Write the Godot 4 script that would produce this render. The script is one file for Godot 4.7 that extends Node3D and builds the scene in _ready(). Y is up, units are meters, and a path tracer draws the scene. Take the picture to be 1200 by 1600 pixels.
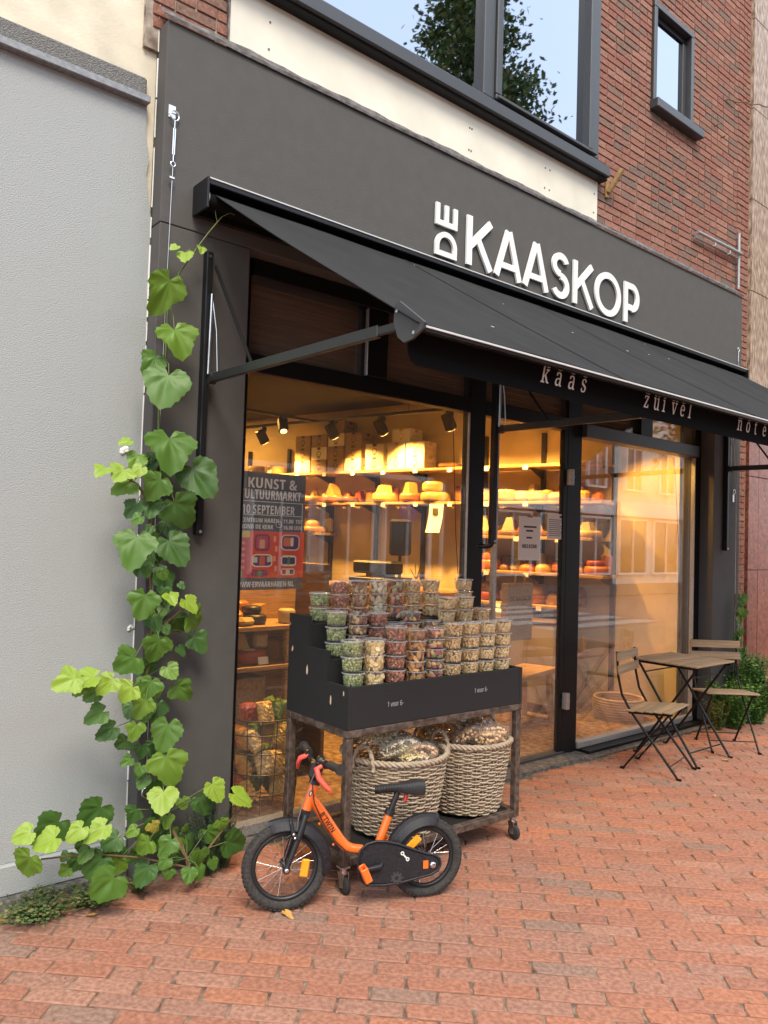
extends Node3D

# ------------------------------------------------------------------ mesh builder
class MB:
	var v := PackedVector3Array()
	var n := PackedVector3Array()
	var uv := PackedVector2Array()
	var c := PackedColorArray()
	var col := Color(1, 1, 1)
	var use_c := false
	func vert(p: Vector3, nn: Vector3, t := Vector2.ZERO) -> void:
		v.push_back(p); n.push_back(nn); uv.push_back(t); c.push_back(col)
	func tri(a: Vector3, b: Vector3, d: Vector3, na: Vector3, nb: Vector3, nd: Vector3) -> void:
		if (b - a).cross(d - a).dot(na + nb + nd) > 0.0:
			vert(a, na); vert(d, nd); vert(b, nb)
		else:
			vert(a, na); vert(b, nb); vert(d, nd)
	func ftri(a: Vector3, b: Vector3, d: Vector3, out: Vector3) -> void:
		var k := (b - a).cross(d - a).normalized()
		if k.dot(out) < 0.0: k = -k
		tri(a, b, d, k, k, k)
	func quad(a: Vector3, b: Vector3, d: Vector3, e: Vector3, out: Vector3) -> void:
		ftri(a, b, d, out); ftri(a, d, e, out)
	func squad(a: Vector3, b: Vector3, d: Vector3, e: Vector3, na: Vector3, nb: Vector3, nd: Vector3, ne: Vector3) -> void:
		tri(a, b, d, na, nb, nd); tri(a, d, e, na, nd, ne)
	# box with chamfered edges
	func box(ce: Vector3, s: Vector3, bev := 0.0, bs := Basis()) -> void:
		var h := s * 0.5
		var b := minf(bev, minf(h.x, minf(h.y, h.z)) * 0.9)
		var ax := [Vector3.RIGHT, Vector3.UP, Vector3.BACK]
		for i in 3:
			for sg in [-1.0, 1.0]:
				var nn: Vector3 = ax[i] * sg
				var j := (i + 1) % 3
				var k := (i + 2) % 3
				var o: Vector3 = nn * h[i]
				var u: Vector3 = ax[j] * (h[j] - b)
				var w: Vector3 = ax[k] * (h[k] - b)
				quad(ce + bs * (o - u - w), ce + bs * (o + u - w), ce + bs * (o + u + w), ce + bs * (o - u + w), bs * nn)
		if b <= 0.0: return
		for i in 3:
			var j := (i + 1) % 3
			var k := (i + 2) % 3
			for sj in [-1.0, 1.0]:
				for sk in [-1.0, 1.0]:
					var e: Vector3 = ax[i] * (h[i] - b)
					var p1: Vector3 = ax[j] * sj * h[j] + ax[k] * sk * (h[k] - b)
					var p2: Vector3 = ax[j] * sj * (h[j] - b) + ax[k] * sk * h[k]
					quad(ce + bs * (p1 - e), ce + bs * (p1 + e), ce + bs * (p2 + e), ce + bs * (p2 - e), bs * (ax[j] * sj + ax[k] * sk))
		for sx in [-1.0, 1.0]:
			for sy in [-1.0, 1.0]:
				for sz in [-1.0, 1.0]:
					ftri(ce + bs * Vector3(sx * h.x, sy * (h.y - b), sz * (h.z - b)), ce + bs * Vector3(sx * (h.x - b), sy * h.y, sz * (h.z - b)), ce + bs * Vector3(sx * (h.x - b), sy * (h.y - b), sz * h.z), bs * Vector3(sx, sy, sz))
	# box between two corners
	func bc(a: Vector3, b: Vector3, bev := 0.0) -> void:
		box((a + b) * 0.5, (b - a).abs(), bev)
	# square bar between two points
	func bar(a: Vector3, b: Vector3, w: float, t: float, bev := 0.002, up := Vector3.UP) -> void:
		var d := (b - a)
		var y := d.normalized()
		var x := y.cross(up)
		if x.length() < 0.01: x = y.cross(Vector3.RIGHT)
		x = x.normalized()
		box((a + b) * 0.5, Vector3(w, d.length(), t), bev, Basis(x, y, x.cross(y)))
	func tube(pts: Array, r, sides := 8, caps := true, flat := 1.0) -> void:
		var m := pts.size()
		if m < 2: return
		var rings := []
		var norms := []
		var ref := Vector3.UP
		var t0: Vector3 = (pts[1] - pts[0]).normalized()
		if absf(t0.dot(ref)) > 0.95: ref = Vector3.RIGHT
		var x := t0.cross(ref).normalized()
		for i in m:
			var t: Vector3
			if i == 0: t = pts[1] - pts[0]
			elif i == m - 1: t = pts[m - 1] - pts[m - 2]
			else: t = pts[i + 1] - pts[i - 1]
			t = t.normalized()
			x = (x - t * x.dot(t)).normalized()
			var y := t.cross(x)
			var rr: float = r[i] if r is Array else r
			var ring := []
			var nr := []
			for k in sides:
				var a := TAU * k / sides
				var o := x * cos(a) + y * sin(a) * flat
				ring.append(pts[i] + o * rr); nr.append(o.normalized())
			rings.append(ring); norms.append(nr)
		for i in m - 1:
			for k in sides:
				var k2 := (k + 1) % sides
				squad(rings[i][k], rings[i][k2], rings[i + 1][k2], rings[i + 1][k], norms[i][k], norms[i][k2], norms[i + 1][k2], norms[i + 1][k])
		if caps:
			for e in [0, m - 1]:
				var out: Vector3 = (pts[0] - pts[1]) if e == 0 else (pts[m - 1] - pts[m - 2])
				for k in sides: ftri(pts[e], rings[e][k], rings[e][(k + 1) % sides], out)
	func ring(ce: Vector3, axis: Vector3, R: float, r: float, segs := 32, sides := 8, a0 := 0.0, a1 := TAU, flat := 1.0) -> void:
		axis = axis.normalized()
		var x := axis.cross(Vector3.UP)
		if x.length() < 0.1: x = Vector3.RIGHT
		x = x.normalized()
		var y := axis.cross(x)
		var full := a1 - a0 > TAU - 0.01
		for i in segs:
			var aa := a0 + (a1 - a0) * i / segs
			var ab := a0 + (a1 - a0) * (i + 1) / segs
			var da := x * cos(aa) + y * sin(aa)
			var db := x * cos(ab) + y * sin(ab)
			for k in sides:
				var ka := TAU * k / sides
				var kb := TAU * (k + 1) / sides
				var n1 := da * cos(ka) + axis * sin(ka); var n2 := da * cos(kb) + axis * sin(kb)
				var n3 := db * cos(kb) + axis * sin(kb); var n4 := db * cos(ka) + axis * sin(ka)
				var f := func(d: Vector3, q: float) -> Vector3: return ce + d * (R + r * cos(q)) + axis * r * sin(q) * flat
				squad(f.call(da, ka), f.call(da, kb), f.call(db, kb), f.call(db, ka), n1, n2, n3, n4)
		if not full:
			for e in [a0, a1]:
				var d := x * cos(e) + y * sin(e)
				var out := (x * -sin(e) + y * cos(e)) * (1.0 if e == a1 else -1.0)
				for k in sides:
					var ka := TAU * k / sides
					var kb := TAU * (k + 1) / sides
					ftri(ce + d * R, ce + d * (R + r * cos(ka)) + axis * r * sin(ka) * flat, ce + d * (R + r * cos(kb)) + axis * r * sin(kb) * flat, out)
	# profile: array of Vector2(radius, height); revolved round the local axis
	func lathe(prof: Array, segs := 24, xf := Transform3D(), smooth := true) -> void:
		var m := prof.size()
		var nn := []
		for i in m - 1:
			var d: Vector2 = prof[i + 1] - prof[i]
			nn.append(Vector2(d.y, -d.x).normalized())
		for i in m - 1:
			var p: Vector2 = prof[i]
			var q: Vector2 = prof[i + 1]
			var np: Vector2 = nn[i]
			var nq: Vector2 = nn[i]
			if smooth:
				if i > 0 and nn[i - 1].dot(nn[i]) > 0.5: np = (nn[i - 1] + nn[i]).normalized()
				if i < m - 2 and nn[i + 1].dot(nn[i]) > 0.5: nq = (nn[i + 1] + nn[i]).normalized()
			for k in segs:
				var a := TAU * k / segs
				var b := TAU * (k + 1) / segs
				var da := Vector3(cos(a), 0, sin(a)); var db := Vector3(cos(b), 0, sin(b))
				var A := da * p.x + Vector3.UP * p.y; var B := db * p.x + Vector3.UP * p.y
				var C := db * q.x + Vector3.UP * q.y; var D := da * q.x + Vector3.UP * q.y
				var n1 := da * np.x + Vector3.UP * np.y; var n2 := db * np.x + Vector3.UP * np.y
				var n3 := db * nq.x + Vector3.UP * nq.y; var n4 := da * nq.x + Vector3.UP * nq.y
				if p.x > 1e-6: tri(xf * A, xf * B, xf * C, xf.basis * n1, xf.basis * n2, xf.basis * n3)
				if q.x > 1e-6: tri(xf * A, xf * C, xf * D, xf.basis * n1, xf.basis * n3, xf.basis * n4)
	func blob(ce: Vector3, s: Vector3, bs := Basis(), seg := 6, rows := 4) -> void:
		for j in rows:
			var t0 := PI * j / rows - PI / 2
			var t1 := PI * (j + 1) / rows - PI / 2
			for k in seg:
				var a := TAU * k / seg
				var b := TAU * (k + 1) / seg
				var q := [Vector3(cos(t0) * cos(a), sin(t0), cos(t0) * sin(a)), Vector3(cos(t0) * cos(b), sin(t0), cos(t0) * sin(b)), Vector3(cos(t1) * cos(b), sin(t1), cos(t1) * sin(b)), Vector3(cos(t1) * cos(a), sin(t1), cos(t1) * sin(a))]
				var pp := []
				var nn := []
				for e in q:
					pp.append(ce + bs * (e * s)); nn.append((bs * (e / s)).normalized())
				if j > 0: tri(pp[0], pp[1], pp[2], nn[0], nn[1], nn[2])
				if j < rows - 1: tri(pp[0], pp[2], pp[3], nn[0], nn[2], nn[3])
	# extrude a polygon given in the local xy plane from z0 to z1
	func prism(poly: PackedVector2Array, z0: float, z1: float, xf := Transform3D()) -> void:
		var idx := Geometry2D.triangulate_polygon(poly)
		for i in range(0, idx.size(), 3):
			var a := poly[idx[i]]; var b := poly[idx[i + 1]]; var d := poly[idx[i + 2]]
			ftri(xf * Vector3(a.x, a.y, z1), xf * Vector3(b.x, b.y, z1), xf * Vector3(d.x, d.y, z1), xf.basis * Vector3.BACK * signf(z1 - z0))
			ftri(xf * Vector3(a.x, a.y, z0), xf * Vector3(b.x, b.y, z0), xf * Vector3(d.x, d.y, z0), xf.basis * Vector3.FORWARD * signf(z1 - z0))
		var cw := Geometry2D.is_polygon_clockwise(poly)
		for i in poly.size():
			var a := poly[i]
			var b := poly[(i + 1) % poly.size()]
			var e := b - a
			var o := Vector2(e.y, -e.x) * (-1.0 if cw else 1.0)
			quad(xf * Vector3(a.x, a.y, z0), xf * Vector3(b.x, b.y, z0), xf * Vector3(b.x, b.y, z1), xf * Vector3(a.x, a.y, z1), xf.basis * Vector3(o.x, o.y, 0))
	func mesh() -> ArrayMesh:
		var arr := []
		arr.resize(Mesh.ARRAY_MAX)
		arr[Mesh.ARRAY_VERTEX] = v; arr[Mesh.ARRAY_NORMAL] = n
		arr[Mesh.ARRAY_TEX_UV] = uv
		if use_c: arr[Mesh.ARRAY_COLOR] = c
		var m := ArrayMesh.new()
		m.add_surface_from_arrays(Mesh.PRIMITIVE_TRIANGLES, arr)
		return m

# ------------------------------------------------------------------ scene helpers
var used := {}
var rng := RandomNumberGenerator.new()
var T := {}
var M := {}

func numbered(called: String) -> String:
	if not used.has(called):
		used[called] = 0
		return called
	used[called] += 1
	return "%s_%03d" % [called, used[called]]

func tag(o: Node, label: String, category: String, group := "", kind := "") -> void:
	if label: o.set_meta("label", label)
	if category: o.set_meta("category", category)
	if group: o.set_meta("group", group)
	if kind: o.set_meta("kind", kind)

func thing(called: String, label: String, category: String, at := Vector3.ZERO, turn := 0.0, group := "") -> Node3D:
	var o := Node3D.new()
	o.name = numbered(called)
	add_child(o)
	o.position = at; o.rotation.y = turn
	tag(o, label, category, group)
	return o

func inst(parent: Node, called: String, mesh: Mesh, m: Material, at := Transform3D()) -> MeshInstance3D:
	var o := MeshInstance3D.new()
	o.name = called
	o.mesh = mesh
	o.material_override = m
	o.transform = at
	parent.add_child(o, true)
	return o

func part(parent: Node, called: String, b: MB, m: Material) -> MeshInstance3D:
	return inst(parent, called, b.mesh(), m)

func solo(called: String, b: MB, m: Material, label: String, category: String, group := "", kind := "") -> MeshInstance3D:
	var o := inst(self, numbered(called), b.mesh(), m)
	tag(o, label, category, group, kind)
	return o

func structure(called: String, b: MB, m: Material) -> MeshInstance3D:
	var o := inst(self, called, b.mesh(), m)
	o.set_meta("kind", "structure")
	return o

func bxpart(parent: Node, called: String, a: Vector3, b: Vector3, m: Material, bev := 0.0) -> MeshInstance3D:
	var k := MB.new()
	k.bc(a, b, bev)
	return part(parent, called, k, m)

func scatter(parent: Node, called: String, mesh: Mesh, m: Material, xfs: Array, cols: Array) -> MultiMeshInstance3D:
	var mm := MultiMesh.new()
	mm.transform_format = MultiMesh.TRANSFORM_3D
	mm.use_colors = cols.size() > 0
	mm.mesh = mesh
	mm.instance_count = xfs.size()
	for i in xfs.size():
		mm.set_instance_transform(i, xfs[i])
		if cols.size() > 0: mm.set_instance_color(i, cols[i])
	var o := MultiMeshInstance3D.new()
	o.name = called
	o.multimesh = mm
	o.material_override = m
	o.set_meta("kind", "stuff")
	parent.add_child(o, true)
	return o

func noise_tex(freq: float, lo: float, hi: float, seed_: int, octaves := 4, size := 512, kind := FastNoiseLite.TYPE_SIMPLEX_SMOOTH, warm := 0.0) -> NoiseTexture2D:
	var f := FastNoiseLite.new()
	f.noise_type = kind
	f.seed = seed_
	f.frequency = freq
	f.fractal_octaves = octaves
	var t := NoiseTexture2D.new()
	t.width = size; t.height = size
	t.seamless = true
	t.noise = f
	var g := Gradient.new()
	g.set_color(0, Color(lo, lo * (1.0 - warm), lo * (1.0 - warm * 1.5)))
	g.set_color(1, Color(hi, hi, hi))
	t.color_ramp = g
	return t

func lin(r: float, g: float, b: float) -> Color:
	return Color(r, g, b).linear_to_srgb()

func mat(called: String, r: float, g: float, b: float, rough := 0.7, opt := {}) -> StandardMaterial3D:
	var m := StandardMaterial3D.new()
	m.resource_name = called
	m.albedo_color = lin(r, g, b)
	m.roughness = rough
	m.metallic = opt.get("metal", 0.0)
	if opt.has("spec"): m.metallic_specular = opt.spec
	if opt.has("tex"):
		m.albedo_texture = T[opt.tex]
		m.uv1_triplanar = true
		m.uv1_world_triplanar = opt.get("world", true)
		var s: Vector3 = opt.get("scale", Vector3.ONE)
		m.uv1_scale = s
	if opt.has("bump"):
		m.heightmap_enabled = true
		m.heightmap_texture = T[opt.bump]
		m.heightmap_scale = opt.get("depth", 0.3)
		m.uv1_triplanar = true
		m.uv1_world_triplanar = opt.get("world", true)
		m.uv1_scale = opt.get("scale", Vector3.ONE)
	if opt.has("rtex"):
		m.roughness_texture = T[opt.rtex]
		m.uv1_triplanar = true
	if opt.get("vc", false): m.vertex_color_use_as_albedo = true
	if opt.has("back"):
		m.backlight_enabled = true
		m.backlight = opt.back
	if opt.has("coat"):
		m.clearcoat_enabled = true
		m.clearcoat = opt.coat
		m.clearcoat_roughness = 0.2
	if opt.has("alpha"):
		m.transparency = BaseMaterial3D.TRANSPARENCY_ALPHA
		m.albedo_color.a = opt.alpha
	if opt.has("glow"):
		m.emission_enabled = true
		m.emission = opt.glow
		m.emission_energy_multiplier = opt.get("power", 1.0)
	M[called] = m
	return m

func _ready() -> void:
	rng.seed = 7
	# camera
	var cam := Camera3D.new()
	cam.name = "camera"
	cam.fov = rad_to_deg(2.0 * atan(800.0 / 1200.0))
	cam.near = 0.05
	cam.far = 300.0
	var fwd := Vector3(0.641592, 0.036104, -0.766196)
	var right := Vector3(0.765642, 0.030277, 0.642554)
	cam.transform = Transform3D(Basis(right, right.cross(fwd), -fwd).orthonormalized(), Vector3(0, 1.5, 3.25))
	add_child(cam)
	# sky, overcast
	var env := Environment.new()
	env.background_mode = Environment.BG_SKY
	var sm := ProceduralSkyMaterial.new()
	sm.sky_top_color = Color(0.80, 0.86, 0.95)
	sm.sky_horizon_color = Color(0.93, 0.95, 0.97)
	sm.sky_curve = 0.25
	sm.ground_bottom_color = Color(0.30, 0.27, 0.25)
	sm.ground_horizon_color = Color(0.55, 0.53, 0.51)
	sm.sky_energy_multiplier = 1.0
	var sky := Sky.new()
	sky.sky_material = sm
	env.sky = sky
	env.tonemap_mode = Environment.TONE_MAPPER_LINEAR
	env.tonemap_exposure = 2.95
	env.sdfgi_enabled = true
	env.ssao_enabled = true
	env.ssil_enabled = true
	var we := WorldEnvironment.new()
	we.name = "world_environment"
	we.environment = env
	add_child(we)
	var sun := DirectionalLight3D.new()
	sun.name = "sun"
	sun.light_energy = 0.45
	sun.light_color = Color(1.0, 0.96, 0.9)
	sun.light_angular_distance = 25.0
	sun.shadow_enabled = true
	add_child(sun)
	sun.look_at_from_position(Vector3(-3, 9, 6), Vector3(0, 0, 0))
	make_textures()
	make_materials()
	make_ground()
	make_shop()
	make_upper_floor()
	make_neighbours()
	make_awning()
	make_sign()
	make_interior()
	make_shelf_goods()
	make_window_things()
	make_cart()
	make_baskets()
	make_bicycle()
	make_terrace()
	make_vine()
	make_small_plants()
	make_small_fittings()
	make_street()

func make_textures() -> void:
	T.fine = noise_tex(0.06, 0.72, 1.0, 1)
	T.fine2 = noise_tex(0.16, 0.86, 1.0, 8, 3)
	T.patch2 = noise_tex(0.012, 0.95, 1.0, 9, 6)
	T.grain = noise_tex(0.25, 0.6, 1.0, 2, 3)
	T.patch = noise_tex(0.008, 0.86, 1.0, 3, 5)
	T.stone = noise_tex(0.03, 0.72, 1.0, 14, 6, 512, FastNoiseLite.TYPE_SIMPLEX_SMOOTH, 0.05)
	T.dirty = noise_tex(0.02, 0.45, 1.0, 4, 6, 512, FastNoiseLite.TYPE_SIMPLEX_SMOOTH, 0.12)
	T.plaster = noise_tex(0.12, 0.0, 1.0, 5, 4)
	T.speck = noise_tex(0.05, 0.35, 1.3, 6, 2, 512, FastNoiseLite.TYPE_CELLULAR)
	T.weave = weave_tex()
	T.wood = wood_tex()
	T.granite = granite_tex()

func weave_tex() -> ImageTexture:
	var im := Image.create(64, 64, false, Image.FORMAT_RGB8)
	for y in 64:
		for x in 64:
			var a := 0.5 + 0.5 * sin(TAU * x / 8.0)
			var b := 0.5 + 0.5 * sin(TAU * y / 8.0)
			var k := 0.75 + 0.25 * (a if (x / 8 + y / 8) % 2 == 0 else b)
			im.set_pixel(x, y, Color(k, k, k))
	return ImageTexture.create_from_image(im)

func wood_tex() -> ImageTexture:
	# grain that runs along u; plain plank colour, no joints
	var f := FastNoiseLite.new()
	f.seed = 12
	f.frequency = 1.0
	var im := Image.create(512, 512, false, Image.FORMAT_RGB8)
	for y in 512:
		for x in 512:
			var u := x / 512.0
			var w := y / 512.0
			var k := f.get_noise_3d(cos(TAU * u) * 0.35, sin(TAU * u) * 0.35 + 4.0, w * 26.0) * 0.5
			k += f.get_noise_3d(cos(TAU * u) * 1.2, sin(TAU * u) * 1.2, w * 90.0) * 0.35
			k = clampf(0.82 + k * 0.42, 0.4, 1.0)
			im.set_pixel(x, y, Color(k, k * 0.985, k * 0.96))
	return ImageTexture.create_from_image(im)

func granite_tex() -> ImageTexture:
	var f := FastNoiseLite.new()
	f.seed = 21
	f.noise_type = FastNoiseLite.TYPE_CELLULAR
	f.cellular_return_type = FastNoiseLite.RETURN_CELL_VALUE
	f.frequency = 0.09
	f.domain_warp_enabled = true
	f.domain_warp_amplitude = 12.0
	var im := Image.create(512, 512, false, Image.FORMAT_RGB8)
	for y in 512:
		for x in 512:
			var k := f.get_noise_2d(x * 1.0, y * 0.7)
			var cc := Color(0.60, 0.36, 0.29)
			if k > 0.45: cc = Color(0.72, 0.49, 0.40)
			elif k < -0.45: cc = Color(0.42, 0.25, 0.21)
			elif k > 0.1: cc = Color(0.64, 0.40, 0.33)
			im.set_pixel(x, y, cc)
	return ImageTexture.create_from_image(im)

func make_materials() -> void:
	var S := func(x: float) -> Vector3: return Vector3(x, x, x)
	mat("sand", 0.36, 0.265, 0.19, 0.95, {tex = "dirty", scale = S.call(1.5)})
	mat("asphalt", 0.075, 0.075, 0.078, 0.9, {tex = "grain", scale = S.call(3)})
	mat("road_brick", 0.30, 0.17, 0.135, 0.9, {tex = "dirty", scale = S.call(1.0)})
	mat("road_white", 0.75, 0.75, 0.73, 0.7, {tex = "dirty", scale = S.call(1.0)})
	mat("dark_render", 0.082, 0.078, 0.073, 0.85, {tex = "patch2", scale = S.call(1.3), bump = "plaster", depth = 0.05})
	mat("frame_black", 0.006, 0.006, 0.007, 0.45, {spec = 0.35})
	mat("frame_anthracite", 0.045, 0.047, 0.05, 0.4)
	mat("awning_box", 0.009, 0.009, 0.010, 0.4, {spec = 0.4})
	mat("bar_gloss", 0.012, 0.012, 0.013, 0.12)
	mat("arm_dark", 0.022, 0.024, 0.024, 0.35)
	mat("awning_cloth", 0.038, 0.038, 0.038, 0.95, {spec = 0.2, tex = "patch", scale = S.call(0.7)})
	mat("valance_cloth", 0.007, 0.007, 0.007, 0.9, {spec = 0.2})
	mat("white_line", 0.55, 0.55, 0.54, 0.4)
	mat("sign_white", 0.80, 0.79, 0.75, 0.45)
	mat("valance_text", 0.85, 0.84, 0.82, 0.8)
	mat("aluminium", 0.55, 0.55, 0.54, 0.4, {metal = 0.6, tex = "fine", scale = S.call(2)})
	mat("steel", 0.6, 0.6, 0.6, 0.28, {metal = 1.0})
	mat("chrome", 0.75, 0.75, 0.76, 0.14, {metal = 1.0})
	mat("stone", 0.20, 0.20, 0.195, 0.85, {tex = "dirty", scale = S.call(2)})
	mat("glass", 1, 1, 1, 0.0, {alpha = 0.01})
	mat("coated_glass", 0.33, 0.36, 0.41, 0.015, {metal = 1.0})
	mat("lead", 0.26, 0.25, 0.24, 0.55, {metal = 0.3, tex = "dirty", scale = S.call(1.6), bump = "patch", depth = 0.8})
	mat("cream_panel", 0.84, 0.79, 0.66, 0.6, {tex = "patch", scale = S.call(0.35)})
	mat("cream_plaster", 0.74, 0.67, 0.52, 0.85, {tex = "patch", scale = S.call(0.9), bump = "plaster", depth = 0.07})
	mat("grey_plaster", 0.395, 0.42, 0.418, 0.92, {tex = "fine2", scale = S.call(2.2), bump = "plaster", depth = 0.22})
	mat("grey_rough", 0.24, 0.235, 0.225, 0.95, {tex = "fine", scale = S.call(2), bump = "plaster", depth = 0.6})
	mat("zinc", 0.33, 0.335, 0.34, 0.45, {metal = 0.5, tex = "fine"})
	mat("mortar", 0.52, 0.46, 0.38, 0.95, {tex = "dirty", scale = S.call(1.2)})
	mat("granite", 0.62, 0.60, 0.58, 0.35, {tex = "granite", scale = S.call(1.1)})
	mat("pale_granite", 0.62, 0.47, 0.34, 0.5, {tex = "dirty", scale = Vector3(3, 0.8, 3)})
	mat("joint_dark", 0.05, 0.045, 0.04, 0.9)
	var bt := [[0.36, 0.165, 0.115], [0.32, 0.16, 0.115], [0.40, 0.20, 0.145], [0.27, 0.16, 0.12], [0.34, 0.14, 0.10], [0.23, 0.155, 0.12]]
	for i in bt.size(): mat("brick%d" % i, bt[i][0], bt[i][1], bt[i][2], 0.92, {tex = "stone", scale = S.call(2.3), bump = "plaster", depth = 0.12})
	mat("brick_any", 1, 1, 1, 0.92, {vc = true, tex = "stone", scale = S.call(2.3)})
	var pt := [[0.435, 0.200, 0.128], [0.425, 0.212, 0.145], [0.40, 0.212, 0.150], [0.48, 0.205, 0.118], [0.34, 0.212, 0.158], [0.455, 0.24, 0.166], [0.43, 0.19, 0.120], [0.39, 0.178, 0.116]]
	for i in pt.size(): mat("paver%d" % i, pt[i][0], pt[i][1], pt[i][2], 0.88, {tex = "stone", scale = S.call(2.6), bump = "plaster", depth = 0.08})
	mat("paver_any", 1, 1, 1, 0.88, {vc = true, tex = "stone", scale = S.call(2.6)})
	# shop inside
	mat("shop_wall", 0.62, 0.50, 0.30, 0.9, {tex = "patch", scale = S.call(0.5)})
	mat("shop_ceiling", 0.045, 0.047, 0.018, 0.9)
	mat("shop_floor", 0.09, 0.065, 0.048, 0.5, {tex = "dirty", scale = S.call(0.7)})
	mat("shelf_wood", 0.52, 0.34, 0.17, 0.55, {tex = "wood", scale = Vector3(0.9, 2.0, 0.9), world = true})
	mat("dark_wood", 0.13, 0.075, 0.04, 0.55, {tex = "wood", scale = Vector3(0.9, 2.0, 0.9)})
	mat("black_metal", 0.016, 0.016, 0.017, 0.4)
	mat("blind", 0.20, 0.12, 0.065, 0.75, {tex = "wood", scale = Vector3(0.6, 3.0, 0.6)})
	mat("carton_white", 0.56, 0.52, 0.43, 0.7)
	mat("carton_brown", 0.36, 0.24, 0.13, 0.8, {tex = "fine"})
	mat("print_dark", 0.05, 0.045, 0.04, 0.7)
	mat("print_gold", 0.45, 0.30, 0.10, 0.6)
	mat("paper", 0.74, 0.73, 0.70, 0.8)
	mat("paper_kraft", 0.44, 0.33, 0.20, 0.85, {tex = "fine", scale = S.call(2)})
	var ch := {yellow = [0.58, 0.34, 0.075], pale = [0.60, 0.43, 0.17], orange = [0.50, 0.17, 0.03], red = [0.40, 0.06, 0.02], brown = [0.22, 0.105, 0.035], black = [0.02, 0.018, 0.016], cream = [0.64, 0.52, 0.30], herb = [0.48, 0.34, 0.09]}
	for k in ch: mat("cheese_" + k, ch[k][0], ch[k][1], ch[k][2], 0.42, {tex = "fine", scale = S.call(3), coat = 0.15})
	mat("spot_glow", 1.0, 0.8, 0.5, 0.5, {glow = Color(1.0, 0.72, 0.38), power = 3.0})
	# cart and goods
	mat("cart_black", 0.018, 0.018, 0.018, 0.75, {tex = "fine", scale = S.call(3)})
	mat("cart_steel", 0.21, 0.165, 0.135, 0.55, {metal = 0.35, tex = "dirty", scale = S.call(2)})
	mat("chip", 0.62, 0.45, 0.32, 0.9)
	mat("chalk", 0.36, 0.36, 0.35, 0.9)
	mat("tub_clear", 0.95, 0.96, 0.97, 0.06, {alpha = 0.05})
	mat("tub_rim", 0.80, 0.82, 0.84, 0.12, {alpha = 0.30})
	mat("nut_any", 1, 1, 1, 0.6, {vc = true})
	mat("rubber", 0.022, 0.022, 0.022, 0.8)
	mat("wicker_a", 0.60, 0.475, 0.34, 0.75, {tex = "fine", scale = S.call(4)})
	mat("wicker_b", 0.50, 0.39, 0.275, 0.75, {tex = "fine", scale = S.call(4)})
	mat("film", 0.97, 0.97, 0.97, 0.05, {alpha = 0.04})
	# bicycle
	mat("bike_orange", 0.85, 0.155, 0.018, 0.3, {coat = 0.6})
	mat("bike_black", 0.014, 0.014, 0.016, 0.42)
	mat("bike_guard", 0.026, 0.028, 0.038, 0.5, {tex = "dirty", scale = S.call(6)})
	mat("tyre", 0.066, 0.065, 0.063, 0.85, {tex = "dirty", scale = S.call(6)})
	mat("lever_red", 0.78, 0.10, 0.07, 0.35)
	mat("reflector", 0.90, 0.36, 0.02, 0.2, {coat = 0.8})
	mat("red_lens", 0.6, 0.03, 0.03, 0.2)
	mat("saddle", 0.020, 0.020, 0.021, 0.5)
	# terrace
	mat("slat_a", 0.46, 0.335, 0.215, 0.7, {tex = "wood", scale = Vector3(1.2, 4, 4), world = false})
	mat("slat_b", 0.40, 0.30, 0.205, 0.75, {tex = "wood", scale = Vector3(1.2, 4, 4), world = false})
	mat("slat_c", 0.54, 0.39, 0.24, 0.7, {tex = "wood", scale = Vector3(1.2, 4, 4), world = false})
	mat("iron_black", 0.006, 0.006, 0.006, 0.42, {spec = 0.35})
	# plants
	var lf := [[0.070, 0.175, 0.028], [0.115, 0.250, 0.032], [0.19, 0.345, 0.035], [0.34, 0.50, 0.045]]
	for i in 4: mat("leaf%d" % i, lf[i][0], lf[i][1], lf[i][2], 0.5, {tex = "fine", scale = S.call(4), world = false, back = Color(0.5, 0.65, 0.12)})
	mat("leaf_yellow", 0.42, 0.36, 0.05, 0.6, {tex = "fine", scale = S.call(4), world = false, back = Color(0.5, 0.5, 0.1)})
	mat("stem_green", 0.13, 0.17, 0.05, 0.7)
	mat("stem_brown", 0.16, 0.09, 0.05, 0.85)
	mat("plant_any", 1, 1, 1, 0.6, {vc = true, back = Color(0.4, 0.5, 0.1)})
	mat("bark", 0.12, 0.095, 0.07, 0.95, {tex = "dirty", scale = S.call(2)})
	mat("raw_wood", 0.50, 0.32, 0.14, 0.8, {tex = "wood", scale = S.call(3)})
	mat("dead_leaf", 0.50, 0.27, 0.07, 0.8)
	# street behind the photographer
	mat("house_brick", 0.24, 0.11, 0.08, 0.9, {tex = "dirty", scale = S.call(0.6)})
	mat("house_pale", 0.72, 0.69, 0.62, 0.9, {tex = "patch", scale = S.call(0.3)})
	mat("house_white", 0.75, 0.74, 0.71, 0.7)
	mat("roof_tile", 0.14, 0.06, 0.045, 0.85, {tex = "dirty", scale = S.call(0.8)})
	mat("dark_pane", 0.02, 0.025, 0.03, 0.05)
	mat("sign_blue", 0.02, 0.09, 0.42, 0.4)
	mat("poster_dark", 0.075, 0.075, 0.078, 0.55)
	mat("poster_text", 0.74, 0.70, 0.62, 0.6)

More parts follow.
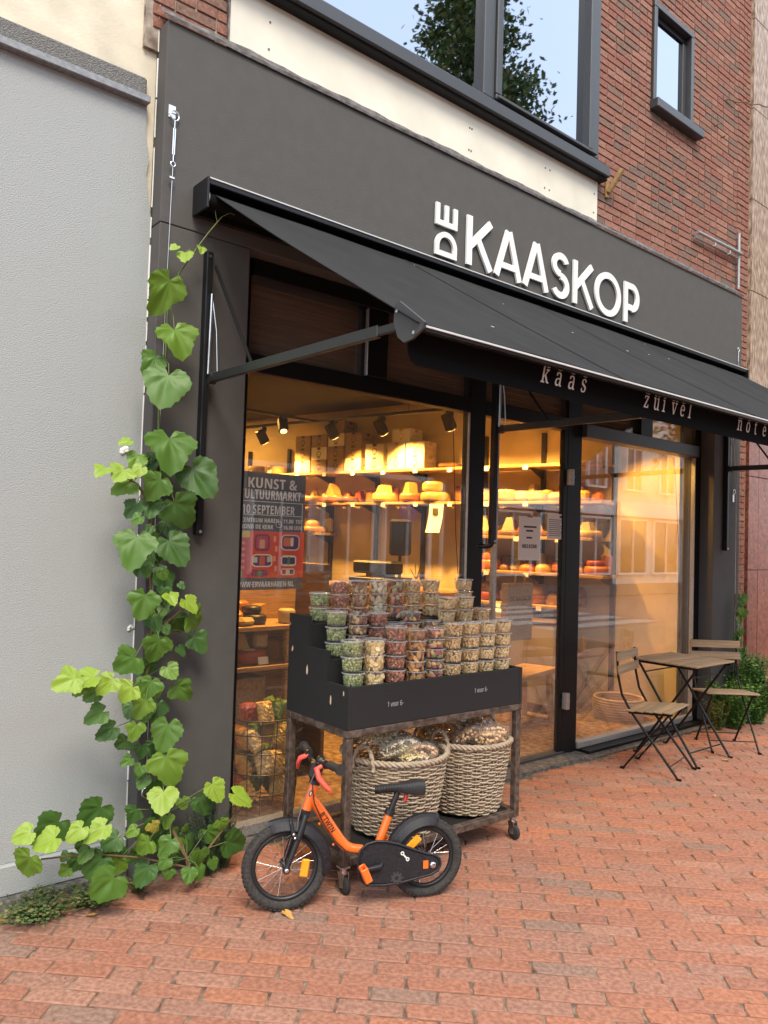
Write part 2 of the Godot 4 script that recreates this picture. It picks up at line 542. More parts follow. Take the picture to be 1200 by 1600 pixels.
# ------------------------------------------------------------------ ground
func worn_paver(k: int, L: float, W: float, hh: float) -> ArrayMesh:
	# block with a slightly uneven outline, rounded arrises and here and there a broken corner
	var r := RandomNumberGenerator.new()
	r.seed = 300 + k
	var rim := []
	var steps := [[-1, -1, 1, -1, 4], [1, -1, 1, 1, 2], [1, 1, -1, 1, 4], [-1, 1, -1, -1, 2]]
	for e in steps:
		for i in e[4]:
			var t: float = float(i) / float(e[4])
			var q := Vector2(lerpf(e[0], e[2], t) * L * 0.5, lerpf(e[1], e[3], t) * W * 0.5)
			q += Vector2(r.randf_range(-0.0016, 0.0010), r.randf_range(-0.0014, 0.0008)) * Vector2(signf(q.x), signf(q.y))
			if i == 0 and r.randf() < 0.30: q *= Vector2(1.0 - r.randf_range(0.04, 0.12), 1.0 - r.randf_range(0.04, 0.16))
			elif i == 0: q *= 0.985
			rim.append(q)
	var b := MB.new()
	var n := rim.size()
	var top := []
	for q in rim: top.append(Vector3(q.x - signf(q.x) * 0.0032, r.randf_range(-0.0006, 0.0002), q.y - signf(q.y) * 0.0032))
	var ce := Vector3(0, 0.0, 0)
	for i in n:
		var j := (i + 1) % n
		b.ftri(ce, top[i], top[j], Vector3.UP)
		var a := Vector3(rim[i].x, -0.0034, rim[i].y)
		var c := Vector3(rim[j].x, -0.0034, rim[j].y)
		var o := (a + c) * 0.5
		b.quad(top[i], top[j], c, a, Vector3(o.x * 0.3, 0.03, o.z))
		b.quad(a, c, Vector3(c.x, -hh, c.z), Vector3(a.x, -hh, a.z), Vector3(o.x, 0, o.z))
	return b.mesh()

func in_view(p: Vector3) -> float:
	# share of the picture a small level piece at p takes up; 0 outside the frame
	var d := p - Vector3(0, 1.5, 3.25)
	var f := Vector3(0.641592, 0.036104, -0.766196)
	var r := Vector3(0.765642, 0.030277, 0.642554)
	var u := r.cross(f)
	var z := d.dot(f)
	if z < 0.2: return 0.0
	if absf(d.dot(r) / z) > 0.51 or absf(d.dot(u) / z) > 0.68: return 0.0
	return 1.0 / (z * z)

func make_ground() -> void:
	var base := MB.new()
	base.box(Vector3(6, -0.0555, 1.3), Vector3(40, 0.1, 6.6))
	var pav := structure("pavement", base, M.sand)
	var pb := MB.new()
	# paver: chamfered block with an open underside
	var L := 0.2160
	var W := 0.0735
	var hh := 0.03
	pb.box(Vector3(0, -hh * 0.5, 0), Vector3(L, hh, W), 0.0028)
	var pms := [pb.mesh()]
	for q in 7: pms.append(worn_paver(q, L, W, hh))
	var pitch := 0.0785
	var step := 0.2215
	var dirx := Vector3(cos(PI / 4), 0, sin(PI / 4))
	var dirz := Vector3(-sin(PI / 4), 0, cos(PI / 4))
	var o0 := Vector3(1.752, 0, 1.337)
	var items := []
	for j in range(-70, 130):
		var sh := 0.5 * step * (j & 1) + rng.randf_range(-0.008, 0.008)
		for i in range(-34, 46):
			var p := o0 + dirz * (j * pitch + sin(i * 0.7 + j * 0.13) * 0.0012) + dirx * (i * step + sh)
			var front := 0.03
			if p.x > 1.9 and p.x < 6.45: front = 0.045
			if p.z < front or p.z > 3.9 or p.x < -3.5 or p.x > 11.0: continue
			var bs := Basis(Vector3.UP, -PI / 4 + rng.randf_range(-0.012, 0.012)) * Basis(Vector3.RIGHT, rng.randf_range(-0.012, 0.012)) * Basis(Vector3.BACK, rng.randf_range(-0.006, 0.006))
			var y := rng.randf_range(-0.0025, 0.0015)
			var s := 1.0 + rng.randf_range(-0.012, 0.006)
			bs = bs.scaled_local(Vector3(s, 1, s))
			items.append([in_view(p), Transform3D(bs, p + Vector3(0, y, 0)), rng.randi() % 100, rng.randi() % 8])
	items.sort_custom(func(a, b): return a[0] > b[0])
	var rest := []
	var cols := []
	var order := [0, 0, 1, 1, 2, 3, 0, 5, 6, 7, 0, 6, 1, 1, 2, 3, 4, 5, 6, 7]
	for k in items.size():
		var it = items[k]
		var ci: int = order[it[2] % 20]
		# the near left is older and paler, the right half redder
		if k < 300: inst(pav, "paver", pms[it[3]], M["paver%d" % ci], it[1])
		else:
			rest.append(it[1])
			cols.append(M["paver%d" % ci].albedo_color.srgb_to_linear())
	scatter(pav, "paver_field", pms[1], M.paver_any, rest, cols)
	# sand and grit lying on and between the bricks
	var gm := MB.new()
	gm.blob(Vector3.ZERO, Vector3(0.003, 0.0016, 0.0024), Basis(), 5, 3)
	var gx := []
	var gc := []
	for i in 2600:
		var p := Vector3(rng.randf_range(0.2, 6.4), 0.001, 0.02 + 2.3 * pow(rng.randf(), 1.6))
		gx.append(Transform3D(Basis(Vector3.UP, rng.randf() * TAU).scaled(Vector3.ONE * rng.randf_range(0.4, 1.5)), p))
		var k := rng.randf_range(0.6, 1.2)
		gc.append(Color(0.40 * k, 0.32 * k, 0.23 * k))
	var grit := scatter(self, "sand_grit", gm.mesh(), M.paver_any, gx, gc)
	grit.set_meta("label", "pale sand grit scattered over the brick pavement"); grit.set_meta("category", "grit")
	var rd := MB.new()
	rd.box(Vector3(10, -0.1, 7.2), Vector3(90, 0.1, 6.0))
	structure("road", rd, M.road_brick)
	var fp := MB.new()
	fp.box(Vector3(10, -0.05, 12.2), Vector3(90, 0.1, 4.0), 0.01)
	structure("far_pavement", fp, M.road_brick)
	var gr := MB.new()
	gr.box(Vector3(10, -0.27, 0), Vector3(220, 0.2, 220))
	structure("ground", gr, M.road_brick)
	for i in 7:
		var z := MB.new()
		z.box(Vector3(13.2, -0.046, 4.6 + i * 0.82), Vector3(3.6, 0.008, 0.45))
		var zs := structure("crossing_stripe" + ("" if i == 0 else "_%03d" % i), z, M.road_white)

# ------------------------------------------------------------------ shop front
func make_shop() -> void:
	var b := thing("shop_building", "dark rendered shop building with brick upper floor and glazed front", "building")
	building = b
	# rendered front: two piers and a fascia in one plane
	bxpart(b, "pier", Vector3(1.37, -0.05, -0.30), Vector3(1.83, 2.885, 0.0), M.dark_render, 0.004)
	bxpart(b, "pier", Vector3(6.43, -0.05, -0.30), Vector3(6.905, 2.885, 0.0), M.dark_render, 0.004)
	bxpart(b, "fascia", Vector3(1.37, 2.888, -0.30), Vector3(6.905, 3.81, 0.0), M.dark_render, 0.004)
	var lines := MB.new()
	lines.bc(Vector3(6.432, 0.30, 0.0), Vector3(6.903, 0.306, 0.0015))
	part(b, "plinth_joint", lines, M.joint_dark)
	# steel frame of the shop front
	var G := -0.15
	var fr := thing("storefront", "black steel shop front with large panes, glass door and dark transom lights", "storefront")
	front = fr
	var F := func(x0: float, y0: float, x1: float, y1: float, called: String, m: Material, d0 := -0.20, d1 := -0.10) -> void:
		bxpart(fr, called, Vector3(x0, y0, d0), Vector3(x1, y1, d1), m, 0.003)
	F.call(1.832, 0.02, 1.90, 2.883, "jamb", M.frame_black)
	F.call(3.525, 0.02, 3.662, 2.80, "mullion", M.frame_black, -0.20, -0.125)
	F.call(4.535, 0.02, 4.70, 2.80, "mullion", M.frame_black, -0.20, -0.125)
	F.call(6.335, 0.02, 6.428, 2.883, "jamb", M.frame_black, -0.22, -0.12)
	F.call(1.902, 2.80, 6.333, 2.883, "head", M.frame_black, -0.22, -0.09)
	F.call(1.902, 2.325, 3.523, 2.415, "transom", M.frame_black, -0.20, -0.12)
	F.call(3.664, 2.325, 4.533, 2.415, "transom", M.frame_black, -0.20, -0.125)
	F.call(4.702, 2.295, 6.333, 2.39, "transom", M.frame_anthracite, -0.20, -0.085)
	F.call(2.655, 2.417, 2.80, 2.798, "upper_mullion", M.frame_black, -0.20, -0.10)
	F.call(5.44, 2.392, 5.61, 2.798, "upper_mullion", M.frame_black, -0.20, -0.10)
	# thin bright glazing edges on the uprights
	F.call(2.648, 2.417, 2.654, 2.798, "glazing_edge", M.aluminium, -0.125, -0.098)
	F.call(3.513, 0.08, 3.5235, 2.323, "glazing_edge", M.aluminium, -0.145, -0.127)
	F.call(6.318, 0.08, 6.328, 2.29, "glazing_edge", M.aluminium, -0.15, -0.112)
	# sills
	F.call(1.902, 0.02, 3.523, 0.075, "sill", M.aluminium, -0.16, -0.095)
	F.call(4.702, 0.035, 6.333, 0.08, "sill", M.aluminium, -0.16, -0.11)
	F.call(1.84, -0.02, 3.68, 0.018, "kerb", M.stone, -0.24, -0.01)
	F.call(4.62, -0.02, 6.428, 0.010, "kerb", M.stone, -0.24, 0.035)
	F.call(4.728, 0.012, 6.428, 0.033, "base_rail", M.frame_black, -0.22, -0.03)
	F.call(3.69, -0.02, 4.615, 0.022, "threshold", M.stone, -0.24, 0.012)
	F.call(3.69, 0.024, 4.555, 0.04, "door_sill", M.frame_anthracite, -0.20, -0.12)
	# panes: double glazing, two sheets 16 mm apart
	var P := func(x0: float, y0: float, x1: float, y1: float, called: String) -> void:
		for z in [G - 0.008, G + 0.008]:
			bxpart(fr, called, Vector3(x0, y0, z - 0.002), Vector3(x1, y1, z + 0.002), M.glass)
	P.call(1.895, 0.072, 3.53, 2.33, "pane")
	P.call(4.695, 0.078, 6.33, 2.30, "pane")
	P.call(3.66, 0.042, 3.777, 2.33, "side_pane")
	P.call(1.895, 2.41, 2.66, 2.805, "upper_pane")
	P.call(2.795, 2.41, 3.53, 2.805, "upper_pane")
	P.call(3.66, 2.41, 4.54, 2.805, "upper_pane")
	P.call(4.695, 2.385, 5.445, 2.805, "upper_pane")
	P.call(5.605, 2.385, 6.34, 2.805, "upper_pane")
	# door
	var dr := thing("glass_door", "full glass shop door with slim dark frame between the two panes", "door", Vector3(3.69, 0, 0))
	bxpart(dr, "stile", Vector3(0.088, 0.042, -0.165), Vector3(0.112, 2.322, -0.125), M.aluminium, 0.002)
	bxpart(dr, "stile", Vector3(0.80, 0.042, -0.165), Vector3(0.842, 2.322, -0.125), M.frame_black, 0.002)
	for z in [G - 0.008, G + 0.008]:
		bxpart(dr, "pane", Vector3(0.10, 0.044, z - 0.002), Vector3(0.815, 2.32, z + 0.002), M.glass)
	for yy in [1.93, 0.34]:
		var hg := MB.new()
		hg.bc(Vector3(0.828, yy, -0.1235), Vector3(0.866, yy + 0.115, -0.078), 0.004)
		hg.bc(Vector3(0.827, yy + 0.055, -0.124), Vector3(0.867, yy + 0.060, -0.0765), 0.0)
		part(dr, "hinge", hg, M.aluminium)
	# wooden roller blinds behind the transom lights
	for sp in [[1.86, 2.74], [2.745, 3.60], [3.605, 4.62], [4.625, 5.52]]:
		var bl := thing("wooden_blind", blind_label(sp[0]), "blind", Vector3(sp[0], 0, -0.235), 0.0, "blinds behind the transom lights")
		var tall := 0.52 if sp[0] < 3.6 else 0.47
		for i in 12:
			var q := MB.new()
			q.box(Vector3((sp[1] - sp[0]) * 0.5, 2.885 - (i + 0.5) * tall / 12.0, 0), Vector3(sp[1] - sp[0] - 0.004, tall / 12.0 - 0.0015, 0.006), 0.001)
			part(bl, "slat", q, M.blind)

var building: Node3D
var front: Node3D

func blind_label(x: float) -> String:
	if x < 2: return "brown wooden slat blind in the leftmost transom light under the awning"
	if x < 3: return "brown wooden slat blind in the second transom light, left of the door"
	if x < 4: return "brown wooden slat blind in the transom light above the glass door"
	return "brown wooden slat blind in the transom light right of the door"

# ------------------------------------------------------------------ bricks
func bricks(parent: Node, x0: float, x1: float, y0: float, y1: float, z: float, holes: Array, many: int, seedv: int, lenx := 0.212, course := 0.058) -> void:
	var r := RandomNumberGenerator.new()
	r.seed = seedv
	var shape := MB.new()
	shape.box(Vector3(0, 0, -0.02), Vector3(1, course - 0.010, 0.04), 0.0018)
	# the chamfer is stretched with the length; made per length class instead
	var meshes := {}
	var items := []
	var row := 0
	var y := y0 + course * 0.5
	while y < y1:
		var x := x0 - (0.5 * lenx if row % 2 == 1 else 0.0)
		while x < x1:
			var l := lenx if r.randf() > 0.28 else lenx * 0.5
			var a := maxf(x, x0)
			var e := minf(x + l, x1)
			var segs := [[a, e]]
			for h in holes:
				if y > h[2] and y < h[3]:
					var ns := []
					for s in segs:
						if s[1] <= h[0] or s[0] >= h[1]: ns.append(s)
						else:
							if s[0] < h[0]: ns.append([s[0], h[0]])
							if s[1] > h[1]: ns.append([h[1], s[1]])
					segs = ns
			for s in segs:
				var w: float = s[1] - s[0] - 0.010
				if w < 0.02: continue
				w = snappedf(w, 0.01)
				if not meshes.has(w):
					var q := MB.new()
					q.box(Vector3(0, 0, -0.02), Vector3(w, course - 0.011, 0.04), 0.002)
					meshes[w] = q.mesh()
				var p := Vector3((s[0] + s[1]) * 0.5, y + r.randf_range(-0.001, 0.001), z + r.randf_range(-0.002, 0.0015))
				items.append([in_view(p), w, Transform3D(Basis(Vector3.BACK, r.randf_range(-0.008, 0.008)), p), r.randi() % 12])
			x += l
		row += 1
		y += course
	items.sort_custom(func(a, b): return a[0] > b[0])
	var order := [0, 0, 0, 1, 1, 2, 2, 3, 3, 4, 4, 5]
	var rest := {}
	for k in items.size():
		var it = items[k]
		if k < many: inst(parent, "brick", meshes[it[1]], M["brick%d" % order[it[3]]], it[2])
		else:
			if not rest.has(it[1]): rest[it[1]] = [[], []]
			rest[it[1]][0].append(it[2])
			rest[it[1]][1].append(M["brick%d" % order[it[3]]].albedo_color.srgb_to_linear())
	# the remaining bricks together
	var all := MB.new()
	all.use_c = true
	for w in rest:
		for i in rest[w][0].size():
			all.col = rest[w][1][i]
			var xf: Transform3D = rest[w][0][i]
			all.box(xf.origin + Vector3(0, 0, -0.02), Vector3(w, course - 0.011, 0.04), 0.0, xf.basis)
	if all.v.size() > 0:
		var o := part(parent, "brick_field", all, M.brick_any)
		o.set_meta("kind", "stuff")

func make_upper_floor() -> void:
	var Z := -0.08
	# masonry behind the bricks, with the two window openings left open
	var wall := MB.new()
	wall.bc(Vector3(1.30, 3.70, -0.4), Vector3(1.70, 7.4, Z - 0.008))
	wall.bc(Vector3(1.70, 6.9, -0.4), Vector3(4.745, 7.4, Z - 0.008))
	wall.bc(Vector3(4.745, 3.70, -0.4), Vector3(5.46, 7.4, Z - 0.008))
	wall.bc(Vector3(6.10, 3.70, -0.4), Vector3(6.948, 7.4, Z - 0.008))
	wall.bc(Vector3(5.46, 3.70, -0.4), Vector3(6.10, 5.02, Z - 0.008))
	wall.bc(Vector3(5.46, 5.93, -0.4), Vector3(6.10, 7.4, Z - 0.008))
	var w := part(building, "brick_wall", wall, M.mortar)
	bricks(w, 4.752, 6.948, 3.84, 7.3, Z, [[5.46, 6.10, 5.02, 5.93]], 285, 11)
	bricks(w, 1.33, 1.705, 3.80, 4.7, Z, [], 16, 15)
	# cream board below the big window
	var cp := MB.new()
	cp.bc(Vector3(1.71, 3.80, -0.3), Vector3(4.745, 4.20, Z + 0.012), 0.003)
	var cpp := part(building, "cream_panel", cp, M.cream_panel)
	var sc := MB.new()
	for x in [1.85, 3.30, 3.32, 4.05, 4.10, 4.62]:
		for y in [3.95, 4.09]:
			sc.lathe([Vector2(0.006, 0), Vector2(0.006, 0.003), Vector2(0, 0.0035)], 8, Transform3D(Basis(Vector3.RIGHT, PI / 2), Vector3(x + y * 0.02, y, Z + 0.012)))
	part(cpp, "screw_head", sc, M.lead)
	var gap := MB.new()
	gap.bc(Vector3(1.700, 3.85, -0.1), Vector3(1.709, 4.2, Z + 0.016), 0.001)
	part(building, "panel_edge", gap, M.lead)
	# lead flashing on the ledge of the fascia, dressed unevenly
	var fl := MB.new()
	var n := 110
	var rows := [[3.806, 0.012], [3.822, 0.014], [3.836, -0.012], [3.868, -0.052], [3.892, -0.061]]
	for i in n:
		for j in rows.size() - 1:
			var q := []
			for e in [[i, j], [i + 1, j], [i + 1, j + 1], [i, j + 1]]:
				var x: float = 1.362 + (6.915 - 1.362) * e[0] / n
				var wob := 0.0022 * sin(x * 9.0 + e[1]) + 0.0016 * sin(x * 31.0 + e[1] * 2.0)
				q.append(Vector3(x, rows[e[1]][0] + (wob * 1.3 if e[1] > 1 else wob * 0.25), rows[e[1]][1] + wob * 0.5))
			fl.quad(q[0], q[1], q[2], q[3], Vector3(0, 0.6, 0.8))
	part(building, "lead_flashing", fl, M.lead)
	# big window
	var bw := thing("upper_window", "wide grey framed upper window that mirrors sky and tree", "window", Vector3(0, 0, Z))
	var fz := 0.015
	bxpart(bw, "sill", Vector3(1.66, 4.205, -0.1), Vector3(4.775, 4.285, 0.10), M.frame_anthracite, 0.006)
	bxpart(bw, "drip_groove", Vector3(1.66, 4.188, -0.1), Vector3(4.775, 4.203, 0.075), M.frame_black, 0.002)
	bxpart(bw, "bottom_rail", Vector3(1.70, 4.287, -0.1), Vector3(4.745, 4.36, fz), M.frame_anthracite, 0.004)
	bxpart(bw, "jamb", Vector3(1.70, 4.362, -0.1), Vector3(1.77, 6.9, fz), M.frame_anthracite, 0.004)
	bxpart(bw, "jamb", Vector3(4.665, 4.362, -0.1), Vector3(4.745, 6.9, fz), M.frame_anthracite, 0.004)
	bxpart(bw, "mullion", Vector3(3.50, 4.362, -0.1), Vector3(3.60, 6.9, fz - 0.004), M.frame_anthracite, 0.004)
	bxpart(bw, "head", Vector3(1.772, 6.82, -0.1), Vector3(4.663, 6.9, fz), M.frame_anthracite, 0.004)
	# opening sash with its own drip
	bxpart(bw, "sash_stile", Vector3(3.604, 4.40, -0.08), Vector3(3.66, 6.818, fz + 0.012), M.frame_anthracite, 0.004)
	bxpart(bw, "sash_stile", Vector3(4.612, 4.40, -0.08), Vector3(4.662, 6.818, fz + 0.012), M.frame_anthracite, 0.004)
	bxpart(bw, "sash_rail", Vector3(3.604, 4.364, -0.08), Vector3(4.662, 4.398, fz + 0.012), M.frame_anthracite, 0.004)
	bxpart(bw, "sash_drip", Vector3(3.60, 4.350, fz + 0.0125), Vector3(4.67, 4.372, fz + 0.045), M.frame_anthracite, 0.004)
	for q in [[1.765, 3.505], [3.655, 4.615]]:
		var k := MB.new()
		k.bc(Vector3(q[0], 4.355, -0.055), Vector3(q[1], 6.825, -0.035))
		part(bw, "pane", k, M.coated_glass)
	# small window
	var sw := thing("small_window", "small square grey framed window with sill in the brick wall", "window", Vector3(0, 0, Z))
	var X0 := 5.465
	var X1 := 6.095
	var Y0 := 5.10
	var Y1 := 5.925
	var st := 0.045
	bxpart(sw, "frame", Vector3(X0, Y1 - st, -0.16), Vector3(X1, Y1, 0.022), M.frame_anthracite, 0.004)
	bxpart(sw, "frame", Vector3(X0, Y0, -0.16), Vector3(X0 + st, Y1 - st - 0.001, 0.022), M.frame_anthracite, 0.004)
	bxpart(sw, "frame", Vector3(X1 - st, Y0, -0.16), Vector3(X1, Y1 - st - 0.001, 0.022), M.frame_anthracite, 0.004)
	bxpart(sw, "sash", Vector3(X0 + st, Y1 - st - 0.055, -0.12), Vector3(X1 - st, Y1 - st - 0.002, -0.028), M.frame_black, 0.003)
	bxpart(sw, "sash", Vector3(X1 - st - 0.055, Y0 + 0.05, -0.12), Vector3(X1 - st - 0.001, Y1 - st - 0.057, -0.028), M.frame_anthracite, 0.003)
	bxpart(sw, "sash", Vector3(X0 + st + 0.001, Y0, -0.12), Vector3(X1 - st - 0.001, Y0 + 0.048, -0.028), M.frame_anthracite, 0.003)
	bxpart(sw, "sill", Vector3(X0 - 0.02, 5.022, -0.16), Vector3(X1 + 0.09, 5.098, 0.075), M.frame_anthracite, 0.006)
	var k2 := MB.new()
	k2.bc(Vector3(X0 + st, Y0 + 0.045, -0.055), Vector3(X1 - st - 0.05, Y1 - st - 0.05, -0.042))
	part(sw, "pane", k2, M.coated_glass)
	# dark room behind the upper windows, roof slab and rear of the house
	var room := MB.new()
	room.bc(Vector3(1.37, 3.30, -8.0), Vector3(6.948, 3.5, -0.305))
	room.bc(Vector3(1.30, 7.4, -8.0), Vector3(6.948, 7.6, -0.05))
	room.bc(Vector3(1.30, 3.50, -8.2), Vector3(6.948, 7.4, -8.0))
	part(building, "floor_slab", room, M.shop_ceiling)

func make_neighbours() -> void:
	# left: grey rendered wall with a zinc capped ledge and cream plaster above
	var z := -0.09
	var l := thing("plaster_building", "pale grey rendered building with cream upper wall left of the vine", "building")
	var w := MB.new()
	w.bc(Vector3(-6, -0.05, -6), Vector3(1.369, 7.6, z - 0.02))
	part(l, "cream_wall", w, M.cream_plaster)
	# grey render coat, its right edge stops short of the corner higher up
	var g := MB.new()
	g.prism(PackedVector2Array([Vector2(-6, 0.16), Vector2(1.366, 0.16), Vector2(1.366, 2.92), Vector2(1.352, 3.0), Vector2(1.335, 3.12), Vector2(1.345, 3.2), Vector2(1.325, 3.3), Vector2(1.325, 3.43), Vector2(-6, 3.43)]), z - 0.02, z)
	part(l, "grey_render", g, M.grey_plaster)
	bxpart(l, "rough_band", Vector3(-6, 3.462, z - 0.02), Vector3(1.318, 3.552, z + 0.012), M.grey_rough, 0.008)
	bxpart(l, "ledge", Vector3(-6, 3.425, z - 0.02), Vector3(1.325, 3.46, z + 0.04), M.zinc, 0.004)
	bxpart(l, "plinth", Vector3(-6, 0.035, z - 0.02), Vector3(1.366, 0.158, z + 0.022), M.grey_plaster, 0.006)
	bxpart(l, "base_course", Vector3(-6, -0.03, z - 0.02), Vector3(1.36, 0.034, z + 0.055), M.stone, 0.006)
	# worn sealant bead in the corner and two blobs of filler
	var rb := RandomNumberGenerator.new()
	rb.seed = 8
	var yb := 0.2
	while yb < 3.75:
		var ln := rb.randf_range(0.05, 0.4)
		var bead := MB.new()
		bead.tube([Vector3(1.3665, yb, z + 0.001), Vector3(1.3665 + rb.randf_range(-0.001, 0.001), yb + ln * 0.5, z + 0.001), Vector3(1.3665, yb + ln, z + 0.001)], rb.randf_range(0.0025, 0.0045), 6)
		part(l, "sealant_bead", bead, M.paper)
		yb += ln + rb.randf_range(0.0, 0.05)
	for q in [[1.285, 1.86, 0.022], [1.35, 1.075, 0.014]]:
		var bl2 := MB.new()
		for i in 5: bl2.blob(Vector3(q[0] + rb.randf_range(-1, 1) * q[2] * 0.6, q[1] + rb.randf_range(-1, 1) * q[2] * 0.6, z + 0.002), Vector3(q[2] * 0.6, q[2] * 0.5, 0.008), Basis(), 8, 5)
		part(l, "filler_blob", bl2, M.paper)
	# right: brick return strip and red granite panels
	var r := thing("granite_building", "red granite clad building with narrow brick edge at the far right", "building")
	var c := MB.new()
	c.bc(Vector3(6.952, -0.05, -6), Vector3(16.0, 7.6, -0.095))
	var strip := part(r, "brick_strip", c, M.mortar)
	var rr := RandomNumberGenerator.new()
	rr.seed = 5
	var bm := {}
	for i in 130:
		var y := 0.03 + i * 0.058
		var cuts := [6.958, 7.055, 7.20] if i % 2 == 0 else [6.958, 7.12, 7.20]
		for j in 2:
			var wd: float = cuts[j + 1] - cuts[j] - 0.010
			if not bm.has(wd):
				var q := MB.new()
				q.box(Vector3(0, 0, -0.02), Vector3(wd, 0.047, 0.04), 0.002)
				bm[wd] = q.mesh()
			inst(strip, "brick", bm[wd], M["brick%d" % [0, 2, 4, 0, 1, 4][rr.randi() % 6]], Transform3D(Basis(), Vector3((cuts[j] + cuts[j + 1]) * 0.5, y + 0.029, -0.086 + rr.randf_range(-0.002, 0.002))))
	var xs := [7.212, 7.42, 8.02, 8.62, 9.22, 9.82, 10.42]
	var ys := [-0.03, 0.44, 1.32, 2.20, 3.08, 3.96, 4.84, 5.72, 6.6, 7.48]
	for i in xs.size() - 1:
		for j in ys.size() - 1:
			bxpart(r, "granite_panel", Vector3(xs[i] + 0.003, ys[j] + 0.003, -0.10), Vector3(xs[i + 1] - 0.003, ys[j + 1] - 0.003, -0.062 + rr.randf_range(0, 0.002)), M.granite if ys[j] < 2.9 else M.pale_granite, 0.002)

# ------------------------------------------------------------------ awning
func make_awning() -> void:
	var a := thing("awning", "dark grey drop-arm awning with cassette and lettered black valance over the shop front", "awning")
	var x0 := 1.52
	var x1 := 6.73
	# cassette: open fronted box
	var c := MB.new()
	c.bc(Vector3(x0 + 0.012, 3.062, 0.002), Vector3(x1 - 0.012, 3.086, 0.140), 0.004)
	c.bc(Vector3(x0 + 0.012, 2.955, 0.002), Vector3(x1 - 0.012, 3.060, 0.022), 0.002)
	part(a, "cassette", c, M.awning_box)
	for x in [x0, x1 - 0.012]:
		bxpart(a, "end_cap", Vector3(x, 2.950, 0.002), Vector3(x + 0.0115, 3.092, 0.150), M.awning_box, 0.003)
	bxpart(a, "edge_trim", Vector3(x0 + 0.013, 3.0865, 0.122), Vector3(x1 - 0.013, 3.0935, 0.143), M.white_line, 0.001)
	var roll := MB.new()
	roll.tube([Vector3(x0 + 0.02, 3.005, 0.085), Vector3(x1 - 0.02, 3.005, 0.085)], 0.040, 20)
	part(a, "roller", roll, M.valance_cloth)
	var rc := MB.new()
	rc.ring(Vector3(x0 + 0.018, 3.010, 0.095), Vector3.RIGHT, 0.034, 0.005, 24, 6)
	part(a, "roller_end", rc, M.white_line)
	# cloth with a slight sag
	var cl := MB.new()
	var nx := 40
	var nz := 14
	var sag := func(i: int, j: int) -> Vector3:
		var t := float(j) / nz
		var u := float(i) / nx
		var p := Vector3(x0 + 0.055 + (x1 - x0 - 0.11) * u, lerpf(3.042, 2.177, t), lerpf(0.100, 1.500, t))
		p.y -= 0.012 * sin(PI * t) * (0.8 + 0.2 * sin(u * 17.0)) + 0.0015 * sin(u * 40.0 + t * 6.0)
		return p
	for i in nx:
		for j in nz:
			cl.quad(sag.call(i, j), sag.call(i + 1, j), sag.call(i + 1, j + 1), sag.call(i, j + 1), Vector3(0, 1, 0.6))
			var dn := Vector3(0, -0.0035, -0.001)
			cl.quad(sag.call(i, j) + dn, sag.call(i + 1, j) + dn, sag.call(i + 1, j + 1) + dn, sag.call(i, j + 1) + dn, Vector3(0, -1, -0.6))
	var cloth := part(a, "cloth", cl, M.awning_cloth)
	for u in [0.23, 0.46, 0.69, 0.92]:
		var sm := MB.new()
		for j in nz:
			var p1: Vector3 = sag.call(int(u * nx), j)
			var p2: Vector3 = sag.call(int(u * nx), j + 1)
			var wx := Vector3(0.010, 0, 0)
			var lift := Vector3(0, 0.0022, 0.0014)
			sm.quad(p1 - wx + lift, p1 + wx + lift, p2 + wx + lift, p2 - wx + lift, Vector3(0, 1, 0.6))
		part(cloth, "seam", sm, M.awning_cloth)
	var rs := RandomNumberGenerator.new()
	rs.seed = 12
	for i in 12:
		var sp := MB.new()
		var p: Vector3 = sag.call(rs.randi_range(2, nx - 2), rs.randi_range(1, nz - 1))
		sp.blob(p + Vector3(rs.randf_range(-0.05, 0.05), 0.0015, 0), Vector3(rs.randf_range(0.004, 0.012), 0.0012, rs.randf_range(0.004, 0.008)), Basis(Vector3.RIGHT, 0.55), 7, 4)
		part(cloth, "bird_speck", sp, M.white_line)
	# front bar: flat profile that juts out in front of the valance
	var zy := Basis(Vector3(0, 0, 1), Vector3(0, 1, 0), Vector3(1, 0, 0))
	var fb := MB.new()
	fb.prism(PackedVector2Array([Vector2(1.375, 2.235), Vector2(1.40, 2.233), Vector2(1.507, 2.166), Vector2(1.507, 2.154), Vector2(1.49, 2.150), Vector2(1.43, 2.166), Vector2(1.385, 2.185)]), 0, x1 - x0 - 0.12, Transform3D(zy, Vector3(x0 + 0.085, 0, 0)))
	part(a, "front_bar", fb, M.bar_gloss)
	bxpart(a, "edge_trim", Vector3(x0 + 0.085, 2.163, 1.5075), Vector3(x1 - 0.035, 2.170, 1.512), M.white_line, 0.001)
	for x in [x0 + 0.068, x1 - 0.034]:
		var eb := MB.new()
		eb.prism(PackedVector2Array([Vector2(1.378, 2.262), Vector2(1.398, 2.268), Vector2(1.520, 2.176), Vector2(1.512, 2.156), Vector2(1.462, 2.132), Vector2(1.425, 2.128), Vector2(1.395, 2.150), Vector2(1.372, 2.205)]), 0, 0.010, Transform3D(zy, Vector3(x, 0, 0)))
		var e := part(a, "end_bracket", eb, M.frame_anthracite)
		var bo := MB.new()
		for q in [Vector3(x - 0.001, 2.236, 1.392), Vector3(x - 0.001, 2.150, 1.475)]:
			bo.lathe([Vector2(0.006, 0), Vector2(0.006, 0.004), Vector2(0, 0.005)], 10, Transform3D(Basis(Vector3.BACK, PI / 2), q))
		part(e, "bolt", bo, M.chrome)
	# valance with rounded corners
	var va := MB.new()
	var vp := PackedVector2Array()
	var vx0 := x0 + 0.09
	var vx1 := x1 - 0.03
	vp.append(Vector2(vx0, 2.172))
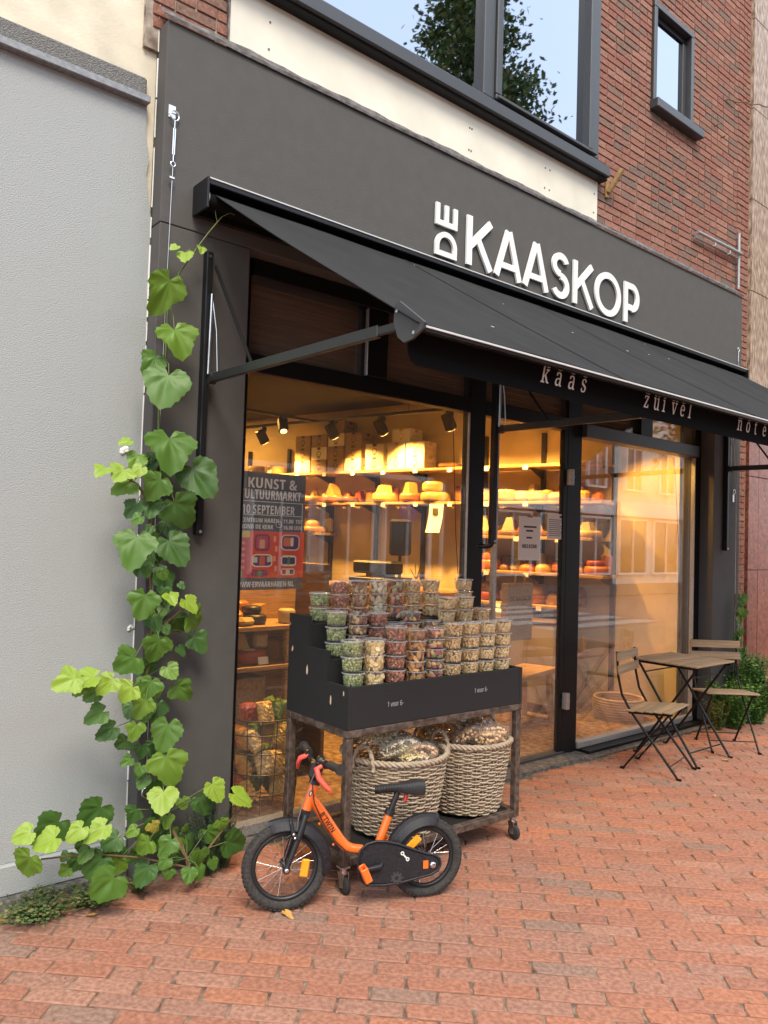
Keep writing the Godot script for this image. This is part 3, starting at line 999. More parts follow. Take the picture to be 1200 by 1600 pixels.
	for i in 7:
		var t := PI / 2 * i / 6.0
		vp.append(Vector2(vx0 + 0.05 - 0.05 * cos(t), 2.065 + 0.05 - 0.05 * sin(t)))
	for i in 7:
		var t := PI / 2 * i / 6.0
		vp.append(Vector2(vx1 - 0.05 + 0.05 * sin(t), 2.065 + 0.05 - 0.05 * cos(t)))
	vp.append(Vector2(vx1, 2.172))
	va.prism(vp, 1.4185, 1.4220)
	var val := part(a, "valance", va, M.valance_cloth)
	# lettering on the valance, one spaced serif italic letter at a time
	for wd in [["kaas", 2.268, 0.083, 0.100], ["zuivel", 2.972, 0.0755, 0.100], ["noten", 3.835, 0.094, 0.100]]:
		var word: String = wd[0]
		for i in word.length():
			letter(val, word[i], Vector3(wd[1] + i * wd[2], 2.085, 1.4228), wd[3], M.valance_text, true)
	# wall rails, arms and stays
	for x in [1.60, 3.605, 6.60]:
		var zw := 0.0 if x != 3.605 else -0.02
		var rl := MB.new()
		rl.bc(Vector3(x - 0.016, 1.495, zw + 0.002), Vector3(x + 0.016, 2.80, zw + 0.045), 0.004)
		var rail := part(a, "wall_rail", rl, M.awning_box)
		if x == 3.605:
			var hk := MB.new()
			hk.tube([Vector3(x, 1.50, zw + 0.025), Vector3(x - 0.003, 1.485, zw + 0.02), Vector3(x - 0.012, 1.478, zw - 0.01), Vector3(x - 0.02, 1.478, -0.085)], 0.015, 8)
			hk.tube([Vector3(x, 2.62, zw + 0.01), Vector3(x, 2.62, -0.085)], 0.013, 8)
			part(rail, "stand_off", hk, M.awning_box)
		var fs := MB.new()
		for y in [1.512, 2.775]:
			fs.lathe([Vector2(0.007, 0), Vector2(0.007, 0.003), Vector2(0, 0.004)], 10, Transform3D(Basis(Vector3.RIGHT, PI / 2), Vector3(x, y, zw + 0.0455)))
		part(rail, "screw", fs, M.steel)
		var pv := Vector3(x + 0.022, 2.215, zw + 0.055)
		var tip := Vector3(x + 0.022, 2.200, 1.395)
		var arm := MB.new()
		arm.bar(pv, tip.lerp(pv, 0.10), 0.022, 0.042, 0.003)
		arm.bar(tip.lerp(pv, 0.11), tip, 0.016, 0.030, 0.003)
		arm.lathe([Vector2(0, -0.016), Vector2(0.028, -0.016), Vector2(0.028, 0.016), Vector2(0, 0.016)], 16, Transform3D(Basis(Vector3.BACK, PI / 2), pv))
		part(a, "arm", arm, M.arm_dark)
		var stay := MB.new()
		stay.bar(Vector3(x + 0.024, 2.735, zw + 0.05), pv.lerp(tip, 0.27) + Vector3(0, 0.012, 0), 0.010, 0.014, 0.001)
		part(a, "stay", stay, M.awning_box)
		var gas := MB.new()
		gas.tube([Vector3(x + 0.003, 2.23, zw + 0.058), Vector3(x + 0.008, 2.60, zw + 0.058)], 0.0075, 8)
		gas.tube([Vector3(x + 0.008, 2.60, zw + 0.058), Vector3(x + 0.03, 2.43, zw + 0.072), Vector3(x + 0.038, 2.235, zw + 0.08)], 0.004, 6)
		part(a, "gas_spring", gas, M.steel)

func letter(parent: Node, ch: String, at: Vector3, size: float, m: Material, italic := false, serif := true, weight := 400, depth := 0.001) -> MeshInstance3D:
	var tm := TextMesh.new()
	var f := SystemFont.new()
	f.font_names = PackedStringArray(["Droid Serif" if serif else "Droid Sans"])
	f.font_weight = weight
	tm.font = f
	tm.text = ch
	tm.font_size = 64
	tm.pixel_size = size / 64.0
	tm.depth = depth
	tm.horizontal_alignment = HORIZONTAL_ALIGNMENT_LEFT
	tm.vertical_alignment = VERTICAL_ALIGNMENT_BOTTOM
	var b := Basis(Vector3(0.82, 0, 0), Vector3(0.23, 1.0, 0), Vector3(0, 0, 1)) if italic else Basis()
	return inst(parent, "letter", tm, m, Transform3D(b, at))

func words(parent: Node, text: String, at: Vector3, size: float, m: Material, align := HORIZONTAL_ALIGNMENT_CENTER, bold := true, stretch := 1.0, bs := Basis()) -> MeshInstance3D:
	var tm := TextMesh.new()
	var f := SystemFont.new()
	f.font_names = PackedStringArray(["Droid Sans"])
	f.font_weight = 700 if bold else 400
	tm.font = f
	tm.text = text
	tm.font_size = 64
	tm.pixel_size = size / 64.0
	tm.depth = 0.0006
	tm.horizontal_alignment = align
	tm.vertical_alignment = VERTICAL_ALIGNMENT_CENTER
	return inst(parent, "lettering", tm, m, Transform3D(bs * Basis.from_scale(Vector3(stretch, 1, 1)), at))

# ------------------------------------------------------------------ letters above the awning
func stroke(b: MB, p: Vector2, q: Vector2, w: float, layer: int, xf: Transform3D) -> void:
	var d := (q - p).normalized()
	var s := Vector2(-d.y, d.x) * w * 0.5
	b.prism(PackedVector2Array([p + s, q + s, q - s, p - s]), 0.0, 0.014 + layer * 0.0005, xf)

func arc(b: MB, ce: Vector2, rx: float, ry: float, a0: float, a1: float, w: float, layer: int, xf: Transform3D, n := 26) -> void:
	var zt := 0.014 + layer * 0.0005
	for i in n:
		var ta := a0 + (a1 - a0) * i / n
		var tb := a0 + (a1 - a0) * (i + 1) / n
		var oa := ce + Vector2(cos(ta) * rx, sin(ta) * ry); var ob := ce + Vector2(cos(tb) * rx, sin(tb) * ry)
		var ia := ce + Vector2(cos(ta) * (rx - w), sin(ta) * (ry - w)); var ib := ce + Vector2(cos(tb) * (rx - w), sin(tb) * (ry - w))
		var V := func(p: Vector2, z: float) -> Vector3: return xf * Vector3(p.x, p.y, z)
		b.quad(V.call(oa, zt), V.call(ob, zt), V.call(ib, zt), V.call(ia, zt), xf.basis * Vector3.BACK)
		var o := (oa + ob) * 0.5 - ce
		b.quad(V.call(oa, 0), V.call(ob, 0), V.call(ob, zt), V.call(oa, zt), xf.basis * Vector3(o.x, o.y, 0))
		b.quad(V.call(ia, 0), V.call(ib, 0), V.call(ib, zt), V.call(ia, zt), xf.basis * Vector3(-o.x, -o.y, 0))
		if i == 0: b.quad(V.call(oa, 0), V.call(ia, 0), V.call(ia, zt), V.call(oa, zt), xf.basis * Vector3(sin(ta), -cos(ta), 0) * signf(a1 - a0))
		if i == n - 1: b.quad(V.call(ob, 0), V.call(ib, 0), V.call(ib, zt), V.call(ob, zt), xf.basis * Vector3(-sin(tb), cos(tb), 0) * signf(a1 - a0))

func glyph(ch: String, h: float, w: float, s: float, xf: Transform3D) -> MB:
	var b := MB.new()
	var hs := s * 0.5
	match ch:
		"K":
			stroke(b, Vector2(hs, 0), Vector2(hs, h), s, 0, xf)
			stroke(b, Vector2(s * 0.7, h * 0.40), Vector2(w - s * 0.45, h - 0.002), s, 1, xf)
			stroke(b, Vector2(w * 0.40, h * 0.60), Vector2(w - s * 0.4, 0.0), s, 2, xf)
		"A":
			stroke(b, Vector2(hs * 0.9, 0), Vector2(w * 0.5 - s * 0.12, h), s * 0.96, 0, xf)
			stroke(b, Vector2(w - hs * 0.9, 0), Vector2(w * 0.5 + s * 0.12, h), s * 0.96, 1, xf)
			stroke(b, Vector2(w * 0.22, h * 0.25), Vector2(w * 0.78, h * 0.25), s * 0.85, 2, xf)
		"O":
			arc(b, Vector2(w * 0.5, h * 0.5), w * 0.5, h * 0.53, 0, TAU, s, 0, xf, 48)
		"P":
			stroke(b, Vector2(hs, 0), Vector2(hs, h), s, 0, xf)
			stroke(b, Vector2(s, h - hs), Vector2(w * 0.52, h - hs), s, 1, xf)
			stroke(b, Vector2(s, h * 0.36 + hs * 0.4), Vector2(w * 0.52, h * 0.36 + hs * 0.4), s, 2, xf)
			arc(b, Vector2(w * 0.5, h * 0.645), w * 0.5, h * 0.355, -PI / 2, PI / 2, s, 3, xf)
		"S":
			arc(b, Vector2(w * 0.5, h * 0.745), w * 0.47, h * 0.275, 0.35, PI * 1.5, s, 0, xf)
			arc(b, Vector2(w * 0.5, h * 0.275), w * 0.5, h * 0.295, -PI * 0.85, PI * 0.5, s, 1, xf)
		"D":
			stroke(b, Vector2(hs, 0), Vector2(hs, h), s, 0, xf)
			stroke(b, Vector2(s, hs), Vector2(w * 0.42, hs), s, 1, xf)
			stroke(b, Vector2(s, h - hs), Vector2(w * 0.42, h - hs), s, 2, xf)
			arc(b, Vector2(w * 0.4, h * 0.5), w * 0.6, h * 0.5, -PI / 2, PI / 2, s, 3, xf)
		"E":
			stroke(b, Vector2(hs, 0), Vector2(hs, h), s, 0, xf)
			for y in [hs, h * 0.5, h - hs]: stroke(b, Vector2(s, y), Vector2(w, y), s, 1, xf)
	return b

func make_sign() -> void:
	var s := thing("shop_sign", "white raised letters DE KAASKOP on the dark fascia", "sign", Vector3(0, 0, 0.006))
	var base := 3.187
	var h := 0.303
	for g in [["K", 3.297, 0.232], ["A", 3.548, 0.262], ["A", 3.826, 0.262], ["S", 4.118, 0.196], ["K", 4.360, 0.236], ["O", 4.616, 0.325], ["P", 4.986, 0.20]]:
		part(s, "letter", glyph(g[0], h, g[2], 0.046, Transform3D(Basis(), Vector3(g[1], base, 0))), M.sign_white)
	# the small word stands upright along the left edge, reading upwards
	var up := Basis(Vector3.BACK, PI / 2)
	part(s, "letter", glyph("D", 0.178, 0.148, 0.031, Transform3D(up, Vector3(3.213, 3.180, 0))), M.sign_white)
	part(s, "letter", glyph("E", 0.178, 0.128, 0.031, Transform3D(up, Vector3(3.213, 3.360, 0))), M.sign_white)

# ------------------------------------------------------------------ inside of the shop
const WT := 1.80078          # turn of things that stand along the slanting right wall
func W(t: float, w: float, y: float) -> Vector3:
	return Vector3(6.5 - 0.22795 * t - 0.97367 * w, y, -0.2 - 0.97367 * t + 0.22795 * w)

func ordinal(i: int) -> String:
	return ["first", "second", "third", "fourth", "fifth", "sixth", "seventh", "eighth", "ninth", "tenth", "eleventh", "twelfth", "thirteenth", "fourteenth", "fifteenth", "sixteenth", "seventeenth", "eighteenth", "nineteenth", "twentieth", "twenty-first", "twenty-second", "twenty-third", "twenty-fourth", "twenty-fifth", "twenty-sixth", "twenty-seventh", "twenty-eighth"][i]

func make_interior() -> void:
	var b := building
	bxpart(b, "shop_floor", Vector3(1.37, -0.10, -8.0), Vector3(6.9, -0.022, -0.24), M.shop_floor)
	bxpart(b, "side_wall", Vector3(1.37, -0.02, -8.0), Vector3(1.48, 3.29, -0.305), M.shop_wall)
	bxpart(b, "rear_wall", Vector3(1.37, -0.02, -8.15), Vector3(6.9, 3.29, -8.002), M.shop_wall)
	var sw := MB.new()
	sw.prism(PackedVector2Array([Vector2(-0.05, -0.02), Vector2(8.0, -0.02), Vector2(8.0, 3.29), Vector2(-0.05, 3.29)]), 0.0, 0.12, Transform3D(Basis(Vector3.UP, WT), W(0, 0, 0)))
	part(b, "side_wall", sw, M.shop_wall)
	# infill between the slanting wall and the pier
	bxpart(b, "wall_end", Vector3(6.40, -0.02, -0.42), Vector3(6.9, 3.29, -0.302), M.shop_wall)
	bxpart(b, "low_ceiling", Vector3(1.49, 3.05, -7.99), Vector3(5.75, 3.28, -3.1), M.shop_ceiling)
	# lighting track and spots
	var tr := thing("lighting_track", "black ceiling track that carries the spotlights inside the shop", "track")
	var tm := MB.new()
	tm.bar(W(0.3, 0.78, 2.80), W(5.9, 0.78, 2.80), 0.035, 0.03, 0.003)
	part(tr, "rail", tm, M.black_metal)
	var t2 := MB.new()
	t2.bar(W(3.9, 0.80, 2.80), Vector3(2.2, 2.80, -3.55), 0.035, 0.03, 0.003)
	part(tr, "cross_rail", t2, M.black_metal)
	for p in [W(1.0, 0.78, 2.815), W(2.6, 0.78, 2.815), W(5.0, 0.78, 2.815), Vector3(3.0, 2.815, -3.58)]:
		var h := MB.new()
		h.tube([p, Vector3(p.x, 3.29 if p.z > -3.0 else 3.05, p.z)], 0.004, 6)
		part(tr, "hanger", h, M.black_metal)
	var spots := [
		[W(0.50, 0.78, 2.785), W(0.25, 0.0, 1.75), 1.2, 36.0, "nearest the right end of the track"],
		[W(1.25, 0.78, 2.785), W(1.45, 0.15, 1.55), 2.5, 52.0, "above the shelves behind the door"],
		[W(2.11, 0.78, 2.785), W(1.95, 0.15, 1.55), 2.5, 52.0, "hanging just left of the door mullion"],
		[W(2.94, 0.78, 2.785), W(2.75, 0.10, 1.70), 2.5, 54.0, "above the white boxes on the top shelf"],
		[W(3.61, 0.78, 2.785), W(3.35, 0.12, 1.55), 2.2, 52.0, "in front of the shaded stack of boxes"],
		[W(4.69, 0.78, 2.785), W(4.45, 0.12, 1.60), 2.7, 52.0, "second from the left on the rear track"],
		[Vector3(4.30, 2.785, -3.57), Vector3(3.9, 0.9, -2.4), 2.2, 50.0, "leftmost on the cross track"],
		[Vector3(3.10, 2.785, -3.56), Vector3(2.9, 0.7, -2.2), 2.4, 46.0, "on the cross track near the side wall"],
		[Vector3(2.95, 3.288, -0.72), Vector3(2.42, 0.80, -0.92), 6.0, 30.0, "on the front ceiling above the cheese rack"],
		[Vector3(5.0, 3.288, -0.70), Vector3(5.2, 0.40, -1.3), 0.9, 36.0, "on the front ceiling above the bench"],
	]
	for s in spots:
		var dir: Vector3 = (s[1] - s[0]).normalized()
		var sp := thing("spotlight", "black track spotlight " + s[4], "spotlight", s[0], 0.0, "spotlights on the ceiling track")
		var bs := Basis.looking_at(dir, Vector3.UP if absf(dir.y) < 0.98 else Vector3.RIGHT)
		var pc := Vector3(0, -0.13, 0)
		var st := MB.new()
		st.bc(Vector3(-0.03, -0.055, -0.03), Vector3(0.03, -0.002, 0.03), 0.004)
		st.tube([Vector3(0, -0.05, 0), pc], 0.010, 8)
		part(sp, "bracket", st, M.black_metal)
		var hd := MB.new()
		hd.box(pc + bs * Vector3(0, 0, 0.015), Vector3(0.095, 0.095, 0.17), 0.012, bs)
		part(sp, "head", hd, M.black_metal)
		var gl := MB.new()
		gl.lathe([Vector2(0, 0.0), Vector2(0.034, 0.0), Vector2(0.034, 0.003), Vector2(0, 0.003)], 16, Transform3D(bs * Basis(Vector3.RIGHT, -PI / 2), pc + bs * Vector3(0, 0, -0.071)))
		part(sp, "lamp", gl, M.spot_glow)
		var l := SpotLight3D.new()
		l.name = "spot_light"
		l.light_color = Color(1.0, 0.73, 0.35)
		l.light_energy = s[2]
		l.light_size = 0.03
		l.spot_angle = s[3]
		l.spot_angle_attenuation = 0.6
		l.spot_range = 12.0
		l.spot_attenuation = 2.0
		l.shadow_enabled = true
		sp.add_child(l)
		l.transform = Transform3D(bs, pc + bs * Vector3(0, 0, -0.082))
	# recessed downlights in the front ceiling and the lower rear ceiling
	for q in [[2.6, 3.285, -1.3, "above the left pane"], [4.6, 3.285, -1.5, "above the door"], [3.1, 3.045, -4.4, "in the rear ceiling"], [4.4, 3.045, -5.6, "deep in the rear ceiling"]]:
		var dl := thing("downlight", "round recessed ceiling lamp %s" % q[3], "ceiling lamp", Vector3(q[0], q[1], q[2]), 0.0, "recessed ceiling lamps")
		var rg2 := MB.new()
		rg2.lathe([Vector2(0.060, 0.0), Vector2(0.075, -0.001), Vector2(0.075, -0.006), Vector2(0.058, -0.006)], 24)
		part(dl, "ring", rg2, M.aluminium)
		var lp := MB.new()
		lp.lathe([Vector2(0, -0.003), Vector2(0.058, -0.003)], 24)
		part(dl, "lamp", lp, M.spot_glow)
		var al := AreaLight3D.new()
		al.name = "area_light"
		al.area_size = Vector2(0.1, 0.1)
		al.light_color = Color(1.0, 0.74, 0.37)
		al.light_energy = 0.5 if q[0] > 4.5 else 1.2
		al.area_range = 14.0
		al.shadow_enabled = true
		dl.add_child(al)
		al.position = Vector3(0, -0.012, 0)
		al.rotation.x = -PI / 2
	# front ceiling, higher than the rear one
	bxpart(b, "front_ceiling", Vector3(1.49, 3.29, -3.09), Vector3(6.9, 3.299, -0.31), M.shop_ceiling)
	# shelving on the right wall
	var sh := thing("wall_shelves", "long wooden wall shelves on black uprights full of cheese", "shelves", W(0, 0, 0), WT)
	for t in [0.73, 1.46, 2.12, 2.89, 3.55, 4.24, 4.98, 5.7]:
		bxpart(sh, "upright", Vector3(t - 0.022, 0.05 if t < 2.5 else 0.95, -0.045), Vector3(t + 0.022, 2.62, -0.002), M.black_metal, 0.003)
	for s in [[0.72, 5.8, 2.27, 0.34], [0.72, 5.8, 1.915, 0.32], [0.80, 2.14, 1.575, 0.34], [4.10, 5.8, 1.56, 0.32], [0.68, 2.14, 1.235, 0.36], [0.95, 2.14, 0.93, 0.40], [0.95, 2.14, 0.50, 0.42]]:
		bxpart(sh, "board", Vector3(s[0], s[2] - 0.028, -s[3] - 0.05), Vector3(s[1], s[2], -0.05), M.shelf_wood, 0.003)
		for t in [0.73, 1.46, 2.12, 2.89, 3.55, 4.24, 4.98, 5.7]:
			if t < s[0] - 0.1 or t > s[1] + 0.02: continue
			var br := MB.new()
			br.prism(PackedVector2Array([Vector2(0.046, 0), Vector2(s[3] * 0.92, 0), Vector2(s[3] * 0.92, -0.012), Vector2(0.07, -0.085), Vector2(0.046, -0.085)]), -0.004, 0.004, Transform3D(Basis(Vector3(0, 0, -1), Vector3.UP, Vector3.RIGHT), Vector3(t, s[2] - 0.029, 0)))
			part(sh, "bracket", br, M.black_metal)
		# price cards clipped to the board edge
		var t3: float = s[0] + 0.3
		while t3 < s[1]:
			bxpart(sh, "price_card", Vector3(t3, s[2] - 0.05, -s[3] - 0.055), Vector3(t3 + 0.055, s[2] - 0.008, -s[3] - 0.052), M.paper)
			t3 += 0.43
	# counter with till
	var ct := thing("counter", "wooden shop counter with plank top behind the nut display", "counter", W(0, 0, 0), WT)
	bxpart(ct, "top", Vector3(1.75, 1.0, -1.35), Vector3(4.9, 1.045, -0.75), M.shelf_wood, 0.004)
	for i in 12:
		bxpart(ct, "plank", Vector3(1.80 + i * 0.255, 0.0, -1.30), Vector3(1.80 + i * 0.255 + 0.248, 0.995, -1.27), M.dark_wood if i % 3 else M.shelf_wood, 0.003)
	var rg := thing("cash_register", "black receipt printer and till on the wooden counter", "till", W(2.76, 1.02, 1.045), WT)
	bxpart(rg, "drawer", Vector3(-0.32, 0.0, -0.18), Vector3(0.22, 0.085, 0.18), M.black_metal, 0.008)
	bxpart(rg, "stand", Vector3(-0.16, 0.086, -0.03), Vector3(0.12, 0.115, 0.09), M.black_metal, 0.004)
	bxpart(rg, "printer", Vector3(-0.25, 0.116, -0.09), Vector3(0.25, 0.245, 0.11), M.black_metal, 0.02)
	var scn := thing("till_screen", "dark rounded till screen standing behind the black printer", "screen", W(2.60, 0.86, 1.045), -0.6)
	bxpart(scn, "foot", Vector3(-0.06, 0.0, -0.06), Vector3(0.06, 0.02, 0.06), M.black_metal, 0.004)
	bxpart(scn, "post", Vector3(-0.015, 0.02, -0.015), Vector3(0.015, 0.34, 0.015), M.black_metal, 0.002)
	bxpart(scn, "housing", Vector3(-0.11, 0.30, -0.02), Vector3(0.11, 0.665, 0.03), M.black_metal, 0.024)
	# bottle, basket of rolls and small pineapple on the counter
	var bo := MB.new()
	bo.lathe([Vector2(0, 0), Vector2(0.036, 0), Vector2(0.038, 0.01), Vector2(0.038, 0.15), Vector2(0.03, 0.18), Vector2(0.014, 0.205), Vector2(0.013, 0.26), Vector2(0, 0.262)], 16)
	var bt := thing("bottle", "dark bottle standing at the left end of the counter", "bottle", W(3.66, 1.05, 1.045))
	part(bt, "body", bo, M.cheese_black)
	var bl := MB.new()
	bl.lathe([Vector2(0.0385, 0.05), Vector2(0.0388, 0.05), Vector2(0.0388, 0.12), Vector2(0.0385, 0.12)], 16)
	part(bt, "label", bl, M.paper_kraft)
	var pn := thing("pineapple_jar", "yellow pot with sticks beside the till on the counter", "pot", W(2.30, 1.0, 1.045))
	var pj := MB.new()
	pj.lathe([Vector2(0, 0), Vector2(0.04, 0), Vector2(0.055, 0.03), Vector2(0.05, 0.07), Vector2(0.035, 0.09), Vector2(0, 0.09)], 14)
	part(pn, "pot", pj, M.cheese_yellow)
	for i in 7:
		var ps := MB.new()
		ps.tube([Vector3(0, 0.08, 0), Vector3(sin(i * 0.9) * 0.07, 0.2 + 0.03 * cos(i * 2.1), cos(i * 0.9) * 0.06)], 0.004, 5)
		part(pn, "stick", ps, M.dark_wood)
	# stand right of the door: low plank table and stool, basket and crates
	var st2 := thing("wooden_bench", "low plank bench standing on the shop floor behind the door", "bench", Vector3(5.05, -0.02, -0.95), 0.25)
	bxpart(st2, "seat", Vector3(-0.42, 0.42, -0.16), Vector3(0.42, 0.46, 0.16), M.shelf_wood, 0.004)
	for sx in [-0.36, 0.36]:
		for sz in [-0.11, 0.11]:
			var lg := MB.new()
			lg.bar(Vector3(sx * 0.92, 0.42, sz), Vector3(sx * 1.06, 0.0, sz * 1.15), 0.045, 0.045, 0.004)
			part(st2, "leg", lg, M.shelf_wood)
	var tb := thing("display_table", "wooden display table with bread boards behind the door glass", "table", Vector3(5.35, -0.02, -1.75), WT - 1.5708)
	bxpart(tb, "top", Vector3(-0.65, 0.70, -0.28), Vector3(0.55, 0.74, 0.28), M.shelf_wood, 0.004)
	for sx in [-0.58, 0.48]:
		for sz in [-0.22, 0.22]:
			bxpart(tb, "leg", Vector3(sx - 0.03, 0.0, sz - 0.03), Vector3(sx + 0.03, 0.698, sz + 0.03), M.dark_wood, 0.004)
	for i in 3:
		var cr := thing("white_box", "white storage box %s on the display table" % ["left", "in the middle", "right"][i], "box", Vector3(5.03 + i * 0.28, 0.72, -1.82 + i * 0.07), 0.3, "boxes on the display table")
		bxpart(cr, "tray", Vector3(-0.11, 0, -0.09), Vector3(0.11, 0.12, 0.09), M.carton_white, 0.006)
		bxpart(cr, "lid", Vector3(-0.115, 0.121, -0.095), Vector3(0.115, 0.145, 0.095), M.paper, 0.006)
	var cb := thing("fridge_cabinet", "pale low cabinet with dark frame behind the right pane", "cabinet", Vector3(5.75, -0.02, -1.35), WT)
	bxpart(cb, "body", Vector3(-0.3, 0.0, -0.25), Vector3(0.3, 0.80, 0.25), M.carton_white, 0.01)
	bxpart(cb, "frame", Vector3(-0.31, 0.802, -0.26), Vector3(0.31, 0.83, 0.26), M.dark_wood, 0.004)
	bxpart(cb, "plinth", Vector3(-0.305, 0.02, -0.262), Vector3(0.305, 0.1, -0.252), M.dark_wood, 0.004)
	var ob := thing("round_basket", "low round brown basket on the floor behind the right pane", "basket", Vector3(6.0, -0.02, -0.62))
	for i in 9:
		var rb := MB.new()
		rb.ring(Vector3(0, 0.018 + i * 0.022, 0), Vector3.UP, 0.20 + 0.006 * i - 0.0006 * i * i, 0.012, 36, 6)
		part(ob, "coil", rb, M.wicker_b)
	var obf := MB.new()
	obf.lathe([Vector2(0, 0.004), Vector2(0.19, 0.004), Vector2(0.19, 0.02), Vector2(0, 0.02)], 20)
	part(ob, "base", obf, M.wicker_b)

# ------------------------------------------------------------------ cheese and boxes
func cheese_mesh(kind: String, r: float, h: float) -> MB:
	var b := MB.new()
	var e := minf(h * 0.3, r * 0.25)
	match kind:
		"wheel":
			b.lathe([Vector2(0, 0), Vector2(r - e, 0), Vector2(r - e * 0.3, e * 0.3), Vector2(r, e), Vector2(r, h - e), Vector2(r - e * 0.3, h - e * 0.3), Vector2(r - e, h), Vector2(0, h)], 28)
		"half":
			var pr := [Vector2(r - e, 0), Vector2(r - e * 0.3, e * 0.3), Vector2(r, e), Vector2(r, h - e), Vector2(r - e * 0.3, h - e * 0.3), Vector2(r - e, h)]
			var n := 16
			for i in n:
				var a := PI * i / n
				var c := PI * (i + 1) / n
				for j in pr.size() - 1:
					var p: Vector2 = pr[j]
					var q: Vector2 = pr[j + 1]
					var o := Vector3(cos((a + c) * 0.5), (p.y + q.y - h) * 0.8 / h, sin((a + c) * 0.5))
					b.quad(Vector3(cos(a) * p.x, p.y, sin(a) * p.x), Vector3(cos(c) * p.x, p.y, sin(c) * p.x), Vector3(cos(c) * q.x, q.y, sin(c) * q.x), Vector3(cos(a) * q.x, q.y, sin(a) * q.x), o)
				b.ftri(Vector3(0, h, 0), Vector3(cos(a) * (r - e), h, sin(a) * (r - e)), Vector3(cos(c) * (r - e), h, sin(c) * (r - e)), Vector3.UP)
				b.ftri(Vector3(0, 0, 0), Vector3(cos(a) * (r - e), 0, sin(a) * (r - e)), Vector3(cos(c) * (r - e), 0, sin(c) * (r - e)), Vector3.DOWN)
			var poly := PackedVector2Array()
			for p in pr: poly.append(p)
			for k in pr.size(): poly.append(Vector2(-pr[pr.size() - 1 - k].x, pr[pr.size() - 1 - k].y))
			b.prism(poly, -0.002, 0.0)
		"wedge":
			b.prism(PackedVector2Array([Vector2(-r, 0), Vector2(r, 0), Vector2(r * 0.75, h), Vector2(-r * 0.2, h * 0.96)]), -r * 0.75, r * 0.75)
		"peak":
			b.prism(PackedVector2Array([Vector2(-r, 0), Vector2(r, 0), Vector2(r * 0.2, h), Vector2(-r * 0.05, h)]), -r * 0.7, r * 0.7)
		"loaf":
			b.box(Vector3(0, h * 0.5, 0), Vector3(r * 2, h, r * 1.5), minf(h, r) * 0.4)
		"dome":
			b.lathe([Vector2(0, 0), Vector2(r * 0.95, 0), Vector2(r, h * 0.3), Vector2(r * 0.85, h * 0.72), Vector2(r * 0.5, h * 0.95), Vector2(0, h)], 20)
	return b

var goods := {}
func good(kind: String, tone: String, p: Vector3, r: float, h: float, turn: float, label: String, cat := "cheese", group := "cheeses on the wall shelves") -> MeshInstance3D:
	var key := "%s_%.3f_%.3f" % [kind, r, h]
	if not goods.has(key): goods[key] = cheese_mesh(kind, r, h).mesh()
	var nm: String = {wheel = "round_cheese", half = "half_cheese", wedge = "cheese_wedge", peak = "cheese_wedge", loaf = "cheese_block", dome = "bread_loaf"}[kind]
	var o := inst(self, numbered(nm), goods[key], M["cheese_" + tone], Transform3D(Basis(Vector3.UP, turn), p))
	tag(o, label, cat, group)
	if cat == "cheese" and r > 0.09 and kind in ["wheel", "half"]:
		var st := MB.new()
		st.lathe([Vector2(0, 0), Vector2(r * 0.34, 0), Vector2(r * 0.34, 0.0012), Vector2(0, 0.0012)], 16, Transform3D(Basis(), Vector3(r * 0.1, h + 0.0006, -r * 0.35 if kind == "wheel" else r * 0.4)))
		part(o, "label", st, M.paper if int(h * 1000) % 2 else M.cheese_red)
		var pc := MB.new()
		pc.box(Vector3(-r * 0.3, 0.028, (-r - 0.012) if kind == "wheel" else -0.016), Vector3(0.07, 0.045, 0.002), 0.0, Basis(Vector3.RIGHT, 0.25))
		part(o, "price_card", pc, M.paper)
	return o

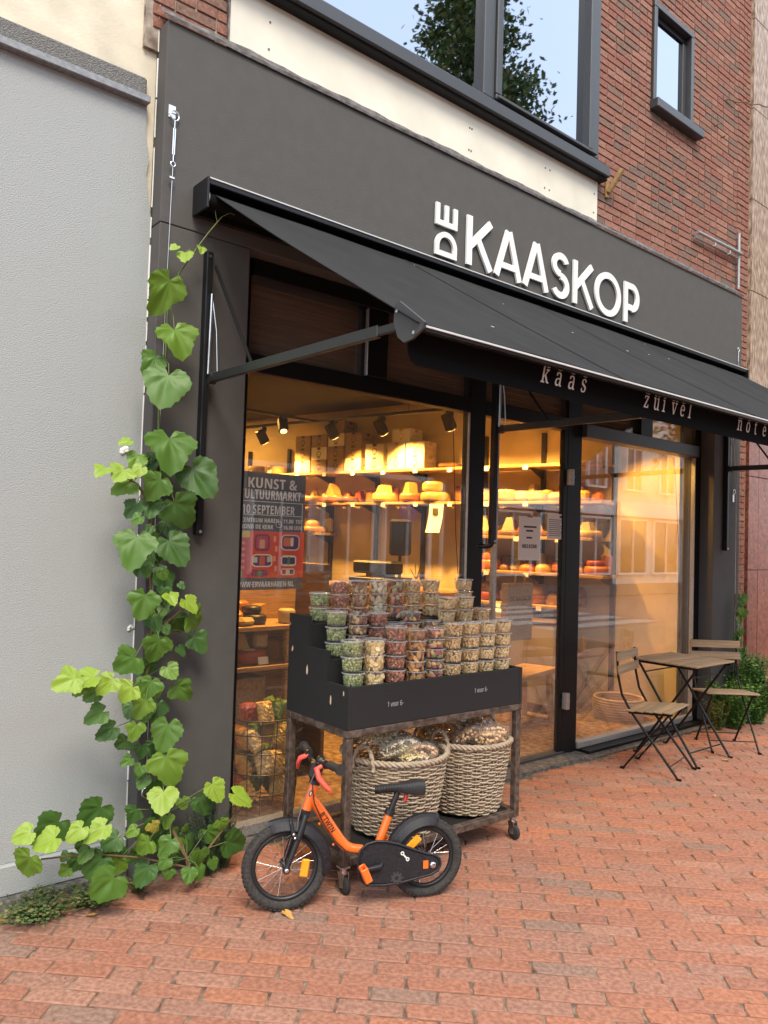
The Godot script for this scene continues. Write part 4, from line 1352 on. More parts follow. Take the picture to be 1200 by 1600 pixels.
func make_shelf_goods() -> void:
	var nouns := {wheel = "cheese wheel", half = "half cheese wheel", wedge = "cheese wedge", peak = "pointed cheese wedge", loaf = "cheese block", dome = "round loaf"}
	var words_of := {yellow = "yellow", pale = "pale yellow", orange = "orange", red = "red", brown = "brown", black = "black", cream = "cream coloured", herb = "speckled yellow"}
	# [t, kind, tone, r, h, (wedge on top: kind, tone, r, h)]
	var rows := {
		"second shelf": [1.915, [[0.93, "loaf", "yellow", 0.06, 0.10], [1.20, "loaf", "cream", 0.085, 0.085], [1.40, "half", "pale", 0.10, 0.10], [1.57, "loaf", "cream", 0.075, 0.105], [1.75, "half", "yellow", 0.11, 0.12], [2.02, "loaf", "cream", 0.06, 0.10],
			[2.60, "wheel", "herb", 0.15, 0.105, "half", "herb", 0.12, 0.11], [2.90, "half", "orange", 0.13, 0.10, "wedge", "yellow", 0.07, 0.115], [3.26, "half", "pale", 0.145, 0.105, "wedge", "pale", 0.08, 0.085], [3.80, "wheel", "brown", 0.13, 0.07], [4.00, "half", "orange", 0.15, 0.085, "peak", "yellow", 0.08, 0.14], [4.30, "wheel", "yellow", 0.16, 0.075], [4.75, "half", "pale", 0.13, 0.10, "peak", "pale", 0.07, 0.1], [5.2, "wheel", "orange", 0.14, 0.09]]],
		"third shelf behind the door": [1.575, [[0.88, "wheel", "pale", 0.12, 0.065, "wedge", "cream", 0.07, 0.08], [1.18, "loaf", "cream", 0.055, 0.13], [1.40, "wheel", "brown", 0.12, 0.055, "peak", "yellow", 0.07, 0.13], [1.56, "loaf", "red", 0.05, 0.09], [1.70, "wheel", "brown", 0.12, 0.055, "wedge", "cream", 0.06, 0.13], [1.98, "wheel", "pale", 0.11, 0.075, "wedge", "cream", 0.05, 0.13]]],
		"left third shelf": [1.56, [[4.3, "wheel", "yellow", 0.15, 0.07, "dome", "yellow", 0.1, 0.08], [4.72, "half", "pale", 0.14, 0.11, "peak", "yellow", 0.07, 0.11], [5.15, "wheel", "orange", 0.15, 0.1]]],
		"fourth shelf behind the door": [1.235, [[0.79, "wheel", "orange", 0.12, 0.08, "wheel", "red", 0.09, 0.05], [1.00, "dome", "yellow", 0.10, 0.075], [1.17, "loaf", "orange", 0.07, 0.095], [1.32, "dome", "yellow", 0.09, 0.085], [1.49, "dome", "orange", 0.09, 0.075], [1.63, "loaf", "cream", 0.05, 0.06], [1.74, "dome", "brown", 0.06, 0.065], [1.90, "wheel", "orange", 0.10, 0.10, "dome", "orange", 0.08, 0.10]]],
		"fifth shelf behind the door": [0.93, [[1.03, "loaf", "orange", 0.07, 0.13], [1.20, "dome", "yellow", 0.09, 0.11], [1.37, "wheel", "orange", 0.09, 0.09, "dome", "yellow", 0.07, 0.08], [1.56, "dome", "yellow", 0.10, 0.15], [1.72, "loaf", "pale", 0.06, 0.12], [1.90, "wheel", "red", 0.11, 0.09, "dome", "brown", 0.09, 0.10]]],
	}
	for nm in rows:
		var y: float = rows[nm][0]
		var list: Array = rows[nm][1]
		for i in list.size():
			var g: Array = list[i]
			var word: String = "%s %s" % [words_of[g[2]], nouns[g[1]]]
			var c := "cheese" if g[1] != "dome" else "bread"
			good(g[1], g[2], W(g[0], 0.26, y + 0.001), g[3], g[4], WT + PI + rng.randf_range(-0.15, 0.15), "%s, %s from right on the %s" % [word, ordinal(i), nm], c)
			if g.size() > 5:
				var word2: String = "%s %s" % [words_of[g[6]], nouns[g[5]]]
				good(g[5], g[6], W(g[0] + 0.01, 0.27, y + g[4] + 0.002), g[7], g[8], WT + PI + rng.randf_range(-0.5, 0.5), "%s topping %s pile on the %s" % [word2, ordinal(i), nm], "cheese" if g[5] != "dome" else "bread")
	# smaller pieces standing in a second row behind
	var rf := RandomNumberGenerator.new()
	rf.seed = 55
	for bk in [["second shelf", 1.915, 0.85, 5.3, 0.17], ["third shelf behind the door", 1.575, 0.86, 2.1, 0.13], ["left third shelf", 1.56, 4.2, 5.5, 0.16], ["fourth shelf behind the door", 1.235, 0.76, 2.1, 0.13], ["fifth shelf behind the door", 0.93, 1.0, 2.1, 0.14], ["lowest shelf behind the door", 0.50, 1.0, 2.1, 0.16]]:
		var t: float = bk[2]
		var n := 0
		while t < bk[3]:
			var kd: String = ["loaf", "half", "wheel", "dome", "loaf", "wedge"][rf.randi() % 6]
			var tn: String = ["yellow", "orange", "pale", "red", "brown", "cream", "herb"][rf.randi() % 7]
			good(kd, tn, W(t, 0.11 + rf.randf() * 0.02, bk[1] + 0.001), 0.058, snappedf(rf.randf_range(0.10, 0.19), 0.03), WT + PI + rf.randf_range(-0.2, 0.2), "%s %s, %s in back row, %s" % [words_of[tn], nouns[kd], ordinal(n), bk[0]], "cheese" if kd != "dome" else "bread")
			t += bk[4]
			n += 1
	# white gift boxes on the top shelf
	var boxm := MB.new()
	boxm.bc(Vector3(-0.12, 0, -0.12), Vector3(0.12, 0.148, 0.12), 0.003)
	var mb := boxm.mesh()
	var bands := MB.new()
	bands.bc(Vector3(-0.025, 0.118, -0.1215), Vector3(0.025, 0.146, -0.1203))
	bands.ring(Vector3(0, 0.068, -0.121), Vector3.BACK, 0.030, 0.0035, 20, 4, 0, TAU, 0.2)
	bands.bc(Vector3(-0.018, 0.022, -0.1215), Vector3(0.018, 0.034, -0.1203))
	bands.bc(Vector3(0.1203, 0.112, -0.03), Vector3(0.1215, 0.142, 0.03))
	bands.bc(Vector3(-0.1215, 0.112, -0.03), Vector3(-0.1203, 0.142, 0.03))
	for q in [-0.05, 0.0, 0.05]: bands.bc(Vector3(-0.1215, 0.06, q - 0.012), Vector3(-0.1203, 0.075, q + 0.012))
	var bm := bands.mesh()
	var places := [[2.80, 0, "right column, bottom"], [2.80, 1, "right column, upper"], [3.05, 0, "left column, bottom"], [3.05, 1, "left column, upper"], [2.99, 2, "single box on the very top"]]
	for p in places:
		var o := thing("gift_box", "white printed box, %s of the lit top shelf pile" % p[2], "box", W(p[0], 0.24, 2.271 + p[1] * 0.1485), WT, "white boxes on the top shelf")
		inst(o, "carton", mb, M.carton_white)
		inst(o, "print", bm, M.print_gold)
	for p in [[3.36, 0, "bottom"], [3.36, 1, "top"]]:
		var o := thing("gift_box", "white printed box, %s of the two left of the lit pile" % p[2], "box", W(p[0], 0.24, 2.271 + p[1] * 0.1485), WT + 0.08, "white boxes on the top shelf")
		inst(o, "carton", mb, M.carton_white)
		inst(o, "print", bm, M.print_dark)
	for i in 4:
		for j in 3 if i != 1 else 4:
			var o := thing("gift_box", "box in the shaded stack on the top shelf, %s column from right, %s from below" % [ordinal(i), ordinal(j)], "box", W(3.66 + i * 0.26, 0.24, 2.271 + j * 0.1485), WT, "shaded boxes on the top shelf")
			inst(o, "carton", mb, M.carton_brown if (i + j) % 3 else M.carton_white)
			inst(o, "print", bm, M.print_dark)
	var lf := good("loaf", "brown", W(2.42, 0.25, 2.271), 0.11, 0.055, WT, "dark brown loaf lying alone on the top shelf", "bread")
	for i in 2:
		good("wheel", "pale", W(5.0 + i * 0.35, 0.25, 2.271), 0.13, 0.12, WT, "pale cheese wheel at the %s far left of the top shelf" % ["near", "very"][i])
	# notice hanging from the second shelf
	var nt := thing("shelf_notice", "white notice sheet hanging from the second shelf", "notice", W(2.48, 0.40, 1.60), WT)
	var ns := MB.new()
	for i in 6:
		var y0 := 0.29 - i * 0.05
		var z0 := -0.004 * i * i * 0.5
		var z1 := -0.004 * (i + 1) * (i + 1) * 0.5
		ns.quad(Vector3(-0.085, y0, z0), Vector3(0.085, y0, z0), Vector3(0.085, y0 - 0.05, z1), Vector3(-0.085, y0 - 0.05, z1), Vector3(0, 0, -1))
	part(nt, "sheet", ns, M.paper)
	bxpart(nt, "picture", Vector3(-0.035, 0.17, -0.022), Vector3(0.035, 0.245, -0.018), M.print_dark)
	# cheese rack left, below the poster
	var rk := thing("cheese_rack", "wooden rack with cheese shelves below the poster", "rack", Vector3(2.2, -0.02, -1.15))
	for s in [0.975, 0.735]:
		bxpart(rk, "shelf", Vector3(0.0, s - 0.03, 0.0), Vector3(0.72, s, 0.36), M.shelf_wood, 0.004)
	bxpart(rk, "side_board", Vector3(0.44, 0.0, 0.30), Vector3(0.52, 0.942, 0.34), M.shelf_wood, 0.004)
	bxpart(rk, "back_board", Vector3(0.0, 0.0, -0.03), Vector3(0.75, 1.35, -0.005), M.shelf_wood, 0.004)
	bxpart(rk, "side_board", Vector3(-0.035, 0.0, -0.03), Vector3(-0.005, 1.35, 0.34), M.dark_wood, 0.004)
	bxpart(rk, "side_board", Vector3(0.725, 0.0, -0.03), Vector3(0.755, 1.35, 0.34), M.dark_wood, 0.004)
	var k := 0
	for g in [[2.30, 0.956, -0.95, "loaf", "yellow", 0.09, 0.10], [2.36, 0.956, -0.84, "loaf", "pale", 0.055, 0.05], [2.47, 0.956, -0.92, "wheel", "black", 0.075, 0.06], [2.46, 1.017, -0.94, "wheel", "black", 0.06, 0.05], [2.58, 0.956, -1.0, "half", "yellow", 0.09, 0.11], [2.68, 0.956, -0.88, "wheel", "cream", 0.055, 0.09], [2.44, 0.956, -1.08, "wheel", "orange", 0.07, 0.13], [2.32, 0.956, -1.08, "wheel", "black", 0.06, 0.14]]:
		good(g[3], g[4], Vector3(g[0], g[1], g[2]), g[5], g[6], PI + 0.2 * k, "%s %s, %s on the rack shelf under the poster" % [words_of[g[4]], nouns[g[3]], ["far left", "small one front left", "in the middle", "topmost in the middle", "right of the black ones", "at the right end", "at the back in the middle", "at the back left"][k]], "cheese", "cheeses on the rack")
		k += 1
	k = 0
	for g in [[2.44, 0.716, -0.94, "wheel", "red", 0.12, 0.085], [2.40, 0.802, -0.96, "wedge", "pale", 0.05, 0.10], [2.52, 0.802, -0.93, "loaf", "cream", 0.045, 0.10], [2.28, 0.716, -1.0, "half", "yellow", 0.07, 0.15], [2.38, 0.716, -1.09, "half", "yellow", 0.07, 0.17], [2.62, 0.716, -1.02, "half", "orange", 0.09, 0.12]]:
		good(g[3], g[4], Vector3(g[0], g[1], g[2]), g[5], g[6], PI - 0.15 * k, "%s %s, %s on the lower rack shelf" % [words_of[g[4]], nouns[g[3]], ["in front", "on the red wheel at left", "on the red wheel at right", "far left", "behind the red wheel", "at the right end"][k]], "cheese", "cheeses on the rack")
		k += 1
	for q in [[2.30, -0.98, 0.0, "lower left"], [2.55, -0.96, 0.0, "lower right"], [2.42, -0.98, 0.33, "upper"]]:
		var cb := thing("carton", "brown carton under the cheese rack, %s one" % q[3], "carton", Vector3(q[0], -0.02 + q[2], q[1]), 0.05, "cartons under the rack")
		bxpart(cb, "box", Vector3(-0.12, 0, -0.10), Vector3(0.12, 0.32, 0.10), M.carton_brown, 0.004)
		bxpart(cb, "tape", Vector3(-0.03, 0.321, -0.101), Vector3(0.03, 0.3225, 0.101), M.paper_kraft)
	# wire basket of bagged goods just behind the glass
	var wb := thing("wire_basket", "round wire basket full of green and yellow bags behind the left pane", "basket", Vector3(2.28, -0.02, -0.48))
	for y in [0.03, 0.14, 0.25, 0.36, 0.46, 0.54]:
		var rgm := MB.new()
		rgm.ring(Vector3(0, y, 0), Vector3.UP, 0.19 + 0.08 * y, 0.004, 40, 5)
		part(wb, "hoop", rgm, M.black_metal)
	for i in 18:
		var a := TAU * i / 18
		var up := MB.new()
		up.tube([Vector3(cos(a) * 0.192, 0.03, sin(a) * 0.192), Vector3(cos(a) * 0.233, 0.54, sin(a) * 0.233)], 0.003, 5)
		part(wb, "wire", up, M.black_metal)
	var btones := ["herb", "yellow", "leaf1", "pale", "red", "leaf0", "cream", "leaf1"]
	for i in 22:
		var a := i * 2.4
		var lvl := i / 6
		var rad := 0.105 if i < 18 else 0.07
		var tone: String = btones[i % 8]
		var bm2: Material = M[tone] if tone.begins_with("leaf") else M["cheese_" + tone]
		var bg := inst(self, numbered("snack_bag"), bag_mesh(0.10, 0.13, 0.035, i % 4), bm2, Transform3D(Basis(Vector3.UP, a + 1.57) * Basis(Vector3.RIGHT, 0.4 + 0.2 * sin(i)), Vector3(2.28 + cos(a) * rad, 0.06 + lvl * 0.135, -0.48 + sin(a) * rad)))
		tag(bg, "%s snack bag in the wire basket, %s layer, %s piece" % [{herb = "speckled", yellow = "yellow", leaf1 = "green", pale = "pale yellow", red = "red", leaf0 = "dark green", cream = "cream"}[tone], ["bottom", "second", "third", "top"][lvl], ordinal(i % 6)], "bag", "bags in the wire basket")

var bag_cache := {}
func bag_mesh(w: float, h: float, d: float, s: int) -> ArrayMesh:
	# a filled pouch: pinched at both ends, lumpy between
	var key := "%.3f_%.3f_%.3f_%d" % [w, h, d, s]
	if bag_cache.has(key): return bag_cache[key]
	var f := FastNoiseLite.new()
	f.seed = 40 + s
	f.frequency = 14.0
	var b := MB.new()
	var nu := 12
	var nv := 12
	var pt := func(i: int, j: int, side: float) -> Vector3:
		var u := float(i) / nu * 2.0 - 1.0
		var vv := float(j) / nv * 2.0 - 1.0
		var full := pow(maxf(0.0, 1.0 - u * u), 0.5) * pow(maxf(0.0, 1.0 - vv * vv * vv * vv), 0.6)
		var p := Vector3(u * w * 0.5 * (1.0 - 0.08 * (1.0 - absf(vv))), vv * h * 0.5 + h * 0.5, 0)
		var nz := f.get_noise_3d(p.x * 4.0, p.y * 4.0, side * 3.0)
		p.z = side * d * full * (1.0 + 0.55 * nz) + 0.01 * f.get_noise_2d(p.x * 6.0 + 9.0, p.y * 6.0)
		p.x += 0.006 * f.get_noise_2d(p.y * 5.0, 3.0)
		return p
	for side in [-1.0, 1.0]:
		for i in nu:
			for j in nv:
				b.quad(pt.call(i, j, side), pt.call(i + 1, j, side), pt.call(i + 1, j + 1, side), pt.call(i, j + 1, side), Vector3(0, 0, side))
	bag_cache[key] = b.mesh()
	return bag_cache[key]

# ------------------------------------------------------------------ things on the glass
func make_window_things() -> void:
	var p := thing("event_poster", "dark and orange event poster stuck inside the left pane", "poster", Vector3(2.105, 1.525, -0.166))
	bxpart(p, "sheet", Vector3(-0.205, -0.30, -0.004), Vector3(0.205, 0.302, -0.002), M.poster_dark)
	var z := -0.0012
	words(p, "KUNST &", Vector3(0.0, 0.245, z), 0.072, M.poster_text, HORIZONTAL_ALIGNMENT_CENTER, true, 1.0)
	words(p, "CULTUURMARKT", Vector3(-0.008, 0.187, z), 0.066, M.poster_text, HORIZONTAL_ALIGNMENT_CENTER, true, 0.72)
	words(p, "10 SEPTEMBER", Vector3(-0.018, 0.110, z), 0.062, M.poster_text, HORIZONTAL_ALIGNMENT_CENTER, true, 0.74)
	words(p, "CENTRUM HAREN", Vector3(-0.180, 0.055, z), 0.030, M.poster_text, HORIZONTAL_ALIGNMENT_LEFT, true, 0.9)
	words(p, "ROND DE KERK", Vector3(-0.180, 0.022, z), 0.030, M.poster_text, HORIZONTAL_ALIGNMENT_LEFT, true, 0.9)
	words(p, "11.00  TOT", Vector3(0.072, 0.055, z), 0.028, M.poster_text, HORIZONTAL_ALIGNMENT_LEFT, true, 0.9)
	words(p, "16.00 UUR", Vector3(0.072, 0.022, z), 0.028, M.poster_text, HORIZONTAL_ALIGNMENT_LEFT, true, 0.9)
	words(p, "WWW·ERVAARHAREN·NL", Vector3(-0.020, -0.272, z), 0.038, M.poster_text, HORIZONTAL_ALIGNMENT_CENTER, true, 0.76)
	var rule := MB.new()
	for y in [0.150, 0.082]: rule.bc(Vector3(-0.2, y, -0.0018), Vector3(0.19, y + 0.003, -0.0012))
	rule.bc(Vector3(0.187, 0.0, -0.0018), Vector3(0.190, 0.149, -0.0012))
	rule.ring(Vector3(0.045, 0.038, -0.0014), Vector3.BACK, 0.017, 0.0016, 24, 4, 0, TAU, 0.2)
	rule.bc(Vector3(0.044, 0.038, -0.0018), Vector3(0.046, 0.049, -0.0012))
	rule.bc(Vector3(0.045, 0.037, -0.0018), Vector3(0.053, 0.039, -0.0012))
	part(p, "rule", rule, M.poster_text)
	var art := MB.new()
	art.v = PackedVector3Array([Vector3(-0.205, -0.238, -0.0014), Vector3(-0.205, 0.0, -0.0014), Vector3(0.205, 0.0, -0.0014), Vector3(-0.205, -0.238, -0.0014), Vector3(0.205, 0.0, -0.0014), Vector3(0.205, -0.238, -0.0014)])
	art.uv = PackedVector2Array([Vector2(0, 1), Vector2(0, 0), Vector2(1, 0), Vector2(0, 1), Vector2(1, 0), Vector2(1, 1)])
	for i in 6: art.n.push_back(Vector3.BACK)
	var am := StandardMaterial3D.new()
	am.resource_name = "poster_art"
	am.albedo_texture = poster_art()
	am.roughness = 0.5
	part(p, "artwork", art, am)
	# papers on the door
	var n1 := thing("door_notice", "white portrait notice sheet on the middle of the door glass", "notice", Vector3(4.14, 1.54, -0.135))
	bxpart(n1, "sheet", Vector3(-0.115, -0.15, -0.0015), Vector3(0.115, 0.15, 0.0), M.paper)
	words(n1, "WELKOM!", Vector3(0, -0.055, 0.0012), 0.036, M.print_dark, HORIZONTAL_ALIGNMENT_CENTER, true, 0.95)
	var np := MB.new()
	for q in [[-0.065, 0.072, 0.085], [-0.035, -0.002, 0.04], [-0.04, 0.045, 0.05]]: np.bc(Vector3(q[0], q[1], 0.0004), Vector3(q[2] - 0.015, q[1] + 0.012, 0.0009))
	part(n1, "print", np, M.print_dark)
	var tp := MB.new()
	tp.bc(Vector3(-0.03, 0.142, 0.0004), Vector3(0.03, 0.158, 0.001))
	part(n1, "tape", tp, M.paper_kraft)
	var n2 := thing("door_notice", "smaller printed notice sheet at the hinge side of the door glass", "notice", Vector3(4.43, 1.63, -0.135))
	bxpart(n2, "sheet", Vector3(-0.10, -0.09, -0.0015), Vector3(0.10, 0.09, 0.0), M.paper)
	var pl := MB.new()
	for i in 9: pl.bc(Vector3(-0.085, 0.045 - i * 0.014, 0.0004), Vector3(0.08 - 0.02 * (i * 7 % 3), 0.049 - i * 0.014, 0.0009))
	pl.bc(Vector3(0.035, 0.062, 0.0004), Vector3(0.085, 0.078, 0.0009))
	part(n2, "print", pl, M.print_dark)
	var bg := thing("paper_bag", "brown paper carrier bag hanging inside the door glass", "bag", Vector3(4.12, 0.84, -0.215))
	bxpart(bg, "body", Vector3(-0.135, 0.0, -0.03), Vector3(0.135, 0.39, 0.03), M.paper_kraft, 0.006)
	var hn := MB.new()
	hn.tube([Vector3(-0.05, 0.385, 0.02), Vector3(-0.05, 0.43, 0.022), Vector3(-0.035, 0.447, 0.022), Vector3(0.035, 0.447, 0.022), Vector3(0.05, 0.43, 0.022), Vector3(0.05, 0.385, 0.02)], 0.008, 6)
	part(bg, "handle", hn, M.paper_kraft)
	words(bg, "DE KAASKOP", Vector3(0, 0.285, 0.0306), 0.045, M.print_dark, HORIZONTAL_ALIGNMENT_CENTER, false, 0.85)
	var cord := MB.new()
	cord.tube([Vector3(3.445, 2.32, -0.21), Vector3(3.50, 1.55, -0.21), Vector3(3.53, 1.2, -0.20)], 0.003, 5)
	solo("blind_cord", cord, M.black_metal, "thin dark blind cord hanging behind the left pane", "cord")
	var cord2 := MB.new()
	cord2.tube([Vector3(6.14, 2.28, -0.21), Vector3(6.24, 1.5, -0.21), Vector3(6.27, 0.4, -0.20)], 0.003, 5)
	solo("blind_cord", cord2, M.black_metal, "thin dark blind cord hanging at the edge of the right pane", "cord")

func poster_art() -> ImageTexture:
	var w := 240
	var h := 140
	var im := Image.create(w, h, false, Image.FORMAT_RGB8)
	im.fill(Color(0.86, 0.27, 0.08))
	im.fill_rect(Rect2i(0, 0, 52, h), Color(0.78, 0.12, 0.12))
	var disc := func(cx: int, cy: int, rx: int, ry: int, c: Color) -> void:
		for y in range(maxi(0, cy - ry), mini(h, cy + ry + 1)):
			for x in range(maxi(0, cx - rx), mini(w, cx + rx + 1)):
				if pow(float(x - cx) / rx, 4) + pow(float(y - cy) / ry, 4) < 1.0: im.set_pixel(x, y, c)
	disc.call(30, 8, 18, 12, Color(0.85, 0.75, 0.25))
	disc.call(6, 128, 20, 14, Color(0.60, 0.65, 0.25))
	disc.call(90, 34, 27, 26, Color(0.50, 0.13, 0.28)); disc.call(90, 34, 21, 20, Color(0.72, 0.24, 0.33)); disc.call(90, 38, 10, 14, Color(0.86, 0.62, 0.45))
	disc.call(190, 32, 34, 25, Color(0.92, 0.80, 0.65)); disc.call(190, 32, 30, 21, Color(0.28, 0.12, 0.42)); disc.call(178, 30, 14, 14, Color(0.88, 0.45, 0.20)); disc.call(196, 30, 6, 14, Color(0.95, 0.85, 0.7))
	disc.call(92, 88, 36, 20, Color(0.94, 0.84, 0.7)); disc.call(92, 88, 32, 16, Color(0.36, 0.14, 0.40)); disc.call(92, 88, 10, 14, Color(0.85, 0.35, 0.18)); disc.call(68, 86, 8, 9, Color(0.80, 0.80, 0.66)); disc.call(116, 84, 8, 9, Color(0.78, 0.78, 0.62))
	disc.call(186, 88, 28, 17, Color(0.93, 0.90, 0.78)); disc.call(172, 88, 10, 11, Color(0.22, 0.12, 0.35)); disc.call(199, 88, 10, 11, Color(0.22, 0.12, 0.35)); disc.call(186, 88, 5, 13, Color(0.35, 0.52, 0.25))
	disc.call(84, 126, 30, 11, Color(0.52, 0.15, 0.28)); disc.call(84, 126, 7, 10, Color(0.25, 0.5, 0.25))
	disc.call(184, 122, 26, 11, Color(0.9, 0.82, 0.7)); disc.call(170, 122, 7, 7, Color(0.70, 0.12, 0.15)); disc.call(198, 122, 7, 7, Color(0.3, 0.12, 0.2))
	for i in 4: disc.call(134 + (i % 2) * 6, 22 + i * 30, 5, 9, Color(0.94, 0.62, 0.40))
	for i in 5: disc.call(26, 36 + i * 18, 6, 5, Color(0.90, 0.50, 0.38))
	return ImageTexture.create_from_image(im)

# ------------------------------------------------------------------ display cart with nut tubs
func make_cart() -> void:
	var c := thing("display_cart", "steel trolley with stepped black display box in front of the left pane", "cart", Vector3(2.02, 0, 0.165), -0.025)
	var w := 1.10
	var d := 0.49
	# steel frame
	var fr := MB.new()
	for x in [0.0, w - 0.035]:
		for z in [0.0, d - 0.035]:
			var lg := MB.new()
			lg.bc(Vector3(x, 0.115, z), Vector3(x + 0.035, 0.650, z + 0.035), 0.003)
			part(c, "leg", lg, M.cart_steel)
	for y in [[0.115, 0.15], [0.652, 0.685]]:
		for z in [0.0, d - 0.035]: bxpart(c, "rail", Vector3(0.0375 if y[0] < 0.2 else 0.0, y[0], z), Vector3(w - (0.0375 if y[0] < 0.2 else 0.0), y[1], z + 0.035), M.cart_steel, 0.003)
		for x in [0.0, w - 0.035]: bxpart(c, "rail", Vector3(x, y[0], 0.0375), Vector3(x + 0.035, y[1], d - 0.0375), M.cart_steel, 0.003)
	bxpart(c, "lower_shelf", Vector3(0.036, 0.118, 0.036), Vector3(w - 0.036, 0.135, d - 0.036), M.cart_black, 0.002)
	# castors
	for x in [0.02, w - 0.02]:
		for z in [0.025, d - 0.025]:
			var cs := MB.new()
			cs.bc(Vector3(x - 0.022, 0.105, z - 0.022), Vector3(x + 0.022, 0.114, z + 0.022), 0.002)
			cs.tube([Vector3(x, 0.08, z), Vector3(x, 0.106, z)], 0.016, 12)
			for s in [-0.016, 0.012]: cs.prism(PackedVector2Array([Vector2(-0.02, 0.09), Vector2(0.02, 0.09), Vector2(0.022, 0.03), Vector2(-0.002, 0.026)]), x + s, x + s + 0.004, Transform3D(Basis(Vector3(0, 0, 1), Vector3.UP, Vector3(1, 0, 0)), Vector3(0, 0, z)))
			var k := part(c, "castor", cs, M.steel)
			var wh := MB.new()
			wh.lathe([Vector2(0.0, -0.010), Vector2(0.03, -0.010), Vector2(0.036, -0.006), Vector2(0.036, 0.006), Vector2(0.03, 0.010), Vector2(0.0, 0.010)], 20, Transform3D(Basis(Vector3.BACK, PI / 2), Vector3(x, 0.036, z + 0.012)))
			part(k, "wheel", wh, M.rubber)
	# stepped display box
	var prof := PackedVector2Array([Vector2(0.0, 0.687), Vector2(0.49, 0.687), Vector2(0.49, 0.868), Vector2(0.325, 0.868), Vector2(0.325, 1.002), Vector2(0.165, 1.002), Vector2(0.165, 1.140), Vector2(0.0, 1.140)])
	var sideb := Basis(Vector3(0, 0, 1), Vector3.UP, Vector3(1, 0, 0))
	for x in [0.0, w - 0.018]:
		var sd := MB.new()
		sd.prism(prof, x, x + 0.018, Transform3D(sideb, Vector3.ZERO))
		part(c, "side_panel", sd, M.cart_black)
	bxpart(c, "front_panel", Vector3(0.0185, 0.687, d - 0.018), Vector3(w - 0.0185, 0.868, d), M.cart_black, 0.002)
	bxpart(c, "back_panel", Vector3(0.0185, 0.687, 0.0), Vector3(w - 0.0185, 1.13, 0.015), M.cart_black, 0.002)
	bxpart(c, "floor_board", Vector3(0.0185, 0.833, 0.33), Vector3(w - 0.0185, 0.847, d - 0.0185), M.cart_black)
	bxpart(c, "step_board", Vector3(0.0185, 0.945, 0.17), Vector3(w - 0.0185, 0.959, 0.329), M.cart_black)
	bxpart(c, "step_board", Vector3(0.0185, 1.089, 0.0155), Vector3(w - 0.0185, 1.103, 0.169), M.cart_black)
	bxpart(c, "riser", Vector3(0.0185, 0.8475, 0.318), Vector3(w - 0.0185, 0.9445, 0.329), M.cart_black)
	bxpart(c, "riser", Vector3(0.0185, 0.9595, 0.158), Vector3(w - 0.0185, 1.0885, 0.169), M.cart_black)
	# chipped paint on the side, bare wood showing
	var rr := RandomNumberGenerator.new()
	rr.seed = 4
	for q in [[0.165, 0.895, 0.012, 0.05], [0.035, 0.975, 0.010, 0.028], [0.36, 0.790, 0.010, 0.042], [0.455, 0.838, 0.006, 0.028], [0.01, 1.09, 0.004, 0.012]]:
		var chp := MB.new()
		var poly := PackedVector2Array()
		for i in 9:
			var a := TAU * i / 9.0
			var s := rr.randf_range(0.6, 1.2)
			poly.append(Vector2(q[0] + cos(a) * q[2] * s * 0.6, q[1] + sin(a) * q[3] * s * 0.5))
		chp.prism(poly, -0.0012, -0.0003, Transform3D(sideb, Vector3.ZERO))
		part(c, "paint_chip", chp, M.chip)
	# chalked prices
	var fz := d + 0.0006
	words(c, "1 voor 6-", Vector3(0.26, 0.775, fz), 0.031, M.chalk, HORIZONTAL_ALIGNMENT_CENTER, false, 0.75)
	words(c, "1 voor 6-", Vector3(0.80, 0.783, fz), 0.031, M.chalk, HORIZONTAL_ALIGNMENT_CENTER, false, 0.75)
	make_tubs(c)

